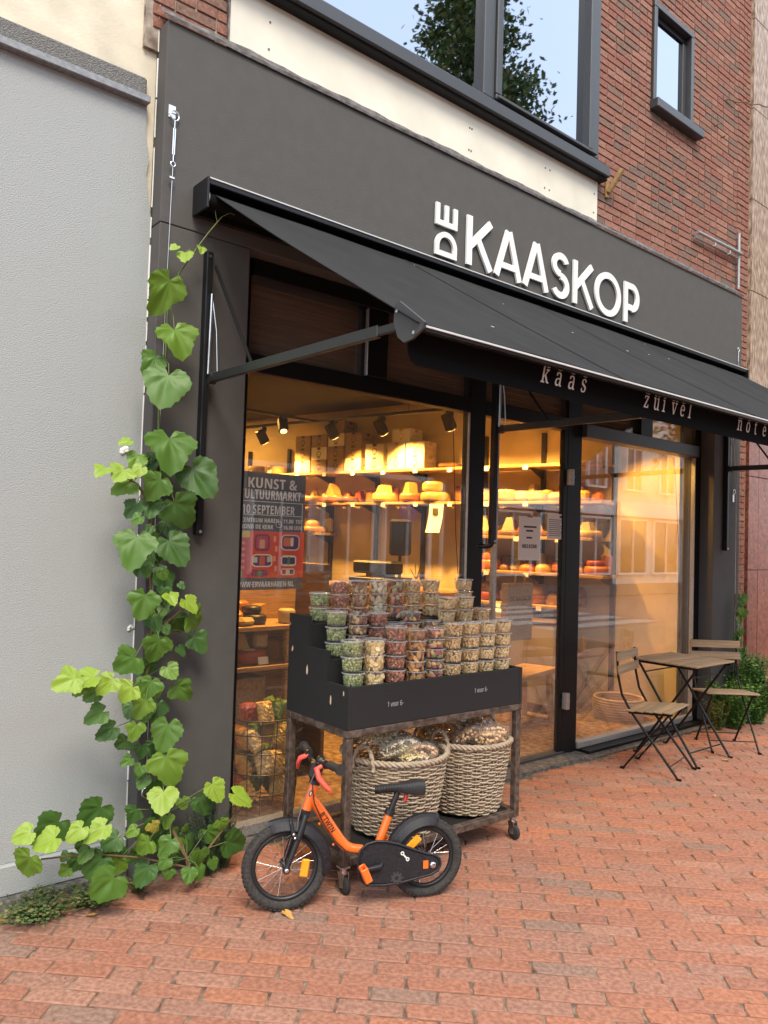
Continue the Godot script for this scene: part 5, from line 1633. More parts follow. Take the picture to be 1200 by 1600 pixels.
var pile_cache := {}
func pile(kind: String, variant: int, h: float) -> ArrayMesh:
	# loose nuts against the wall and on top of a tub filling, one mesh
	var key := "%s%d%.3f" % [kind, variant, h]
	if pile_cache.has(key): return pile_cache[key]
	var r := RandomNumberGenerator.new()
	r.seed = hash(key)
	var b := MB.new()
	b.use_c = true
	var spec: Dictionary = {
		green = [Vector3(0.0075, 0.0068, 0.0068), [[0.20, 0.235, 0.075], [0.25, 0.28, 0.10], [0.14, 0.175, 0.05], [0.31, 0.33, 0.14]]],
		banana = [Vector3(0.014, 0.0028, 0.014), [[0.66, 0.50, 0.24], [0.72, 0.58, 0.32], [0.58, 0.40, 0.16]]],
		red = [Vector3(0.0095, 0.006, 0.0062), [[0.32, 0.115, 0.06], [0.40, 0.15, 0.08], [0.24, 0.08, 0.045], [0.45, 0.21, 0.11]]],
		fig = [Vector3(0.020, 0.0045, 0.012), [[0.42, 0.20, 0.06], [0.52, 0.28, 0.09], [0.32, 0.15, 0.06]]],
		mix = [Vector3(0.012, 0.006, 0.009), [[0.55, 0.40, 0.20], [0.32, 0.14, 0.07], [0.60, 0.48, 0.28], [0.22, 0.10, 0.06], [0.50, 0.30, 0.13]]],
		fruit = [Vector3(0.015, 0.008, 0.011), [[0.48, 0.13, 0.06], [0.60, 0.34, 0.12], [0.22, 0.24, 0.09], [0.30, 0.07, 0.08], [0.62, 0.30, 0.18], [0.16, 0.08, 0.06], [0.50, 0.38, 0.20]]],
		peanut = [Vector3(0.0085, 0.0055, 0.0055), [[0.55, 0.36, 0.15], [0.60, 0.42, 0.19], [0.45, 0.27, 0.11], [0.64, 0.48, 0.25]]],
		cashew = [Vector3(0.010, 0.0055, 0.0065), [[0.58, 0.42, 0.20], [0.64, 0.49, 0.26], [0.50, 0.34, 0.15]]],
		pale = [Vector3(0.018, 0.004, 0.011), [[0.58, 0.48, 0.30], [0.66, 0.56, 0.38], [0.48, 0.38, 0.22]]],
	}
	var s: Vector3 = spec[kind][0] * 1.15
	var cols: Array = spec[kind][1]
	var put := func(p: Vector3, out: Vector3) -> void:
		var cc: Array = cols[r.randi() % cols.size()]
		var k := r.randf_range(1.0, 1.3)
		b.col = Color(cc[0] * k, cc[1] * k, cc[2] * k)
		var bs := Basis(Vector3(r.randf_range(-1, 1), r.randf_range(-1, 1), r.randf_range(-1, 1)).normalized(), r.randf_range(0, TAU))
		if s.x > 0.011: bs = Basis(out.cross(Vector3.UP).normalized() if absf(out.y) < 0.9 else Vector3.RIGHT, out, Vector3.UP).orthonormalized() * Basis(Vector3.UP, r.randf_range(0, TAU)) * Basis(Vector3.RIGHT, r.randf_range(-0.8, 0.8))
		b.blob(p, s * r.randf_range(0.85, 1.12), bs, 6, 4)
	var fill := h * r.randf_range(0.72, 0.84)
	var big := maxf(s.x, s.z)
	var vs := maxf(s.y, s.x * 0.5) * 1.35
	var y := 0.005 + s.y
	while y < fill:
		var rad := lerpf(0.0470, 0.0535, y / 0.06) - maxf(s.y, 0.005) - 0.0015
		var cnt := int(TAU * rad / (big * 1.55))
		for i in cnt:
			var a := TAU * (i + r.randf_range(-0.3, 0.3)) / cnt + y * 40.0
			put.call(Vector3(cos(a) * rad, y + r.randf_range(-0.2, 0.2) * vs, sin(a) * rad), Vector3(cos(a), 0, sin(a)))
		y += vs
	var rings := int(0.045 / (big * 1.5))
	for q in rings:
		var rad := 0.043 * (q + 0.3) / rings
		var cnt := maxi(3, int(TAU * rad / (big * 1.6)))
		for i in cnt:
			var a := TAU * (i + r.randf()) / cnt
			put.call(Vector3(cos(a) * rad, fill + r.randf_range(-0.003, 0.003), sin(a) * rad), Vector3.UP)
	pile_cache[key] = b.mesh()
	return pile_cache[key]

func make_tubs(cart: Node3D) -> void:
	var shapes := {}
	for h in [0.069, 0.0645, 0.0475]:
		var k := MB.new()
		k.lathe([Vector2(0, 0.0005), Vector2(0.044, 0.0005), Vector2(0.0475, 0.003), Vector2(0.054, h - 0.007)], 28)
		var rim := MB.new()
		rim.lathe([Vector2(0.0535, h - 0.0072), Vector2(0.0575, h - 0.0072), Vector2(0.0585, h - 0.006), Vector2(0.0585, h - 0.003), Vector2(0.0575, h - 0.0012), Vector2(0.0550, h - 0.0012)], 28)
		var lid := MB.new()
		lid.lathe([Vector2(0.0548, h - 0.0012), Vector2(0.052, h - 0.0045), Vector2(0.0, h - 0.0045)], 28)
		shapes[h] = [k.mesh(), rim.mesh(), lid.mesh()]
	var word := {green = "green coated nuts", banana = "banana chips", red = "red skinned nuts", fig = "dried fruit slices", mix = "mixed nuts", fruit = "mixed candied fruit", peanut = "peanuts", cashew = "pale nuts", pale = "pale dried slices"}
	# [row, column position, filling, number in the stack, low tubs]
	var rows := [
		["front", 0.405, 0.8475, [[2.100, "green", 3], [2.219, "banana", 3], [2.340, "red", 4], [2.461, "fig", 5, true], [2.582, "fruit", 5, true], [2.702, "peanut", 4], [2.822, "peanut", 4], [2.934, "cashew", 4], [3.050, "cashew", 4]]],
		["middle", 0.245, 0.9595, [[2.118, "green", 3], [2.243, "mix", 4, true], [2.360, "red", 3], [2.455, "mix", 3, true], [2.570, "fruit", 4, true], [2.690, "mix", 3, true], [2.803, "cashew", 4], [2.932, "cashew", 4], [3.055, "peanut", 3]]],
		["back", 0.09, 1.1035, [[2.130, "green", 2], [2.243, "red", 3], [2.355, "mix", 3], [2.478, "pale", 3], [2.590, "fruit", 3], [2.700, "peanut", 3], [2.835, "cashew", 3], [3.075, "cashew", 3]]],
	]
	var heights := ["bottom", "second from below", "third from below", "fourth from below", "top"]
	var proto := {}
	for rw in rows:
		for ci in rw[3].size():
			var col: Array = rw[3][ci]
			var low: bool = col.size() > 3
			var h := 0.0475 if low else (0.069 if col[1] in ["green", "banana"] else 0.0645)
			for i in col[2]:
				var key := "%s%d%s" % [col[1], (ci + i) % 2, low]
				var at := cart.transform * Vector3(col[0] - 2.02 + rng.randf_range(-0.003, 0.003), rw[2] + 0.0008 + i * (h + 0.0004), rw[1] + rng.randf_range(-0.004, 0.004))
				var which: String = "top" if i == col[2] - 1 else heights[i]
				var label := "tub of %s, %s, %s %s stack from left" % [word[col[1]], which, ordinal(ci), rw[0]]
				var o: Node3D
				if not proto.has(key):
					o = thing("nut_tub", label, "tub", at, rng.randf() * TAU, "tubs on the display cart")
					inst(o, "cup", shapes[h][0], M.tub_clear)
					inst(o, "rim", shapes[h][1], M.tub_rim)
					inst(o, "lid", shapes[h][2], M.tub_clear)
					inst(o, "filling", pile(col[1], (ci + i) % 2, h), M.nut_any).set_meta("kind", "stuff")
					o.scale = Vector3(0.9, 1.0, 0.9)
					proto[key] = o
				else:
					o = proto[key].duplicate()
					o.name = numbered("nut_tub")
					add_child(o)
					o.position = at; o.rotation.y = rng.randf() * TAU; o.scale = Vector3(0.9, 1.0, 0.9)
					o.set_meta("label", label)

# ------------------------------------------------------------------ wicker baskets
func make_basket(called: String, label: String, at: Vector3, r0: float, r1: float, h: float, hang: float) -> Node3D:
	var o := thing(called, label, "basket", at, 0.0, "wicker baskets on the cart")
	var stakes := 30
	var rows := 34
	var rad := func(y: float) -> float: return lerpf(r0, r1, pow(y / h, 0.85))
	var bt := MB.new()
	bt.lathe([Vector2(0, 0.002), Vector2(r0 - 0.004, 0.002), Vector2(r0 - 0.004, 0.012), Vector2(0, 0.012)], 30)
	part(o, "base", bt, M.wicker_b)
	for i in stakes:
		var a := TAU * i / stakes
		var st := MB.new()
		var pts := []
		for j in 5:
			var y: float = h * j / 4.0
			pts.append(Vector3(cos(a) * rad.call(y), y + 0.004, sin(a) * rad.call(y)))
		st.tube(pts, 0.0042, 5)
		part(o, "stake", st, M.wicker_b)
	for j in rows:
		var y := 0.008 + (h - 0.02) * j / (rows - 1.0)
		var wv := MB.new()
		var n := stakes * 4
		var pts := []
		for i in n + 1:
			var a := TAU * i / n
			var off := 0.0072 * cos(a * stakes * 0.5 + (PI if j % 2 else 0.0))
			var rr: float = rad.call(y) + off
			pts.append(Vector3(cos(a) * rr, y + 0.0022 * sin(a * 3.0 + j * 1.7) + 0.001 * sin(a * 17.0 + j), sin(a) * rr))
		wv.tube(pts, 0.0047 + 0.0005 * sin(j * 2.3), 6, false, 0.85)
		part(o, "weaver", wv, M.wicker_a if j % 3 else M.wicker_b)
	# braided rim: three rods twisted together
	for k in 3:
		var rm := MB.new()
		var pts := []
		for i in 91:
			var a := TAU * i / 90
			var ph := a * 20.0 + TAU * k / 3.0
			var rr: float = rad.call(h) + 0.004 + 0.009 * cos(ph)
			pts.append(Vector3(cos(a) * rr, h + 0.006 + 0.009 * sin(ph), sin(a) * rr))
		rm.tube(pts, 0.0075, 6, false)
		part(o, "rim_rod", rm, M.wicker_a)
	for s in [0.0, PI]:
		var a: float = hang + s
		var tv := Vector3(-sin(a), 0, cos(a))
		var ce: Vector3 = Vector3(cos(a), 0, sin(a)) * (float(rad.call(h)) + 0.012)
		for k in 2:
			var hd := MB.new()
			var pts := []
			for i in 19:
				var t := PI * i / 18
				var tw := t * 9.0 + PI * k
				pts.append(ce + tv * (cos(t) * 0.055) + Vector3(0, h - 0.03 + sin(t) * 0.105, 0) + Vector3(cos(a), 0, sin(a)) * 0.006 * cos(tw) + Vector3.UP * 0.006 * sin(tw))
			hd.tube(pts, 0.0075, 6)
			part(o, "handle", hd, M.wicker_a)
	return o

func make_baskets() -> void:
	make_basket("wicker_basket", "left wicker basket of bagged pasta on the cart shelf", Vector3(2.44, 0.151, 0.470), 0.185, 0.245, 0.345, -0.28)
	make_basket("wicker_basket", "right wicker basket of bagged cookies on the cart shelf", Vector3(2.918, 0.151, 0.472), 0.172, 0.230, 0.345, -0.22)
	var r := RandomNumberGenerator.new()
	r.seed = 31
	for q in [[Vector3(2.44, 0, 0.470), "left", ["banana", "banana", "mix", "pale", "pale", "mix"]], [Vector3(2.918, 0, 0.472), "right", ["peanut", "cookie", "cookie", "mix", "cookie", "peanut"]]]:
		# filling hidden below the bags keeps them at rim height
		var pad := MB.new()
		pad.lathe([Vector2(0, 0.0), Vector2(0.165, 0.0), Vector2(0.195, 0.24), Vector2(0.12, 0.262), Vector2(0, 0.268)], 24)
		var pd := inst(self, numbered("packing_paper"), pad.mesh(), M.paper_kraft, Transform3D(Basis(), q[0] + Vector3(0, 0.168, 0)))
		tag(pd, "crumpled brown packing paper filling the %s wicker basket" % q[1], "paper", "packing in the baskets")
		for i in 13:
			var a := i * 2.399
			var rad := 0.050 * sqrt(float(i)) if i < 12 else 0.02
			var kind: String = q[2][i % 6]
			var p: Vector3 = q[0] + Vector3(cos(a) * rad, 0.492 + r.randf_range(-0.012, 0.035) + (0.03 if i < 4 else 0.0), sin(a) * rad)
			var bs := Basis(Vector3.UP, a + 1.1) * Basis(Vector3.RIGHT, -1.15 + r.randf_range(-0.35, 0.35))
			var o := thing("food_bag", "bag of %s, %s of the heap in %s basket" % [{banana = "yellow pasta", mix = "mixed nuts", pale = "pale pasta", peanut = "nuts", cookie = "brown cookies"}[kind], bag_place(i), q[1]], "bag", Vector3.ZERO, 0.0, "bags in the %s basket" % q[1])
			o.transform = Transform3D(bs, p)
			inst(o, "filling", bag_fill(kind, i % 3), M.nut_any).set_meta("kind", "stuff")
			inst(o, "film", bag_mesh(0.125, 0.165, 0.034, i % 4), M.film, Transform3D(Basis(), Vector3(0, -0.012, 0)))
			if i == 2 and q[1] == "left":
				bxpart(o, "wrapper_label", Vector3(-0.045, 0.03, 0.036), Vector3(0.045, 0.085, 0.038), M.paper_kraft)
				bxpart(o, "badge", Vector3(-0.02, 0.05, 0.0385), Vector3(0.025, 0.068, 0.0392), M.print_dark)

func bag_place(i: int) -> String:
	return ["in the centre", "just right of the centre", "just left of the centre", "front middle", "upper left", "lower right", "at the back", "front left", "far right", "rear left", "front right", "rear right", "topmost"][i]

func bag_fill(kind: String, variant: int) -> ArrayMesh:
	var key := "bag%s%d" % [kind, variant]
	if pile_cache.has(key): return pile_cache[key]
	var r := RandomNumberGenerator.new()
	r.seed = hash(key)
	var b := MB.new()
	b.use_c = true
	var spec := {banana = [[0.78, 0.60, 0.24], [0.82, 0.66, 0.34]], pale = [[0.76, 0.66, 0.46], [0.82, 0.74, 0.56]], mix = [[0.52, 0.30, 0.16], [0.62, 0.40, 0.22], [0.42, 0.22, 0.12]], peanut = [[0.66, 0.42, 0.20], [0.72, 0.48, 0.25]], cookie = [[0.66, 0.36, 0.14], [0.74, 0.44, 0.19], [0.58, 0.28, 0.10]]}
	var long := kind == "banana" or kind == "pale"
	for i in 90:
		var u := r.randf_range(-1, 1)
		var v := r.randf_range(-0.85, 0.85)
		var th := sqrt(maxf(0, 1 - u * u)) * sqrt(maxf(0, 1 - v * v))
		var p := Vector3(u * 0.048, 0.07 + v * 0.062, (1.0 if r.randf() > 0.35 else -1.0) * th * 0.022)
		var cc: Array = spec[kind][r.randi() % spec[kind].size()]
		b.col = Color(cc[0], cc[1], cc[2])
		var bs := Basis(Vector3(r.randf_range(-1, 1), r.randf_range(-1, 1), r.randf_range(-1, 1)).normalized(), r.randf_range(0, TAU))
		b.blob(p, Vector3(0.014, 0.0035, 0.0035) if long else Vector3(0.010, 0.007, 0.008), bs, 6, 4)
	pile_cache[key] = b.mesh()
	return pile_cache[key]

# ------------------------------------------------------------------ child's bicycle
func make_bicycle() -> void:
	var b := thing("child_bicycle", "small orange and black child's bicycle leaning against the display cart", "bicycle", Vector3(1.746, 0.0, 0.612), -0.4251)
	b.rotation.x = 0.0
	var lean := Basis(Vector3.RIGHT, -0.045)
	b.transform = Transform3D(Basis(Vector3.UP, -0.4251) * lean, b.position)
	var RF := 0.172
	var RR := 0.162
	var wb := 0.598
	for wi in 2:
		var R := RF if wi == 0 else RR
		var c := Vector3(0.0 if wi == 0 else wb, R, 0)
		var ty := MB.new()
		ty.ring(c, Vector3.BACK, R - 0.020, 0.020, 64, 12)
		var wheel := part(b, "wheel", ty, M.tyre)
		# tread blocks
		var tb := MB.new()
		for i in 56:
			var a := TAU * i / 56
			for s in [-1, 0, 1]:
				var aa: float = a + (TAU / 112 if s == 0 else 0.0)
				var q: float = s * 0.62
				var rr := R - 0.020 + 0.0205 * cos(q)
				var d := Vector3(cos(aa), sin(aa), 0)
				var x := Vector3(-sin(aa), cos(aa), 0)
				var nn := (d * cos(q) + Vector3.BACK * sin(q)).normalized()
				tb.box(c + d * rr + Vector3.BACK * 0.0205 * sin(q), Vector3(0.011, 0.004, 0.010), 0.0012, Basis(x, nn, x.cross(nn)))
		part(wheel, "tread", tb, M.tyre)
		var rim := MB.new()
		rim.ring(c, Vector3.BACK, R - 0.045, 0.010, 56, 8, 0, TAU, 1.1)
		part(wheel, "rim", rim, M.bike_black)
		var hub := MB.new()
		hub.tube([c - Vector3(0, 0, 0.03), c + Vector3(0, 0, 0.03)], 0.014, 14)
		hub.tube([c - Vector3(0, 0, 0.048), c + Vector3(0, 0, 0.048)], 0.006, 8)
		part(wheel, "hub", hub, M.bike_black)
		for i in 20:
			var a := TAU * i / 20 + 0.1
			var z := 0.018 if i % 2 else -0.018
			var off := a + (0.35 if i % 4 < 2 else -0.35)
			var sp := MB.new()
			sp.tube([c + Vector3(cos(off) * 0.013, sin(off) * 0.013, z), c + Vector3(cos(a), sin(a), 0) * (R - 0.050)], 0.0013, 5)
			part(wheel, "spoke", sp, M.chrome)
		var rf := MB.new()
		var ra := -0.15 if wi == 0 else 2.3
		rf.box(c + Vector3(cos(ra) * 0.082, sin(ra) * 0.082, 0.006), Vector3(0.034, 0.072, 0.012), 0.009, Basis(Vector3.BACK, ra))
		part(wheel, "reflector", rf, M.reflector)
	# fork
	var hubf := Vector3(0, RF, 0)
	var crown := Vector3(0.076, 0.372, 0)
	for s in [-1.0, 1.0]:
		var fk := MB.new()
		fk.tube([crown + Vector3(0, 0, s * 0.022), crown.lerp(hubf, 0.25) + Vector3(0, 0, s * 0.040), hubf + Vector3(0, 0, s * 0.042)], [0.012, 0.0135, 0.010], 10)
		fk.lathe([Vector2(0, -0.005), Vector2(0.016, -0.005), Vector2(0.016, 0.005), Vector2(0, 0.005)], 14, Transform3D(Basis(Vector3.RIGHT, PI / 2), hubf + Vector3(0, 0, s * 0.043)))
		part(b, "fork_blade", fk, M.bike_black)
		var nut := MB.new()
		nut.lathe([Vector2(0, 0), Vector2(0.010, 0), Vector2(0.010, 0.006), Vector2(0.006, 0.011), Vector2(0, 0.011)], 12, Transform3D(Basis(Vector3.RIGHT, PI / 2 * s), hubf + Vector3(0, 0, s * 0.048)))
		part(b, "axle_nut", nut, M.chrome)
	var cr := MB.new()
	cr.tube([crown - Vector3(0, 0, 0.028), crown + Vector3(0, 0, 0.028)], 0.015, 12)
	part(b, "fork_crown", cr, M.bike_black)
	# head tube, main tube and seat tube
	var h0 := Vector3(0.081, 0.390, 0)
	var h1 := Vector3(0.112, 0.490, 0)
	var ht := MB.new()
	ht.tube([h0, h1], 0.021, 18)
	var main: Array = []
	for p in [[0.098, 0.440], [0.120, 0.412], [0.152, 0.364], [0.188, 0.310], [0.222, 0.262], [0.248, 0.234], [0.275, 0.220], [0.320, 0.212]]: main.append(Vector3(p[0], p[1], 0))
	ht.tube(main, [0.018, 0.021, 0.0225, 0.0225, 0.022, 0.021, 0.020, 0.019], 16)
	var fm := part(b, "frame", ht, M.bike_orange)
	var sk := MB.new()
	sk.tube([Vector3(0.385, 0.218, 0), Vector3(0.438, 0.354, 0)], 0.017, 16)
	part(b, "seat_tube", sk, M.bike_orange)
	var stt := MB.new()
	for s in [-1.0, 1.0]: stt.tube([Vector3(0.36, 0.205, 0.018 * s), Vector3(0.45, 0.185, 0.034 * s), Vector3(wb, RR, 0.036 * s)], 0.009, 8)
	part(b, "chain_stay", stt, M.bike_black)
	# maker's lettering along the main tube
	var dirv := Vector3(0.190 - 0.118, 0.300 - 0.410, 0).normalized()
	var nrm := Vector3(-dirv.y, dirv.x, 0)
	var tb2 := Basis(dirv, nrm, Vector3.BACK)
	words(fm, "B'TWIN", Vector3(0.168, 0.340, 0.0229), 0.027, M.bike_black, HORIZONTAL_ALIGNMENT_CENTER, true, 1.0, tb2)
	var bd := MB.new()
	bd.blob(Vector3(0.094, 0.458, 0.0205), Vector3(0.007, 0.013, 0.002), Basis(Vector3.BACK, -0.3), 12, 6)
	part(fm, "badge", bd, M.print_dark)
	var bd2 := MB.new()
	bd2.blob(Vector3(0.0945, 0.458, 0.0222), Vector3(0.003, 0.008, 0.001), Basis(Vector3.BACK, -0.3), 8, 5)
	part(fm, "badge", bd2, M.paper)
	for q in [[0.155, 0.342, -1.0], [0.215, 0.255, -1.0]]:
		var cg := MB.new()
		cg.blob(Vector3(q[0] - 0.018, q[1] - 0.012, 0.004), Vector3(0.006, 0.006, 0.006), Basis(), 8, 6)
		part(fm, "cable_guide", cg, M.bike_orange)
	var hs := MB.new()
	hs.tube([h1, h1 + Vector3(0.004, 0.014, 0)], 0.023, 16)
	hs.tube([h0 - Vector3(0.004, 0.014, 0), h0], 0.020, 16)
	part(b, "headset", hs, M.bike_black)
	# stem, pad and handlebar, turned a little
	var stp := MB.new()
	stp.tube([h1 + Vector3(0.003, 0.01, 0), Vector3(0.118, 0.575, 0)], 0.017, 14)
	stp.box(Vector3(0.117, 0.545, 0), Vector3(0.05, 0.075, 0.055), 0.012, Basis(Vector3.BACK, -0.25))
	part(b, "stem", stp, M.bike_black)
	var hb := Vector3(0.118, 0.575, 0)
	var yaw := Basis(Vector3.UP, 0.16)
	var bar := MB.new()
	var bp := []
	for p in [[0.02, 0.02, -0.205], [0.005, 0.016, -0.12], [0.0, 0.0, -0.06], [0.0, -0.006, 0.0], [0.0, 0.0, 0.06], [0.005, 0.016, 0.12], [0.02, 0.02, 0.205]]: bp.append(hb + yaw * Vector3(p[0], p[1], p[2]))
	bar.tube(bp, 0.011, 10)
	part(b, "handlebar", bar, M.bike_black)
	for s in [-1.0, 1.0]:
		var g := MB.new()
		g.tube([hb + yaw * Vector3(0.011, 0.018, s * 0.125), hb + yaw * Vector3(0.022, 0.020, s * 0.215)], 0.0165, 12)
		g.tube([hb + yaw * Vector3(0.021, 0.020, s * 0.210), hb + yaw * Vector3(0.0225, 0.020, s * 0.220)], 0.022, 14)
		part(b, "grip", g, M.rubber)
		var lv := MB.new()
		lv.tube([hb + yaw * Vector3(-0.002, 0.012, s * 0.095), hb + yaw * Vector3(-0.035, 0.000, s * 0.10), hb + yaw * Vector3(-0.034, -0.03, s * 0.13), hb + yaw * Vector3(-0.018, -0.055, s * 0.175), hb + yaw * Vector3(-0.012, -0.062, s * 0.20)], [0.013, 0.015, 0.013, 0.011, 0.007], 8, true, 0.7)
		part(b, "brake_lever", lv, M.lever_red)
		var cl := MB.new()
		cl.tube([hb + yaw * Vector3(0.0, 0.014, s * 0.085), hb + yaw * Vector3(0.003, 0.015, s * 0.108)], 0.017, 12)
		part(b, "lever_clamp", cl, M.bike_black)
	var bell := MB.new()
	bell.lathe([Vector2(0.020, 0), Vector2(0.018, 0.010), Vector2(0.009, 0.017), Vector2(0, 0.018)], 16, Transform3D(Basis(), hb + Vector3(0.01, 0.020, 0.045)))
	bell.lathe([Vector2(0.0, -0.006), Vector2(0.016, -0.006), Vector2(0.016, 0.0), Vector2(0.0, 0.0)], 14, Transform3D(Basis(), hb + Vector3(0.01, 0.018, 0.045)))
	part(b, "bell", bell, M.bike_black)
	# brake cables
	var cb := MB.new()
	cb.tube([hb + Vector3(-0.01, 0.0, 0.08), Vector3(0.085, 0.50, 0.045), Vector3(0.062, 0.43, 0.035), Vector3(0.045, 0.365, 0.032), Vector3(0.040, 0.315, 0.034)], 0.0022, 6)
	part(b, "brake_cable", cb, M.steel)
	var cb2 := MB.new()
	cb2.tube([hb + Vector3(-0.01, -0.01, -0.06), Vector3(0.098, 0.50, 0.026), Vector3(0.110, 0.42, 0.024), Vector3(0.150, 0.335, 0.024), Vector3(0.20, 0.262, 0.023), Vector3(0.25, 0.216, 0.022), Vector3(0.30, 0.205, 0.022)], 0.0022, 6)
	part(b, "brake_cable", cb2, M.bike_black)
	# front brake arms
	for s in [-1.0, 1.0]:
		var ba := MB.new()
		ba.tube([Vector3(0.046, 0.285, s * 0.046), Vector3(0.022, 0.315, s * 0.045), Vector3(0.014, 0.365, s * 0.030)], [0.009, 0.009, 0.006], 8)
		ba.box(Vector3(0.018, 0.298, s * 0.026), Vector3(0.05, 0.012, 0.010), 0.003, Basis(Vector3.BACK, 0.5))
		var bk := part(b, "brake_arm", ba, M.bike_black)
		var bo := MB.new()
		for q in [Vector3(0.024, 0.31, s * 0.054), Vector3(0.030, 0.295, s * 0.053), Vector3(0.016, 0.352, s * 0.036)]: bo.blob(q, Vector3(0.006, 0.006, 0.004), Basis(), 8, 5)
		part(bk, "bolt", bo, M.chrome)
	# mudguards: curved strips with turned-down edges
	for g in [[Vector3(0, RF, 0), 0.192, -0.22, 1.95, 0.038], [Vector3(wb, RR, 0), 0.182, 1.25, 2.75, 0.038]]:
		var mg := MB.new()
		var n := 22
		var ring := func(i: int, rr: float) -> Array:
			var a: float = lerpf(g[2], g[3], float(i) / n)
			var e := sin(PI * clampf(float(i) / n, 0.0, 1.0))
			var wdt: float = g[4] * (0.72 + 0.28 * pow(e, 0.4))
			var d := Vector3(cos(a), sin(a), 0)
			var out := []
			for k in 7:
				var q := (k - 3) / 3.0
				out.append(g[0] + d * (rr - 0.030 * q * q * q * q - 0.010 * q * q) + Vector3.BACK * wdt * q)
			return out
		for i in n:
			for lay in [0.0, -0.0025]:
				var r1: Array = ring.call(i, g[1] + lay)
				var r2: Array = ring.call(i + 1, g[1] + lay)
				for k in 6:
					var mid: Vector3 = (r1[k] + r2[k + 1]) * 0.5 - g[0]
					mg.quad(r1[k], r1[k + 1], r2[k + 1], r2[k], (Vector3(mid.x, mid.y, mid.z * 1.5)) * (1.0 if lay == 0.0 else -1.0))
		part(b, "mudguard", mg, M.bike_guard)
	# chain guard: long rounded plate, tapering to the rear hub
	var cg2 := MB.new()
	var poly := PackedVector2Array()
	var outline := [[0.292, 0.150], [0.300, 0.115], [0.330, 0.092], [0.40, 0.086], [0.47, 0.090], [0.53, 0.100], [0.60, 0.112], [0.632, 0.125], [0.645, 0.148], [0.640, 0.172], [0.620, 0.188], [0.585, 0.196], [0.53, 0.216], [0.46, 0.244], [0.41, 0.258], [0.365, 0.262], [0.325, 0.254], [0.298, 0.230], [0.287, 0.192]]
	for p in outline: poly.append(Vector2(p[0], p[1]))
	cg2.prism(poly, 0.048, 0.062)
	var inner := PackedVector2Array()
	for p in outline: inner.append(Vector2(0.465 + (p[0] - 0.465) * 0.94, 0.163 + (p[1] - 0.163) * 0.88))
	cg2.prism(inner, 0.060, 0.069)
	var guard := part(b, "chain_guard", cg2, M.bike_guard)
	var edge := MB.new()
	var ep := []
	for p in outline: ep.append(Vector3(p[0], p[1], 0.062))
	ep.append(ep[0])
	edge.tube(ep, 0.006, 6, false)
	part(guard, "edge_roll", edge, M.bike_guard)
	# printed signs on the guard: spanner, cog and a small orange tab
	var prt := MB.new()
	prt.bar(Vector3(0.478, 0.205, 0.0694), Vector3(0.495, 0.186, 0.0694), 0.006, 0.0006, 0.0, Vector3.BACK)
	for q in [Vector3(0.475, 0.208, 0.0694), Vector3(0.498, 0.183, 0.0694)]: prt.ring(q, Vector3.BACK, 0.0058, 0.0026, 12, 4, 0, TAU, 0.2)
	part(guard, "print", prt, M.paper)
	var cog := MB.new()
	cog.lathe([Vector2(0.008, 0.0), Vector2(0.020, 0.0), Vector2(0.020, 0.0008), Vector2(0.008, 0.0008)], 20, Transform3D(Basis(Vector3.RIGHT, PI / 2), Vector3(0.452, 0.112, 0.0692)))
	for i in 9: cog.box(Vector3(0.452 + cos(TAU * i / 9) * 0.022, 0.112 + sin(TAU * i / 9) * 0.022, 0.0696), Vector3(0.008, 0.008, 0.0008), 0, Basis(Vector3.BACK, TAU * i / 9))
	part(guard, "print", cog, M.frame_anthracite)
	var tab := MB.new()
	tab.bc(Vector3(0.566, 0.140, 0.0690), Vector3(0.588, 0.172, 0.0702), 0.0)
	part(guard, "print", tab, M.bike_orange)
	var cap := MB.new()
	cap.lathe([Vector2(0, 0), Vector2(0.014, 0), Vector2(0.014, 0.005), Vector2(0.008, 0.010), Vector2(0, 0.010)], 14, Transform3D(Basis(Vector3.RIGHT, PI / 2), Vector3(0.608, 0.152, 0.069)))
	part(b, "axle_nut", cap, M.chrome)
	# cranks and pedals
	var bbp := Vector3(0.385, 0.172, 0)
	for s in [-1.0, 1.0]:
		var ca := MB.new()
		var e := bbp + Vector3(-0.080 * s, -0.012 * s, s * 0.085)
		ca.tube([bbp + Vector3(0, 0, s * 0.06), bbp + Vector3(-0.01 * s, -0.004 * s, s * 0.082), e], [0.016, 0.012, 0.009], 10)
		var cra := part(b, "crank", ca, M.bike_black)
		var pd := MB.new()
		var pc := e + Vector3(0, 0, s * 0.036)
		var pb := Basis(Vector3.BACK, -1.15)
		pd.box(pc + pb * Vector3(0, 0.011, 0), Vector3(0.062, 0.009, 0.050), 0.004, pb * Basis(Vector3.BACK, PI / 2 * 0.0))
		pd.box(pc + pb * Vector3(0, -0.011, 0), Vector3(0.062, 0.009, 0.050), 0.004, pb)
		for z in [-0.025, 0.025]: pd.box(pc + pb * Vector3(0, 0, z), Vector3(0.058, 0.026, 0.008), 0.003, pb)
		pd.tube([e, pc + Vector3(0, 0, s * 0.03)], 0.008, 8)
		part(b, "pedal", pd, M.bike_orange)
	# seat post and saddle
	var po := MB.new()
	po.tube([Vector3(0.432, 0.340, 0), Vector3(0.478, 0.452, 0)], 0.0125, 12)
	po.tube([Vector3(0.433, 0.346, 0), Vector3(0.441, 0.366, 0)], 0.021, 14)
	part(b, "seat_post", po, M.bike_black)
	var sa := MB.new()
	var ns := 18
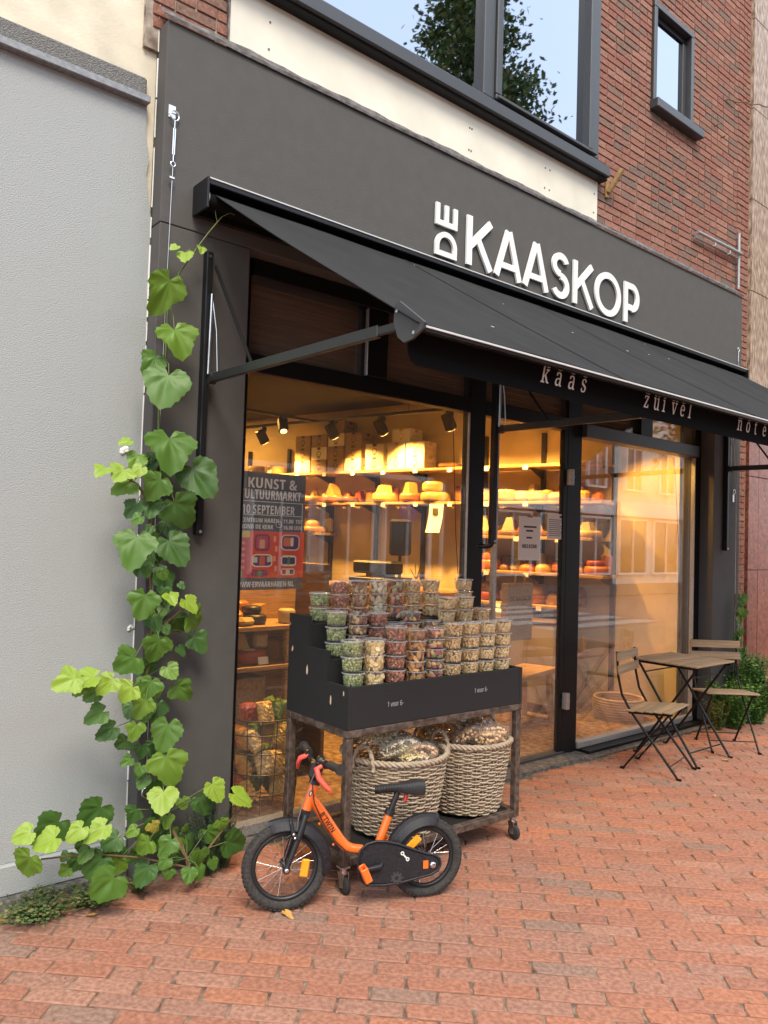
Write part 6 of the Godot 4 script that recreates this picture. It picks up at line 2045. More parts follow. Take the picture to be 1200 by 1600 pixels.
	var sec := func(i: int) -> Array:
		var t := float(i) / ns
		var x := lerpf(0.372, 0.590, t)
		var half := 0.014 + 0.052 * smoothstep(0.30, 0.86, t)
		half *= sqrt(clampf((1.0 - t) / 0.08, 0.04, 1.0)) * sqrt(clampf(t / 0.05, 0.1, 1.0))
		var top := 0.478 + 0.010 * smoothstep(0.5, 1.0, t) - 0.006 * sin(PI * t) - 0.012 * pow(1.0 - t, 4) - 0.012 * pow(t, 10)
		var deep := 0.032 + 0.024 * smoothstep(0.35, 0.9, t)
		var out := []
		for k in 14:
			var a := TAU * k / 14
			var yy := sin(a)
			out.append(Vector3(x, top - deep * 0.5 + deep * 0.5 * signf(yy) * pow(absf(yy), 0.7), half * signf(cos(a)) * pow(absf(cos(a)), 0.75)))
		return out
	for i in ns:
		var a1: Array = sec.call(i)
		var a2: Array = sec.call(i + 1)
		var c1 := Vector3.ZERO
		for q in a1: c1 += q / 14.0
		for k in 14:
			var k2 := (k + 1) % 14
			sa.squad(a1[k], a1[k2], a2[k2], a2[k], (a1[k] - c1).normalized(), (a1[k2] - c1).normalized(), (a2[k2] - c1).normalized(), (a2[k] - c1).normalized())
	var e1: Array = sec.call(0)
	var e2: Array = sec.call(ns)
	for k in 12:
		sa.ftri(e1[0], e1[k + 1], e1[k + 2] if k < 12 else e1[0], Vector3.LEFT)
		sa.ftri(e2[0], e2[k + 1], e2[k + 2] if k < 12 else e2[0], Vector3.RIGHT)
	part(b, "saddle", sa, M.saddle)
	var rl := MB.new()
	rl.box(Vector3(0.507, 0.412, 0.0), Vector3(0.014, 0.034, 0.026), 0.004, Basis(Vector3.BACK, -0.3))
	part(b, "rear_reflector", rl, M.red_lens)

# ------------------------------------------------------------------ folding table and chairs
func slat(parent: Node, a: Vector3, b: Vector3, w: float, th: float, k: int) -> void:
	var q := MB.new()
	q.box(Vector3.ZERO, Vector3((b - a).length(), th, w), 0.003)
	var x := (b - a).normalized()
	var up := Vector3.UP if absf(x.y) < 0.5 else Vector3.BACK
	var z := x.cross(up).normalized()
	inst(parent, "slat", q.mesh(), M["slat_%s" % ["a", "b", "c"][k % 3]], Transform3D(Basis(x, z.cross(x), z), (a + b) * 0.5))

func make_chair(label: String, at: Vector3, turn: float) -> Node3D:
	# local axes: x across the seat, +z the way the sitter faces
	var o := thing("folding_chair", label, "chair", at, turn, "folding chairs at the terrace table")
	var hw := 0.172
	for s in [-1.0, 1.0]:
		# long bar: back upright down to the front foot
		var lg := MB.new()
		var x: float = s * hw
		lg.tube([Vector3(x, 0.785, -0.235), Vector3(x, 0.62, -0.222), Vector3(x, 0.50, -0.195), Vector3(x, 0.40, -0.135), Vector3(x, 0.03, 0.165), Vector3(x, 0.008, 0.18)], 0.0088, 8, true, 0.75)
		lg.tube([Vector3(x, 0.008, 0.176), Vector3(x, 0.007, 0.205)], 0.0085, 8)
		part(o, "leg", lg, M.iron_black)
		var l2 := MB.new()
		var xi: float = s * (hw - 0.022)
		l2.tube([Vector3(xi, 0.405, 0.115), Vector3(xi, 0.03, -0.168), Vector3(xi, 0.008, -0.18)], 0.0085, 8, true, 0.75)
		l2.tube([Vector3(xi, 0.008, -0.176), Vector3(xi, 0.007, -0.205)], 0.0085, 8)
		part(o, "leg", l2, M.iron_black)
		var rail := MB.new()
		rail.bar(Vector3(s * (hw - 0.008), 0.388, -0.15), Vector3(s * (hw - 0.008), 0.412, 0.14), 0.010, 0.018, 0.002)
		part(o, "seat_rail", rail, M.iron_black)
	var cr := MB.new()
	cr.tube([Vector3(-hw, 0.075, 0.128), Vector3(hw, 0.075, 0.128)], 0.004, 6)
	part(o, "cross_rod", cr, M.iron_black)
	var cr2 := MB.new()
	cr2.tube([Vector3(-hw + 0.02, 0.075, -0.133), Vector3(hw - 0.02, 0.075, -0.133)], 0.004, 6)
	part(o, "cross_rod", cr2, M.iron_black)
	for i in 5:
		var z := -0.128 + i * 0.0605
		slat(o, Vector3(-0.197, 0.405 + i * 0.0052, z), Vector3(0.197, 0.405 + i * 0.0052, z), 0.053, 0.013, i + int(at.x * 3))
	for i in 2:
		var q := MB.new()
		var y := 0.752 - i * 0.088
		q.box(Vector3(0, y, -0.222 + i * 0.008), Vector3(0.394, 0.058, 0.013), 0.003, Basis(Vector3.RIGHT, -0.08))
		part(o, "back_slat", q, M.slat_c if i == 0 else M.slat_a)
	return o

func make_terrace() -> void:
	var t := thing("folding_table", "square wooden slat folding table with black crossed legs in front of the right pane", "table", Vector3(5.325, 0, 0.345))
	for i in 8:
		var z := -0.222 + i * 0.0635
		slat(t, Vector3(-0.272, 0.69, z), Vector3(0.272, 0.69, z), 0.055, 0.014, [0, 1, 0, 2, 1, 0, 1, 0][i])
	for s in [-1.0, 1.0]:
		var x: float = s * 0.232
		var rl := MB.new()
		rl.bar(Vector3(x, 0.672, -0.245), Vector3(x, 0.672, 0.245), 0.012, 0.020, 0.002)
		part(t, "rail", rl, M.iron_black)
		var l1 := MB.new()
		l1.tube([Vector3(x, 0.665, -0.215), Vector3(x, 0.03, 0.225), Vector3(x, 0.008, 0.24), Vector3(x, 0.007, 0.262)], 0.0105, 8, true, 0.8)
		part(t, "leg", l1, M.iron_black)
		var l2 := MB.new()
		var xi: float = s * 0.208
		l2.tube([Vector3(xi, 0.665, 0.215), Vector3(xi, 0.03, -0.225), Vector3(xi, 0.008, -0.24), Vector3(xi, 0.007, -0.262)], 0.0105, 8, true, 0.8)
		part(t, "leg", l2, M.iron_black)
	for q in [[0.232, 0.09, 0.184], [0.208, 0.09, -0.184], [0.208, 0.60, 0.17], [0.232, 0.60, -0.17]]:
		var c := MB.new()
		c.tube([Vector3(-q[0], q[1], q[2]), Vector3(q[0], q[1], q[2])], 0.005, 6)
		part(t, "cross_rod", c, M.iron_black)
	make_chair("folding chair left of the table, its backrest towards the glass", Vector3(4.848, 0, 0.436), 0.222)
	make_chair("folding chair right of the table, turned away from the brick edge", Vector3(5.842, 0, 0.415), -0.722)

# ------------------------------------------------------------------ climbing vine
func leaf_mesh(variant: int) -> ArrayMesh:
	# lobed, toothed blade in the local xy plane: base at the origin, tip at -y, unit width, curled and folded
	var r := RandomNumberGenerator.new()
	r.seed = 100 + variant
	var f := FastNoiseLite.new()
	f.seed = 60 + variant
	f.frequency = 1.4
	var n := 34
	var rim := []
	for i in n + 1:
		var a := lerpf(-2.75, 2.75, float(i) / n)      # 0 = towards the tip
		var lobes := 0.46 + 0.14 * maxf(0.0, cos(a * 1.0)) + 0.060 * cos(a * 4.0) * (1.0 if variant % 2 else 1.6) + 0.03 * cos(a * 2.0)
		lobes *= 1.0 + (0.040 if i % 2 else -0.035) + r.randf_range(-0.02, 0.02)
		if absf(a) > 2.35: lobes *= 1.0 - 0.35 * (absf(a) - 2.35) / 0.4
		rim.append(Vector2(sin(a) * lobes, -cos(a) * lobes - 0.12))
	var fold := r.randf_range(0.10, 0.28)
	var droop := r.randf_range(0.12, 0.40)
	var surf := func(p: Vector2) -> Vector3:
		var ang := atan2(p.x, -p.y - 0.03)
		var vein := 0.0
		for va in [0.0, 0.85, -0.85, 1.75, -1.75]: vein += exp(-pow((ang - va) / 0.16, 2.0))
		var z := -0.022 * vein * minf(1.0, p.length() * 3.0) + absf(p.x) * fold - droop * p.y * p.y * 0.7 - 0.25 * p.x * p.x + 0.06 * f.get_noise_2d(p.x * 2.0, p.y * 2.0)
		return Vector3(p.x, p.y, z)
	var b := MB.new()
	var ce := Vector2(0, -0.03)
	var grid := []
	for i in n + 1:
		var row := []
		for k in 4: row.append(surf.call(ce.lerp(rim[i], [0.0, 0.4, 0.75, 1.0][k])))
		grid.append(row)
	var nor := func(i: int, k: int) -> Vector3:
		var i0 := maxi(0, i - 1)
		var i1 := mini(n, i + 1)
		var k0 := maxi(0, k - 1)
		var k1 := mini(3, k + 1)
		var q: Vector3 = (grid[i1][k] - grid[i0][k]).cross(grid[i][k1] - grid[i][k0])
		if q.length() < 1e-9: return Vector3.BACK
		q = q.normalized()
		return q if q.z > 0 else -q
	for i in n:
		b.tri(grid[i][0], grid[i][1], grid[i + 1][1], Vector3.BACK, nor.call(i, 1), nor.call(i + 1, 1))
		for k in range(1, 3):
			b.squad(grid[i][k], grid[i + 1][k], grid[i + 1][k + 1], grid[i][k + 1], nor.call(i, k), nor.call(i + 1, k), nor.call(i + 1, k + 1), nor.call(i, k + 1))
	return b.mesh()

var leaf_shapes := []
func make_vine() -> void:
	for i in 10: leaf_shapes.append(leaf_mesh(i))
	var v := thing("grape_vine", "climbing vine with large lobed leaves up the dark left pier", "vine")
	var L := [
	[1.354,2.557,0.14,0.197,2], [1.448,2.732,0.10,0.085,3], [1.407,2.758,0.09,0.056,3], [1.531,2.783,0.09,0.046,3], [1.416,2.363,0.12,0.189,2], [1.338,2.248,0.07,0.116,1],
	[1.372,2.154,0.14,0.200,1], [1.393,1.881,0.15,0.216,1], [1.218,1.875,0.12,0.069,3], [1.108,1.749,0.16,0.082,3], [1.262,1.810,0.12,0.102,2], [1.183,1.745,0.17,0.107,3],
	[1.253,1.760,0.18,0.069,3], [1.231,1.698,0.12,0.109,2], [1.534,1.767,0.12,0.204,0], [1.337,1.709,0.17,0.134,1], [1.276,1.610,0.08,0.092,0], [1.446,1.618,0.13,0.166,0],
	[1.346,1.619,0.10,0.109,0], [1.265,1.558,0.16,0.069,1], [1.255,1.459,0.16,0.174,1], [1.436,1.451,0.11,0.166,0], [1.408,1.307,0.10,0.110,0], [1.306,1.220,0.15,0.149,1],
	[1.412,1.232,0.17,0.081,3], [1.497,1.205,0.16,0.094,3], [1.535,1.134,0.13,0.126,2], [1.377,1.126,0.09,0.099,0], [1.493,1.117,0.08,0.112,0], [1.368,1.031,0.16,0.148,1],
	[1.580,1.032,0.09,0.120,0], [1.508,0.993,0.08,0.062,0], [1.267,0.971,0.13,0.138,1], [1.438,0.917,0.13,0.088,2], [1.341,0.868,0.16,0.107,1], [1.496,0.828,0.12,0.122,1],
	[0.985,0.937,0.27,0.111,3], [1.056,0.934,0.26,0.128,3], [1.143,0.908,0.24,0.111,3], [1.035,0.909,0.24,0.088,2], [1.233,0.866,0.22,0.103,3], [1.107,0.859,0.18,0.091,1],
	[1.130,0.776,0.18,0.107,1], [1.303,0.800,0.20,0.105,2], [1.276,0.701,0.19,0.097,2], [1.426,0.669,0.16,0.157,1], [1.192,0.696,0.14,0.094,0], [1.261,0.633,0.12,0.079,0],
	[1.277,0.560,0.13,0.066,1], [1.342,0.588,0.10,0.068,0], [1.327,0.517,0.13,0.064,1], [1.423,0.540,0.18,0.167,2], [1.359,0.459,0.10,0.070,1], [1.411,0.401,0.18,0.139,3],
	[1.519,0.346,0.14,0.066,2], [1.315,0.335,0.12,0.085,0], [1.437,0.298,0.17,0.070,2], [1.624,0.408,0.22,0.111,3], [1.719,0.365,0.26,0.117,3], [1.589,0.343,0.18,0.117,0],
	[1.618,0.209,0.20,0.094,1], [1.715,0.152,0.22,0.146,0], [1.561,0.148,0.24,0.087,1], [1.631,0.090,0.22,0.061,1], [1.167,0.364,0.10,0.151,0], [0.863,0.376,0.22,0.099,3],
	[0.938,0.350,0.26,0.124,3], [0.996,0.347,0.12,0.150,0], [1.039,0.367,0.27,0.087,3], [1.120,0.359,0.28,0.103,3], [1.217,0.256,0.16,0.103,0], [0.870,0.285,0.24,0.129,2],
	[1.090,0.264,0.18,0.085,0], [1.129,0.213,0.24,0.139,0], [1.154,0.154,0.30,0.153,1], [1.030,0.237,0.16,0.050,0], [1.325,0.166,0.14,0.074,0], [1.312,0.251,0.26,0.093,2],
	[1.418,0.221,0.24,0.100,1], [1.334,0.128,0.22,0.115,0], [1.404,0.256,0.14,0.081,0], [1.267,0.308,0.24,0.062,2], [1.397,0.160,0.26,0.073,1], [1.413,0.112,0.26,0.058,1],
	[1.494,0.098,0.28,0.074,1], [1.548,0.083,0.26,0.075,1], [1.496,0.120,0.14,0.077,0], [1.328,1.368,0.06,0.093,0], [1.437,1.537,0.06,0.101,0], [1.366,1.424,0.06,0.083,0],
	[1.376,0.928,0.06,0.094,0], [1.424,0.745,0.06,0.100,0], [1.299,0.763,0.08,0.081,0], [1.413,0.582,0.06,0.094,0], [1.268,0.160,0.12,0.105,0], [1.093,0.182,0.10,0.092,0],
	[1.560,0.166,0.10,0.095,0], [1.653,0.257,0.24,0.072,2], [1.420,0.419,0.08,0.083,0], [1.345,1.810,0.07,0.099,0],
	]
	var main := []
	for p in [[1.545, 0.0, 0.22], [1.52, 0.12, 0.20], [1.46, 0.29, 0.10], [1.432, 0.54, 0.06], [1.40, 0.70, 0.055], [1.376, 0.88, 0.05], [1.39, 1.09, 0.05], [1.365, 1.42, 0.05], [1.385, 1.81, 0.05], [1.38, 2.04, 0.05], [1.40, 2.27, 0.05], [1.402, 2.52, 0.05], [1.445, 2.66, 0.06], [1.50, 2.76, 0.08], [1.56, 2.86, 0.09], [1.62, 2.95, 0.10]]: main.append(Vector3(p[0], p[1], p[2]))
	var rad := []
	for i in main.size(): rad.append(lerpf(0.009, 0.0022, float(i) / main.size()))
	var st := MB.new()
	st.tube(main.slice(0, 9), rad.slice(0, 9), 7)
	part(v, "stem", st, M.stem_brown)
	var st2 := MB.new()
	st2.tube(main.slice(8), rad.slice(8), 7)
	for q in [[Vector3(1.62, 2.95, 0.10), Vector3(1.655, 2.975, 0.11), Vector3(1.675, 2.968, 0.12)], [Vector3(1.60, 2.92, 0.095), Vector3(1.585, 2.965, 0.10), Vector3(1.60, 2.99, 0.105)]]: st2.tube(q, 0.0016, 5)
	part(v, "stem", st2, M.stem_green)
	for path in [[Vector3(1.545, 0.02, 0.22), Vector3(1.50, 0.10, 0.22), Vector3(1.30, 0.18, 0.20), Vector3(1.10, 0.24, 0.20), Vector3(0.92, 0.27, 0.22)], [Vector3(1.545, 0.02, 0.22), Vector3(1.60, 0.14, 0.22), Vector3(1.70, 0.24, 0.22), Vector3(1.78, 0.32, 0.24)], [Vector3(1.39, 0.78, 0.06), Vector3(1.30, 0.84, 0.12), Vector3(1.18, 0.87, 0.18), Vector3(1.05, 0.91, 0.24)], [Vector3(1.37, 1.60, 0.05), Vector3(1.28, 1.70, 0.10), Vector3(1.18, 1.74, 0.15)], [Vector3(1.39, 1.05, 0.05), Vector3(1.46, 1.14, 0.11), Vector3(1.50, 1.19, 0.15)]]:
		var br := MB.new()
		br.tube(path, [0.006, 0.005, 0.004, 0.0035, 0.003].slice(0, path.size()), 6)
		part(v, "branch", br, M.stem_brown)
	var r := RandomNumberGenerator.new()
	r.seed = 77
	# smaller leaves in the shade of the large ones, close to the stem
	for i in 34:
		var y := 0.16 + 1.75 * pow(r.randf(), 1.1)
		var cx := 1.38
		for k in main.size() - 1:
			if y >= main[k].y and y < main[k + 1].y: cx = lerpf(main[k].x, main[k + 1].x, (y - main[k].y) / (main[k + 1].y - main[k].y))
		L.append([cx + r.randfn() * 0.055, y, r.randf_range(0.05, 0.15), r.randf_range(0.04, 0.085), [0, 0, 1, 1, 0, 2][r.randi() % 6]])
	for i in 9: L.append([r.randf_range(0.95, 1.75), r.randf_range(0.08, 0.30), r.randf_range(0.10, 0.24), r.randf_range(0.05, 0.11), [0, 1, 1, 2][r.randi() % 4]])
	for q in L:
		var p := Vector3(q[0], q[1], q[2])
		var s: float = q[3] * 0.96
		# nearest point on the main stem, from which the stalk comes
		var best: Vector3 = main[0]
		for m in main:
			if m.distance_to(p + Vector3(0, s * 0.2, 0)) < best.distance_to(p + Vector3(0, s * 0.2, 0)): best = m
		var side := clampf((p.x - best.x) * 6.0, -1.1, 1.1)
		var up := r.randf_range(-0.25, 0.50)
		if q[4] == 3: up = r.randf_range(0.35, 1.0)
		var bs := Basis(Vector3.UP, r.randf_range(-0.45, 0.45) - 0.30 + side * 0.25) * Basis(Vector3.RIGHT, -up) * Basis(Vector3.BACK, side * 0.75 + r.randf_range(-0.4, 0.4))
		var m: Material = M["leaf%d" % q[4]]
		var sh: Mesh = leaf_shapes[r.randi() % 10]
		var base := p + bs * Vector3(0, s * 0.16, 0)
		inst(v, "leaf", sh, m, Transform3D(bs.scaled_local(Vector3(s * r.randf_range(0.86, 1.1), s * r.randf_range(0.88, 1.12), s)), base))
		if best.distance_to(base) < 0.28 and s > 0.07:
			var pt := MB.new()
			pt.tube([best, best.lerp(base, 0.6) + Vector3(0, 0.012, 0.012), base], 0.0018, 5)
			part(v, "stalk", pt, M.stem_green)
	for q in [[1.36, 0.30, 0.19, 0.06]]:
		inst(v, "leaf", leaf_shapes[2], M.leaf_yellow, Transform3D((Basis(Vector3.UP, -0.3) * Basis(Vector3.BACK, 0.5)).scaled_local(Vector3.ONE * q[3]), Vector3(q[0], q[1], q[2])))

func sprig_mesh(seedv: int, h: float, spread: float, n: int, lw: float, ll: float, cols: Array, needle := false) -> ArrayMesh:
	# many small leaves on thin stems, one plant
	var r := RandomNumberGenerator.new()
	r.seed = seedv
	var b := MB.new()
	b.use_c = true
	for i in n:
		var a := r.randf() * TAU
		var lean := r.randf() * spread
		var hh := h * r.randf_range(0.55, 1.0)
		var root := Vector3(cos(a) * lean * 0.25, 0, sin(a) * lean * 0.25)
		var tip := Vector3(cos(a) * lean, hh, sin(a) * lean)
		var mid := root.lerp(tip, 0.5) + Vector3(0, hh * 0.08, 0)
		b.col = Color(cols[0][0], cols[0][1], cols[0][2])
		b.tube([root, mid, tip], 0.0014, 4, false)
		var m := int(hh / (0.010 if needle else 0.018))
		for k in m:
			var t := (k + 1.0) / m
			var p := root.lerp(mid, t * 2.0) if t < 0.5 else mid.lerp(tip, t * 2.0 - 1.0)
			for s in 2:
				var ang := r.randf() * TAU
				var d := Vector3(cos(ang), r.randf_range(0.1, 0.7), sin(ang)).normalized()
				var c: Array = cols[r.randi() % cols.size()]
				var br := r.randf_range(0.8, 1.2)
				b.col = Color(c[0] * br, c[1] * br, c[2] * br)
				var side := d.cross(Vector3.UP).normalized() * lw * r.randf_range(0.7, 1.2)
				var l := ll * r.randf_range(0.6, 1.15)
				var e := p + d * l
				var cm := p + d * l * 0.5 + Vector3(0, l * 0.10, 0)
				var nn := side.cross(d).normalized()
				if nn.y < 0: nn = -nn
				b.ftri(p, cm + side, cm - side, nn)
				b.ftri(cm + side, e - Vector3(0, l * 0.12, 0), cm - side, nn)
	return b.mesh()

func make_small_plants() -> void:
	var g := [[0.085, 0.20, 0.040], [0.13, 0.28, 0.05], [0.065, 0.15, 0.035], [0.19, 0.33, 0.07]]
	var old := [[0.085, 0.13, 0.035], [0.13, 0.17, 0.045], [0.065, 0.10, 0.03], [0.17, 0.15, 0.055]]
	var plants := [
		["weed_tuft", "low weed tuft at the foot of the grey wall, nearest the left edge", Vector3(0.955, 0, 0.10), 1, 0.055, 0.16, 230, 0.008, 0.017, old, false],
		["weed_tuft", "thin weed tuft at the grey wall right under the vine leaves", Vector3(1.165, 0, 0.12), 2, 0.06, 0.13, 150, 0.008, 0.017, old, false],
		["weed_tuft", "small dry weed between vine stem and pavement", Vector3(1.34, 0, 0.12), 3, 0.07, 0.07, 30, 0.005, 0.014, old, false],
		["rosemary_plant", "feathery needle leaved plant growing between vine and bicycle wheel", Vector3(1.665, 0, 0.13), 4, 0.36, 0.13, 46, 0.0018, 0.022, [[0.05, 0.09, 0.045], [0.075, 0.12, 0.06], [0.04, 0.07, 0.035]], true],
		["rosemary_plant", "short needle leaved plant at the foot of the left pier", Vector3(1.75, 0, 0.10), 5, 0.22, 0.11, 36, 0.0018, 0.022, [[0.05, 0.09, 0.045], [0.085, 0.13, 0.06]], true],
		["leafy_shrub", "bright green bushy plant at the foot of the right pier", Vector3(6.52, 0, 0.16), 6, 0.42, 0.24, 95, 0.011, 0.040, g, false],
		["leafy_shrub", "tall bright green plant at the far right before the granite wall", Vector3(6.86, 0, 0.17), 7, 0.60, 0.27, 120, 0.012, 0.045, g, false],
		["leafy_shrub", "low dull green plant left of the bright bushes by the pier", Vector3(6.33, 0, 0.12), 8, 0.24, 0.12, 40, 0.009, 0.03, old, false],
	]
	for p in plants:
		var o := thing(p[0], p[1], "plant", p[2], 0.0)
		inst(o, "foliage", sprig_mesh(p[3], p[4], p[5], p[6], p[7], p[8], p[9], p[10]), M.plant_any)
	# second vine on the right pier
	var v := thing("small_vine", "thin vine with hanging pointed leaves on the edge of the right pier", "vine")
	var st := MB.new()
	st.tube([Vector3(6.70, 0.0, 0.10), Vector3(6.69, 0.25, 0.06), Vector3(6.72, 0.50, 0.06), Vector3(6.70, 0.70, 0.06), Vector3(6.70, 0.92, 0.06), Vector3(6.72, 1.12, 0.06)], 0.004, 6)
	part(v, "stem", st, M.stem_brown)
	var r := RandomNumberGenerator.new()
	r.seed = 9
	for i in 26:
		var y := 0.62 + 0.50 * i / 25.0
		var s := r.randf_range(0.06, 0.10)
		var p := Vector3(6.71 + r.randf_range(-0.06, 0.06), y, 0.09 + r.randf_range(-0.02, 0.05))
		var bs := Basis(Vector3.UP, r.randf_range(-0.9, 0.3)) * Basis(Vector3.RIGHT, -r.randf_range(-0.1, 0.5)) * Basis(Vector3.BACK, r.randf_range(-0.9, 0.9))
		inst(v, "leaf", leaf_shapes[i % 7], M["leaf%d" % [0, 1, 1, 2][i % 4]] if i != 9 else M.leaf_yellow, Transform3D(bs.scaled_local(Vector3(s * 0.75, s, s)), p))
	for i in 6:
		var s := 0.09
		inst(v, "leaf", leaf_shapes[i], M["leaf%d" % (i % 3)], Transform3D((Basis(Vector3.UP, -0.4 + 0.2 * i) * Basis(Vector3.BACK, i * 0.5 - 1.0)).scaled_local(Vector3.ONE * s), Vector3(6.72 + 0.035 * (i % 3), 0.45 + 0.035 * i, 0.12)))
	# fallen leaves
	var k := 0
	for q in [[1.735, 0.640, 0.07], [5.444, 0.600, 0.055], [0.835, 0.075, 0.06], [1.13, 0.22, 0.045], [4.62, 0.95, 0.03]]:
		var o := inst(self, numbered("fallen_leaf"), leaf_shapes[k], M.dead_leaf, Transform3D((Basis(Vector3.UP, 1.3 * k) * Basis(Vector3.RIGHT, -1.45)).scaled_local(Vector3(q[2] * 0.5, q[2], q[2] * 0.6)), Vector3(q[0], 0.009, q[1])))
		tag(o, ["yellow fallen leaf under the bicycle's front tyre", "yellow fallen leaf on the bricks before the table", "brown fallen leaf at the foot of the grey wall", "small brown leaf beside the weed tuft", "tiny brown leaf on the bricks left of the chair"][k], "leaf", "fallen leaves")
		k += 1

# ------------------------------------------------------------------ small fittings on the walls
func make_small_fittings() -> void:
	var w := thing("climbing_wire", "steel wire with turnbuckle and ring plate on the left pier", "wire")
	var pl := MB.new()
	pl.bc(Vector3(1.388, 3.368, 0.0005), Vector3(1.422, 3.425, 0.004), 0.001)
	part(w, "eye_plate", pl, M.steel)
	var rg := MB.new()
	rg.ring(Vector3(1.412, 3.375, 0.016), Vector3(0.2, 0, 1), 0.022, 0.0036, 24, 8)
	part(w, "ring", rg, M.chrome)
	var tb := MB.new()
	tb.tube([Vector3(1.413, 3.353, 0.018), Vector3(1.412, 3.315, 0.02)], 0.0028, 6)
	tb.tube([Vector3(1.408, 3.315, 0.02), Vector3(1.407, 3.195, 0.02)], 0.0032, 6)
	tb.tube([Vector3(1.416, 3.315, 0.02), Vector3(1.415, 3.195, 0.02)], 0.0032, 6)
	tb.tube([Vector3(1.411, 3.195, 0.02), Vector3(1.411, 3.165, 0.02)], 0.0028, 6)
	tb.ring(Vector3(1.411, 3.152, 0.02), Vector3.BACK, 0.011, 0.0028, 16, 6)
	part(w, "turnbuckle", tb, M.chrome)
	var wr := MB.new()
	wr.tube([Vector3(1.411, 3.141, 0.02), Vector3(1.409, 3.05, 0.021), Vector3(1.40, 2.6, 0.03), Vector3(1.39, 1.6, 0.035), Vector3(1.40, 0.40, 0.03)], 0.0016, 6)
	part(w, "wire", wr, M.steel)
	var cl := MB.new()
	cl.bc(Vector3(1.395, 3.082, 0.014), Vector3(1.419, 3.092, 0.028), 0.001)
	part(w, "clamp", cl, M.steel)
	var r2 := MB.new()
	r2.ring(Vector3(1.405, 0.375, 0.03), Vector3.BACK, 0.022, 0.0035, 20, 6)
	part(w, "ring", r2, M.chrome)
	var ch := thing("climbing_wire", "steel wire with turnbuckle at the right end of the fascia", "wire")
	var c2 := MB.new()
	c2.ring(Vector3(6.82, 3.31, 0.012), Vector3.BACK, 0.016, 0.003, 16, 6)
	c2.tube([Vector3(6.816, 3.293, 0.012), Vector3(6.814, 3.20, 0.012)], 0.003, 6)
	c2.tube([Vector3(6.824, 3.293, 0.012), Vector3(6.824, 3.20, 0.012)], 0.003, 6)
	part(ch, "turnbuckle", c2, M.chrome)
	var c3 := MB.new()
	c3.tube([Vector3(6.82, 3.20, 0.012), Vector3(6.80, 2.2, 0.02), Vector3(6.78, 1.0, 0.03), Vector3(6.76, 0.35, 0.03)], 0.0018, 6)
	part(ch, "wire", c3, M.steel)
	var hk := MB.new()
	hk.ring(Vector3(6.775, 2.02, 0.012), Vector3.BACK, 0.02, 0.004, 16, 6)
	hk.bc(Vector3(6.76, 1.93, 0.001), Vector3(6.79, 2.0, 0.006), 0.001)
	part(ch, "eye_plate", hk, M.steel)
	# wooden flag holder in the brickwork
	var fh := thing("flag_holder", "raw wooden flag pole holder on the brick wall beside the cream board", "holder", Vector3(4.865, 4.20, -0.08))
	bxpart(fh, "back_plate", Vector3(-0.02, -0.09, 0.001), Vector3(0.02, 0.06, 0.02), M.raw_wood, 0.003)
	var fs := MB.new()
	fs.tube([Vector3(0, -0.05, 0.02), Vector3(0.03, 0.10, 0.12)], [0.022, 0.020], 12)
	part(fh, "socket", fs, M.raw_wood)
	# aluminium brackets at the end of the wall
	var br := thing("pipe_bracket", "pale metal bracket with upright tube on the brick wall end", "bracket", Vector3(0, 0, -0.08))
	var t1 := MB.new()
	t1.tube([Vector3(6.14, 4.205, 0.05), Vector3(6.94, 4.225, 0.05)], 0.014, 8)
	part(br, "tube", t1, M.aluminium)
	var t2 := MB.new()
	t2.tube([Vector3(6.14, 4.165, 0.03), Vector3(6.92, 4.185, 0.03)], 0.010, 8)
	part(br, "tube", t2, M.aluminium)
	var t3 := MB.new()
	t3.tube([Vector3(6.93, 3.90, 0.03), Vector3(6.93, 4.42, 0.03)], 0.014, 8)
	part(br, "upright", t3, M.aluminium)
	for x in [6.45, 6.72]:
		var hkk := MB.new()
		hkk.tube([Vector3(x, 4.20, 0.05), Vector3(x - 0.02, 4.165, 0.06), Vector3(x - 0.05, 4.15, 0.05)], 0.006, 6)
		part(br, "hook", hkk, M.aluminium)
	# twisted wire with hook high on the right
	var tw := thing("twisted_wire", "rusty twisted wire leading from a hook in the brick wall to the right", "wire")
	var t4 := MB.new()
	var pts := []
	for i in 40:
		var t := i / 39.0
		pts.append(Vector3(6.72 + 1.6 * t, 5.60 + 0.22 * t + 0.008 * sin(t * 60.0), -0.07 + 0.5 * t + 0.008 * cos(t * 60.0)))
	t4.tube(pts, 0.005, 6)
	part(tw, "wire", t4, M.stem_brown)
	var t5 := MB.new()
	t5.tube([Vector3(6.70, 5.60, -0.09), Vector3(6.72, 5.60, -0.05), Vector3(6.735, 5.585, -0.045)], 0.006, 6)
	part(tw, "hook", t5, M.stem_brown)
	var hook2 := MB.new()
	hook2.tube([Vector3(6.50, 5.28, -0.09), Vector3(6.50, 5.28, -0.05), Vector3(6.53, 5.31, -0.045)], 0.007, 6)
	solo("wall_hook", hook2, M.stem_brown, "rusty hook in the brick wall right of the small window", "hook")
	var stub := MB.new()
	stub.tube([Vector3(6.62, 5.22, -0.09), Vector3(6.62, 5.215, -0.04)], 0.007, 6)
	solo("wall_hook", stub, M.stem_brown, "short rusty stub in the brick wall lower right of the small window", "hook")

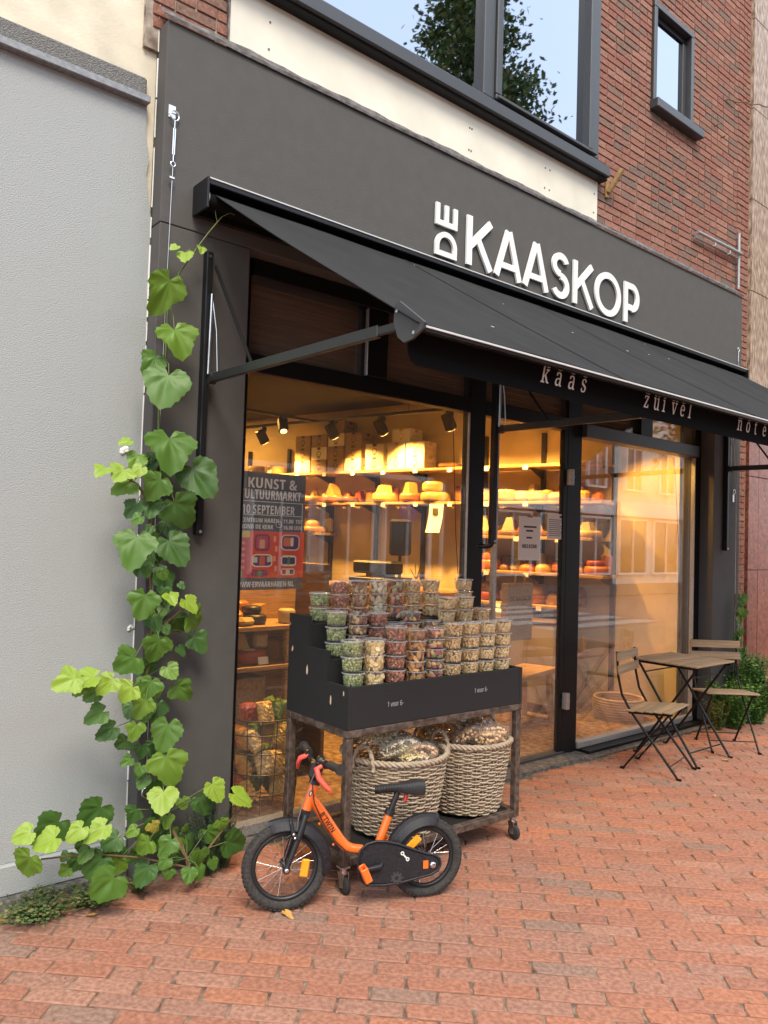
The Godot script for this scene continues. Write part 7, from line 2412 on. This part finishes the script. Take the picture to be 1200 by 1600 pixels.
# ------------------------------------------------------------------ the street behind the photographer, mirrored in the glass
func make_tree(label: String, at: Vector3, h: float, cr: Vector3, cy: float, seedv: int, n: int) -> void:
	var o := thing("street_tree", label, "tree", at, 0.0, "trees along the street")
	var r := RandomNumberGenerator.new()
	r.seed = seedv
	var tk := MB.new()
	tk.tube([Vector3(0, 0, 0), Vector3(0.03, h * 0.2, 0.02), Vector3(-0.02, h * 0.5, 0.0), Vector3(0.02, h * 0.8, 0.03), Vector3(0, h * 0.97, 0)], [0.17, 0.14, 0.10, 0.06, 0.02], 10)
	part(o, "trunk", tk, M.bark)
	for i in 14:
		var lb := MB.new()
		var y := h * (0.32 + 0.045 * i)
		var a := i * 2.4
		var reach := cr.x * r.randf_range(0.5, 0.85) * (1.0 - 0.035 * i)
		lb.tube([Vector3(0, y, 0), Vector3(cos(a) * reach * 0.5, y + 0.5, sin(a) * reach * 0.5), Vector3(cos(a) * reach, y + 1.2, sin(a) * reach)], [0.045, 0.03, 0.01], 6)
		part(o, "limb", lb, M.bark)
	var cm := MB.new()
	cm.use_c = true
	var clumps := []
	for i in 90:
		var d := Vector3(r.randf_range(-1, 1), r.randf_range(-1, 1), r.randf_range(-1, 1))
		while d.length() > 1.0: d = Vector3(r.randf_range(-1, 1), r.randf_range(-1, 1), r.randf_range(-1, 1))
		d = d.normalized() * pow(d.length(), 0.6)
		clumps.append(Vector3(d.x * cr.x * (1.0 - 0.35 * maxf(0, d.y)), cy + d.y * cr.y, d.z * cr.z * (1.0 - 0.35 * maxf(0, d.y))))
	for i in n:
		var c: Vector3 = clumps[r.randi() % clumps.size()]
		var p := c + Vector3(r.randfn(), r.randfn() * 0.8, r.randfn()) * 0.24 * cr.x / 1.6
		var br := r.randf_range(0.7, 1.25)
		cm.col = Color(0.10 * br, 0.14 * br, 0.05 * br) if r.randf() > 0.15 else Color(0.20 * br, 0.17 * br, 0.07 * br)
		var u := Vector3(r.randf_range(-1, 1), r.randf_range(-1, 1), r.randf_range(-1, 1)).normalized()
		var w := u.cross(Vector3(r.randf_range(-1, 1), 1, r.randf_range(-1, 1))).normalized()
		var s := r.randf_range(0.05, 0.095)
		cm.quad(p - u * s, p + w * s * 0.6, p + u * s, p - w * s * 0.6, u.cross(w))
	part(o, "crown", cm, M.plant_any)

func make_house(label: String, x0: float, x1: float, z: float, h: float, wallm: Material, shopm: Material, bays: int, roof := 2.6) -> void:
	var o := thing("town_house", label, "building", Vector3(x0, 0, z), 0.0, "houses across the street")
	var w := x1 - x0
	bxpart(o, "wall", Vector3(0.0, -0.1, 0.12), Vector3(w, h, 8.0), wallm)
	bxpart(o, "shop_band", Vector3(0.1, 2.75, -0.12), Vector3(w - 0.1, 3.35, 0.118), shopm, 0.02)
	bxpart(o, "cornice", Vector3(-0.05, h - 0.25, -0.15), Vector3(w + 0.05, h + 0.0, 0.118), M.house_white, 0.03)
	var rf := MB.new()
	rf.prism(PackedVector2Array([Vector2(-0.2, 0), Vector2(8.2, 0), Vector2(4.0, roof)]), 0, w, Transform3D(Basis(Vector3(0, 0, 1), Vector3.UP, Vector3(1, 0, 0)), Vector3(0, h + 0.002, 0)))
	part(o, "roof", rf, M.roof_tile)
	var bw := w / bays
	var y := 3.9
	while y + 1.9 < h:
		for i in bays:
			var cx := bw * (i + 0.5)
			house_window(o, cx - 0.55, cx + 0.55, y, y + 1.65)
		y += 2.9
	for i in bays:
		var cx := bw * (i + 0.5)
		house_window(o, cx - bw * 0.38, cx + bw * 0.38, 0.45, 2.6)

func house_window(o: Node3D, x0: float, x1: float, y0: float, y1: float) -> void:
	var p := bxpart(o, "window", Vector3(x0, y0, 0.06), Vector3(x1, y1, 0.119), M.dark_pane)
	var f := MB.new()
	f.bc(Vector3(x0 - 0.08, y0 - 0.08, -0.02), Vector3(x1 + 0.08, y0, 0.119))
	f.bc(Vector3(x0 - 0.08, y1, -0.02), Vector3(x1 + 0.08, y1 + 0.08, 0.119))
	f.bc(Vector3(x0 - 0.08, y0 + 0.001, -0.02), Vector3(x0, y1 - 0.001, 0.119))
	f.bc(Vector3(x1, y0 + 0.001, -0.02), Vector3(x1 + 0.08, y1 - 0.001, 0.119))
	f.bc(Vector3((x0 + x1) * 0.5 - 0.03, y0 + 0.001, 0.0), Vector3((x0 + x1) * 0.5 + 0.03, y1 - 0.001, 0.058))
	part(p, "frame", f, M.house_white)

func make_street() -> void:
	make_tree("tall street tree mirrored in the wide upper window", Vector3(12.4, -0.02, 8.9), 14.5, Vector3(1.75, 4.6, 1.75), 10.2, 3, 26000)
	make_tree("street tree on the shop side mirrored in the right pane", Vector3(13.2, -0.02, 3.3), 9.0, Vector3(2.0, 2.6, 2.0), 6.2, 4, 12000)
	make_house("brick house with white shop band opposite the shop", 3.0, 10.0, 14.2, 7.2, M.house_brick, M.house_white, 3)
	make_house("pale house with dark shop band across the street", 10.1, 17.0, 14.2, 6.6, M.house_pale, M.frame_anthracite, 3)
	make_house("long brick house with white windows farther down the street", 17.1, 27.0, 14.2, 7.4, M.house_brick, M.house_white, 4)
	make_house("pale gabled house at the far end of the street", 27.1, 40.0, 14.2, 8.0, M.house_pale, M.house_white, 5)
	make_house("brick house left of the view across the street", -8.0, 2.9, 14.2, 6.8, M.house_brick, M.frame_anthracite, 4)
	var s := thing("road_sign", "round blue traffic sign with white arrow across the street", "sign", Vector3(12.6, -0.03, 10.6))
	var po := MB.new()
	po.tube([Vector3(0, 0, 0), Vector3(0, 2.5, 0)], 0.03, 10)
	part(s, "post", po, M.steel)
	var di := MB.new()
	di.lathe([Vector2(0, -0.01), Vector2(0.28, -0.01), Vector2(0.28, 0.01), Vector2(0, 0.01)], 32, Transform3D(Basis(Vector3.RIGHT, -PI / 2), Vector3(0, 2.25, -0.045)))
	part(s, "disc", di, M.sign_blue)
	var ar := MB.new()
	ar.prism(PackedVector2Array([Vector2(-0.035, -0.18), Vector2(0.035, -0.18), Vector2(0.035, 0.05), Vector2(0.11, 0.05), Vector2(0, 0.2), Vector2(-0.11, 0.05), Vector2(-0.035, 0.05)]), -0.06, -0.057, Transform3D(Basis(), Vector3(0, 2.25, 0)))
	part(s, "arrow", ar, M.paper)
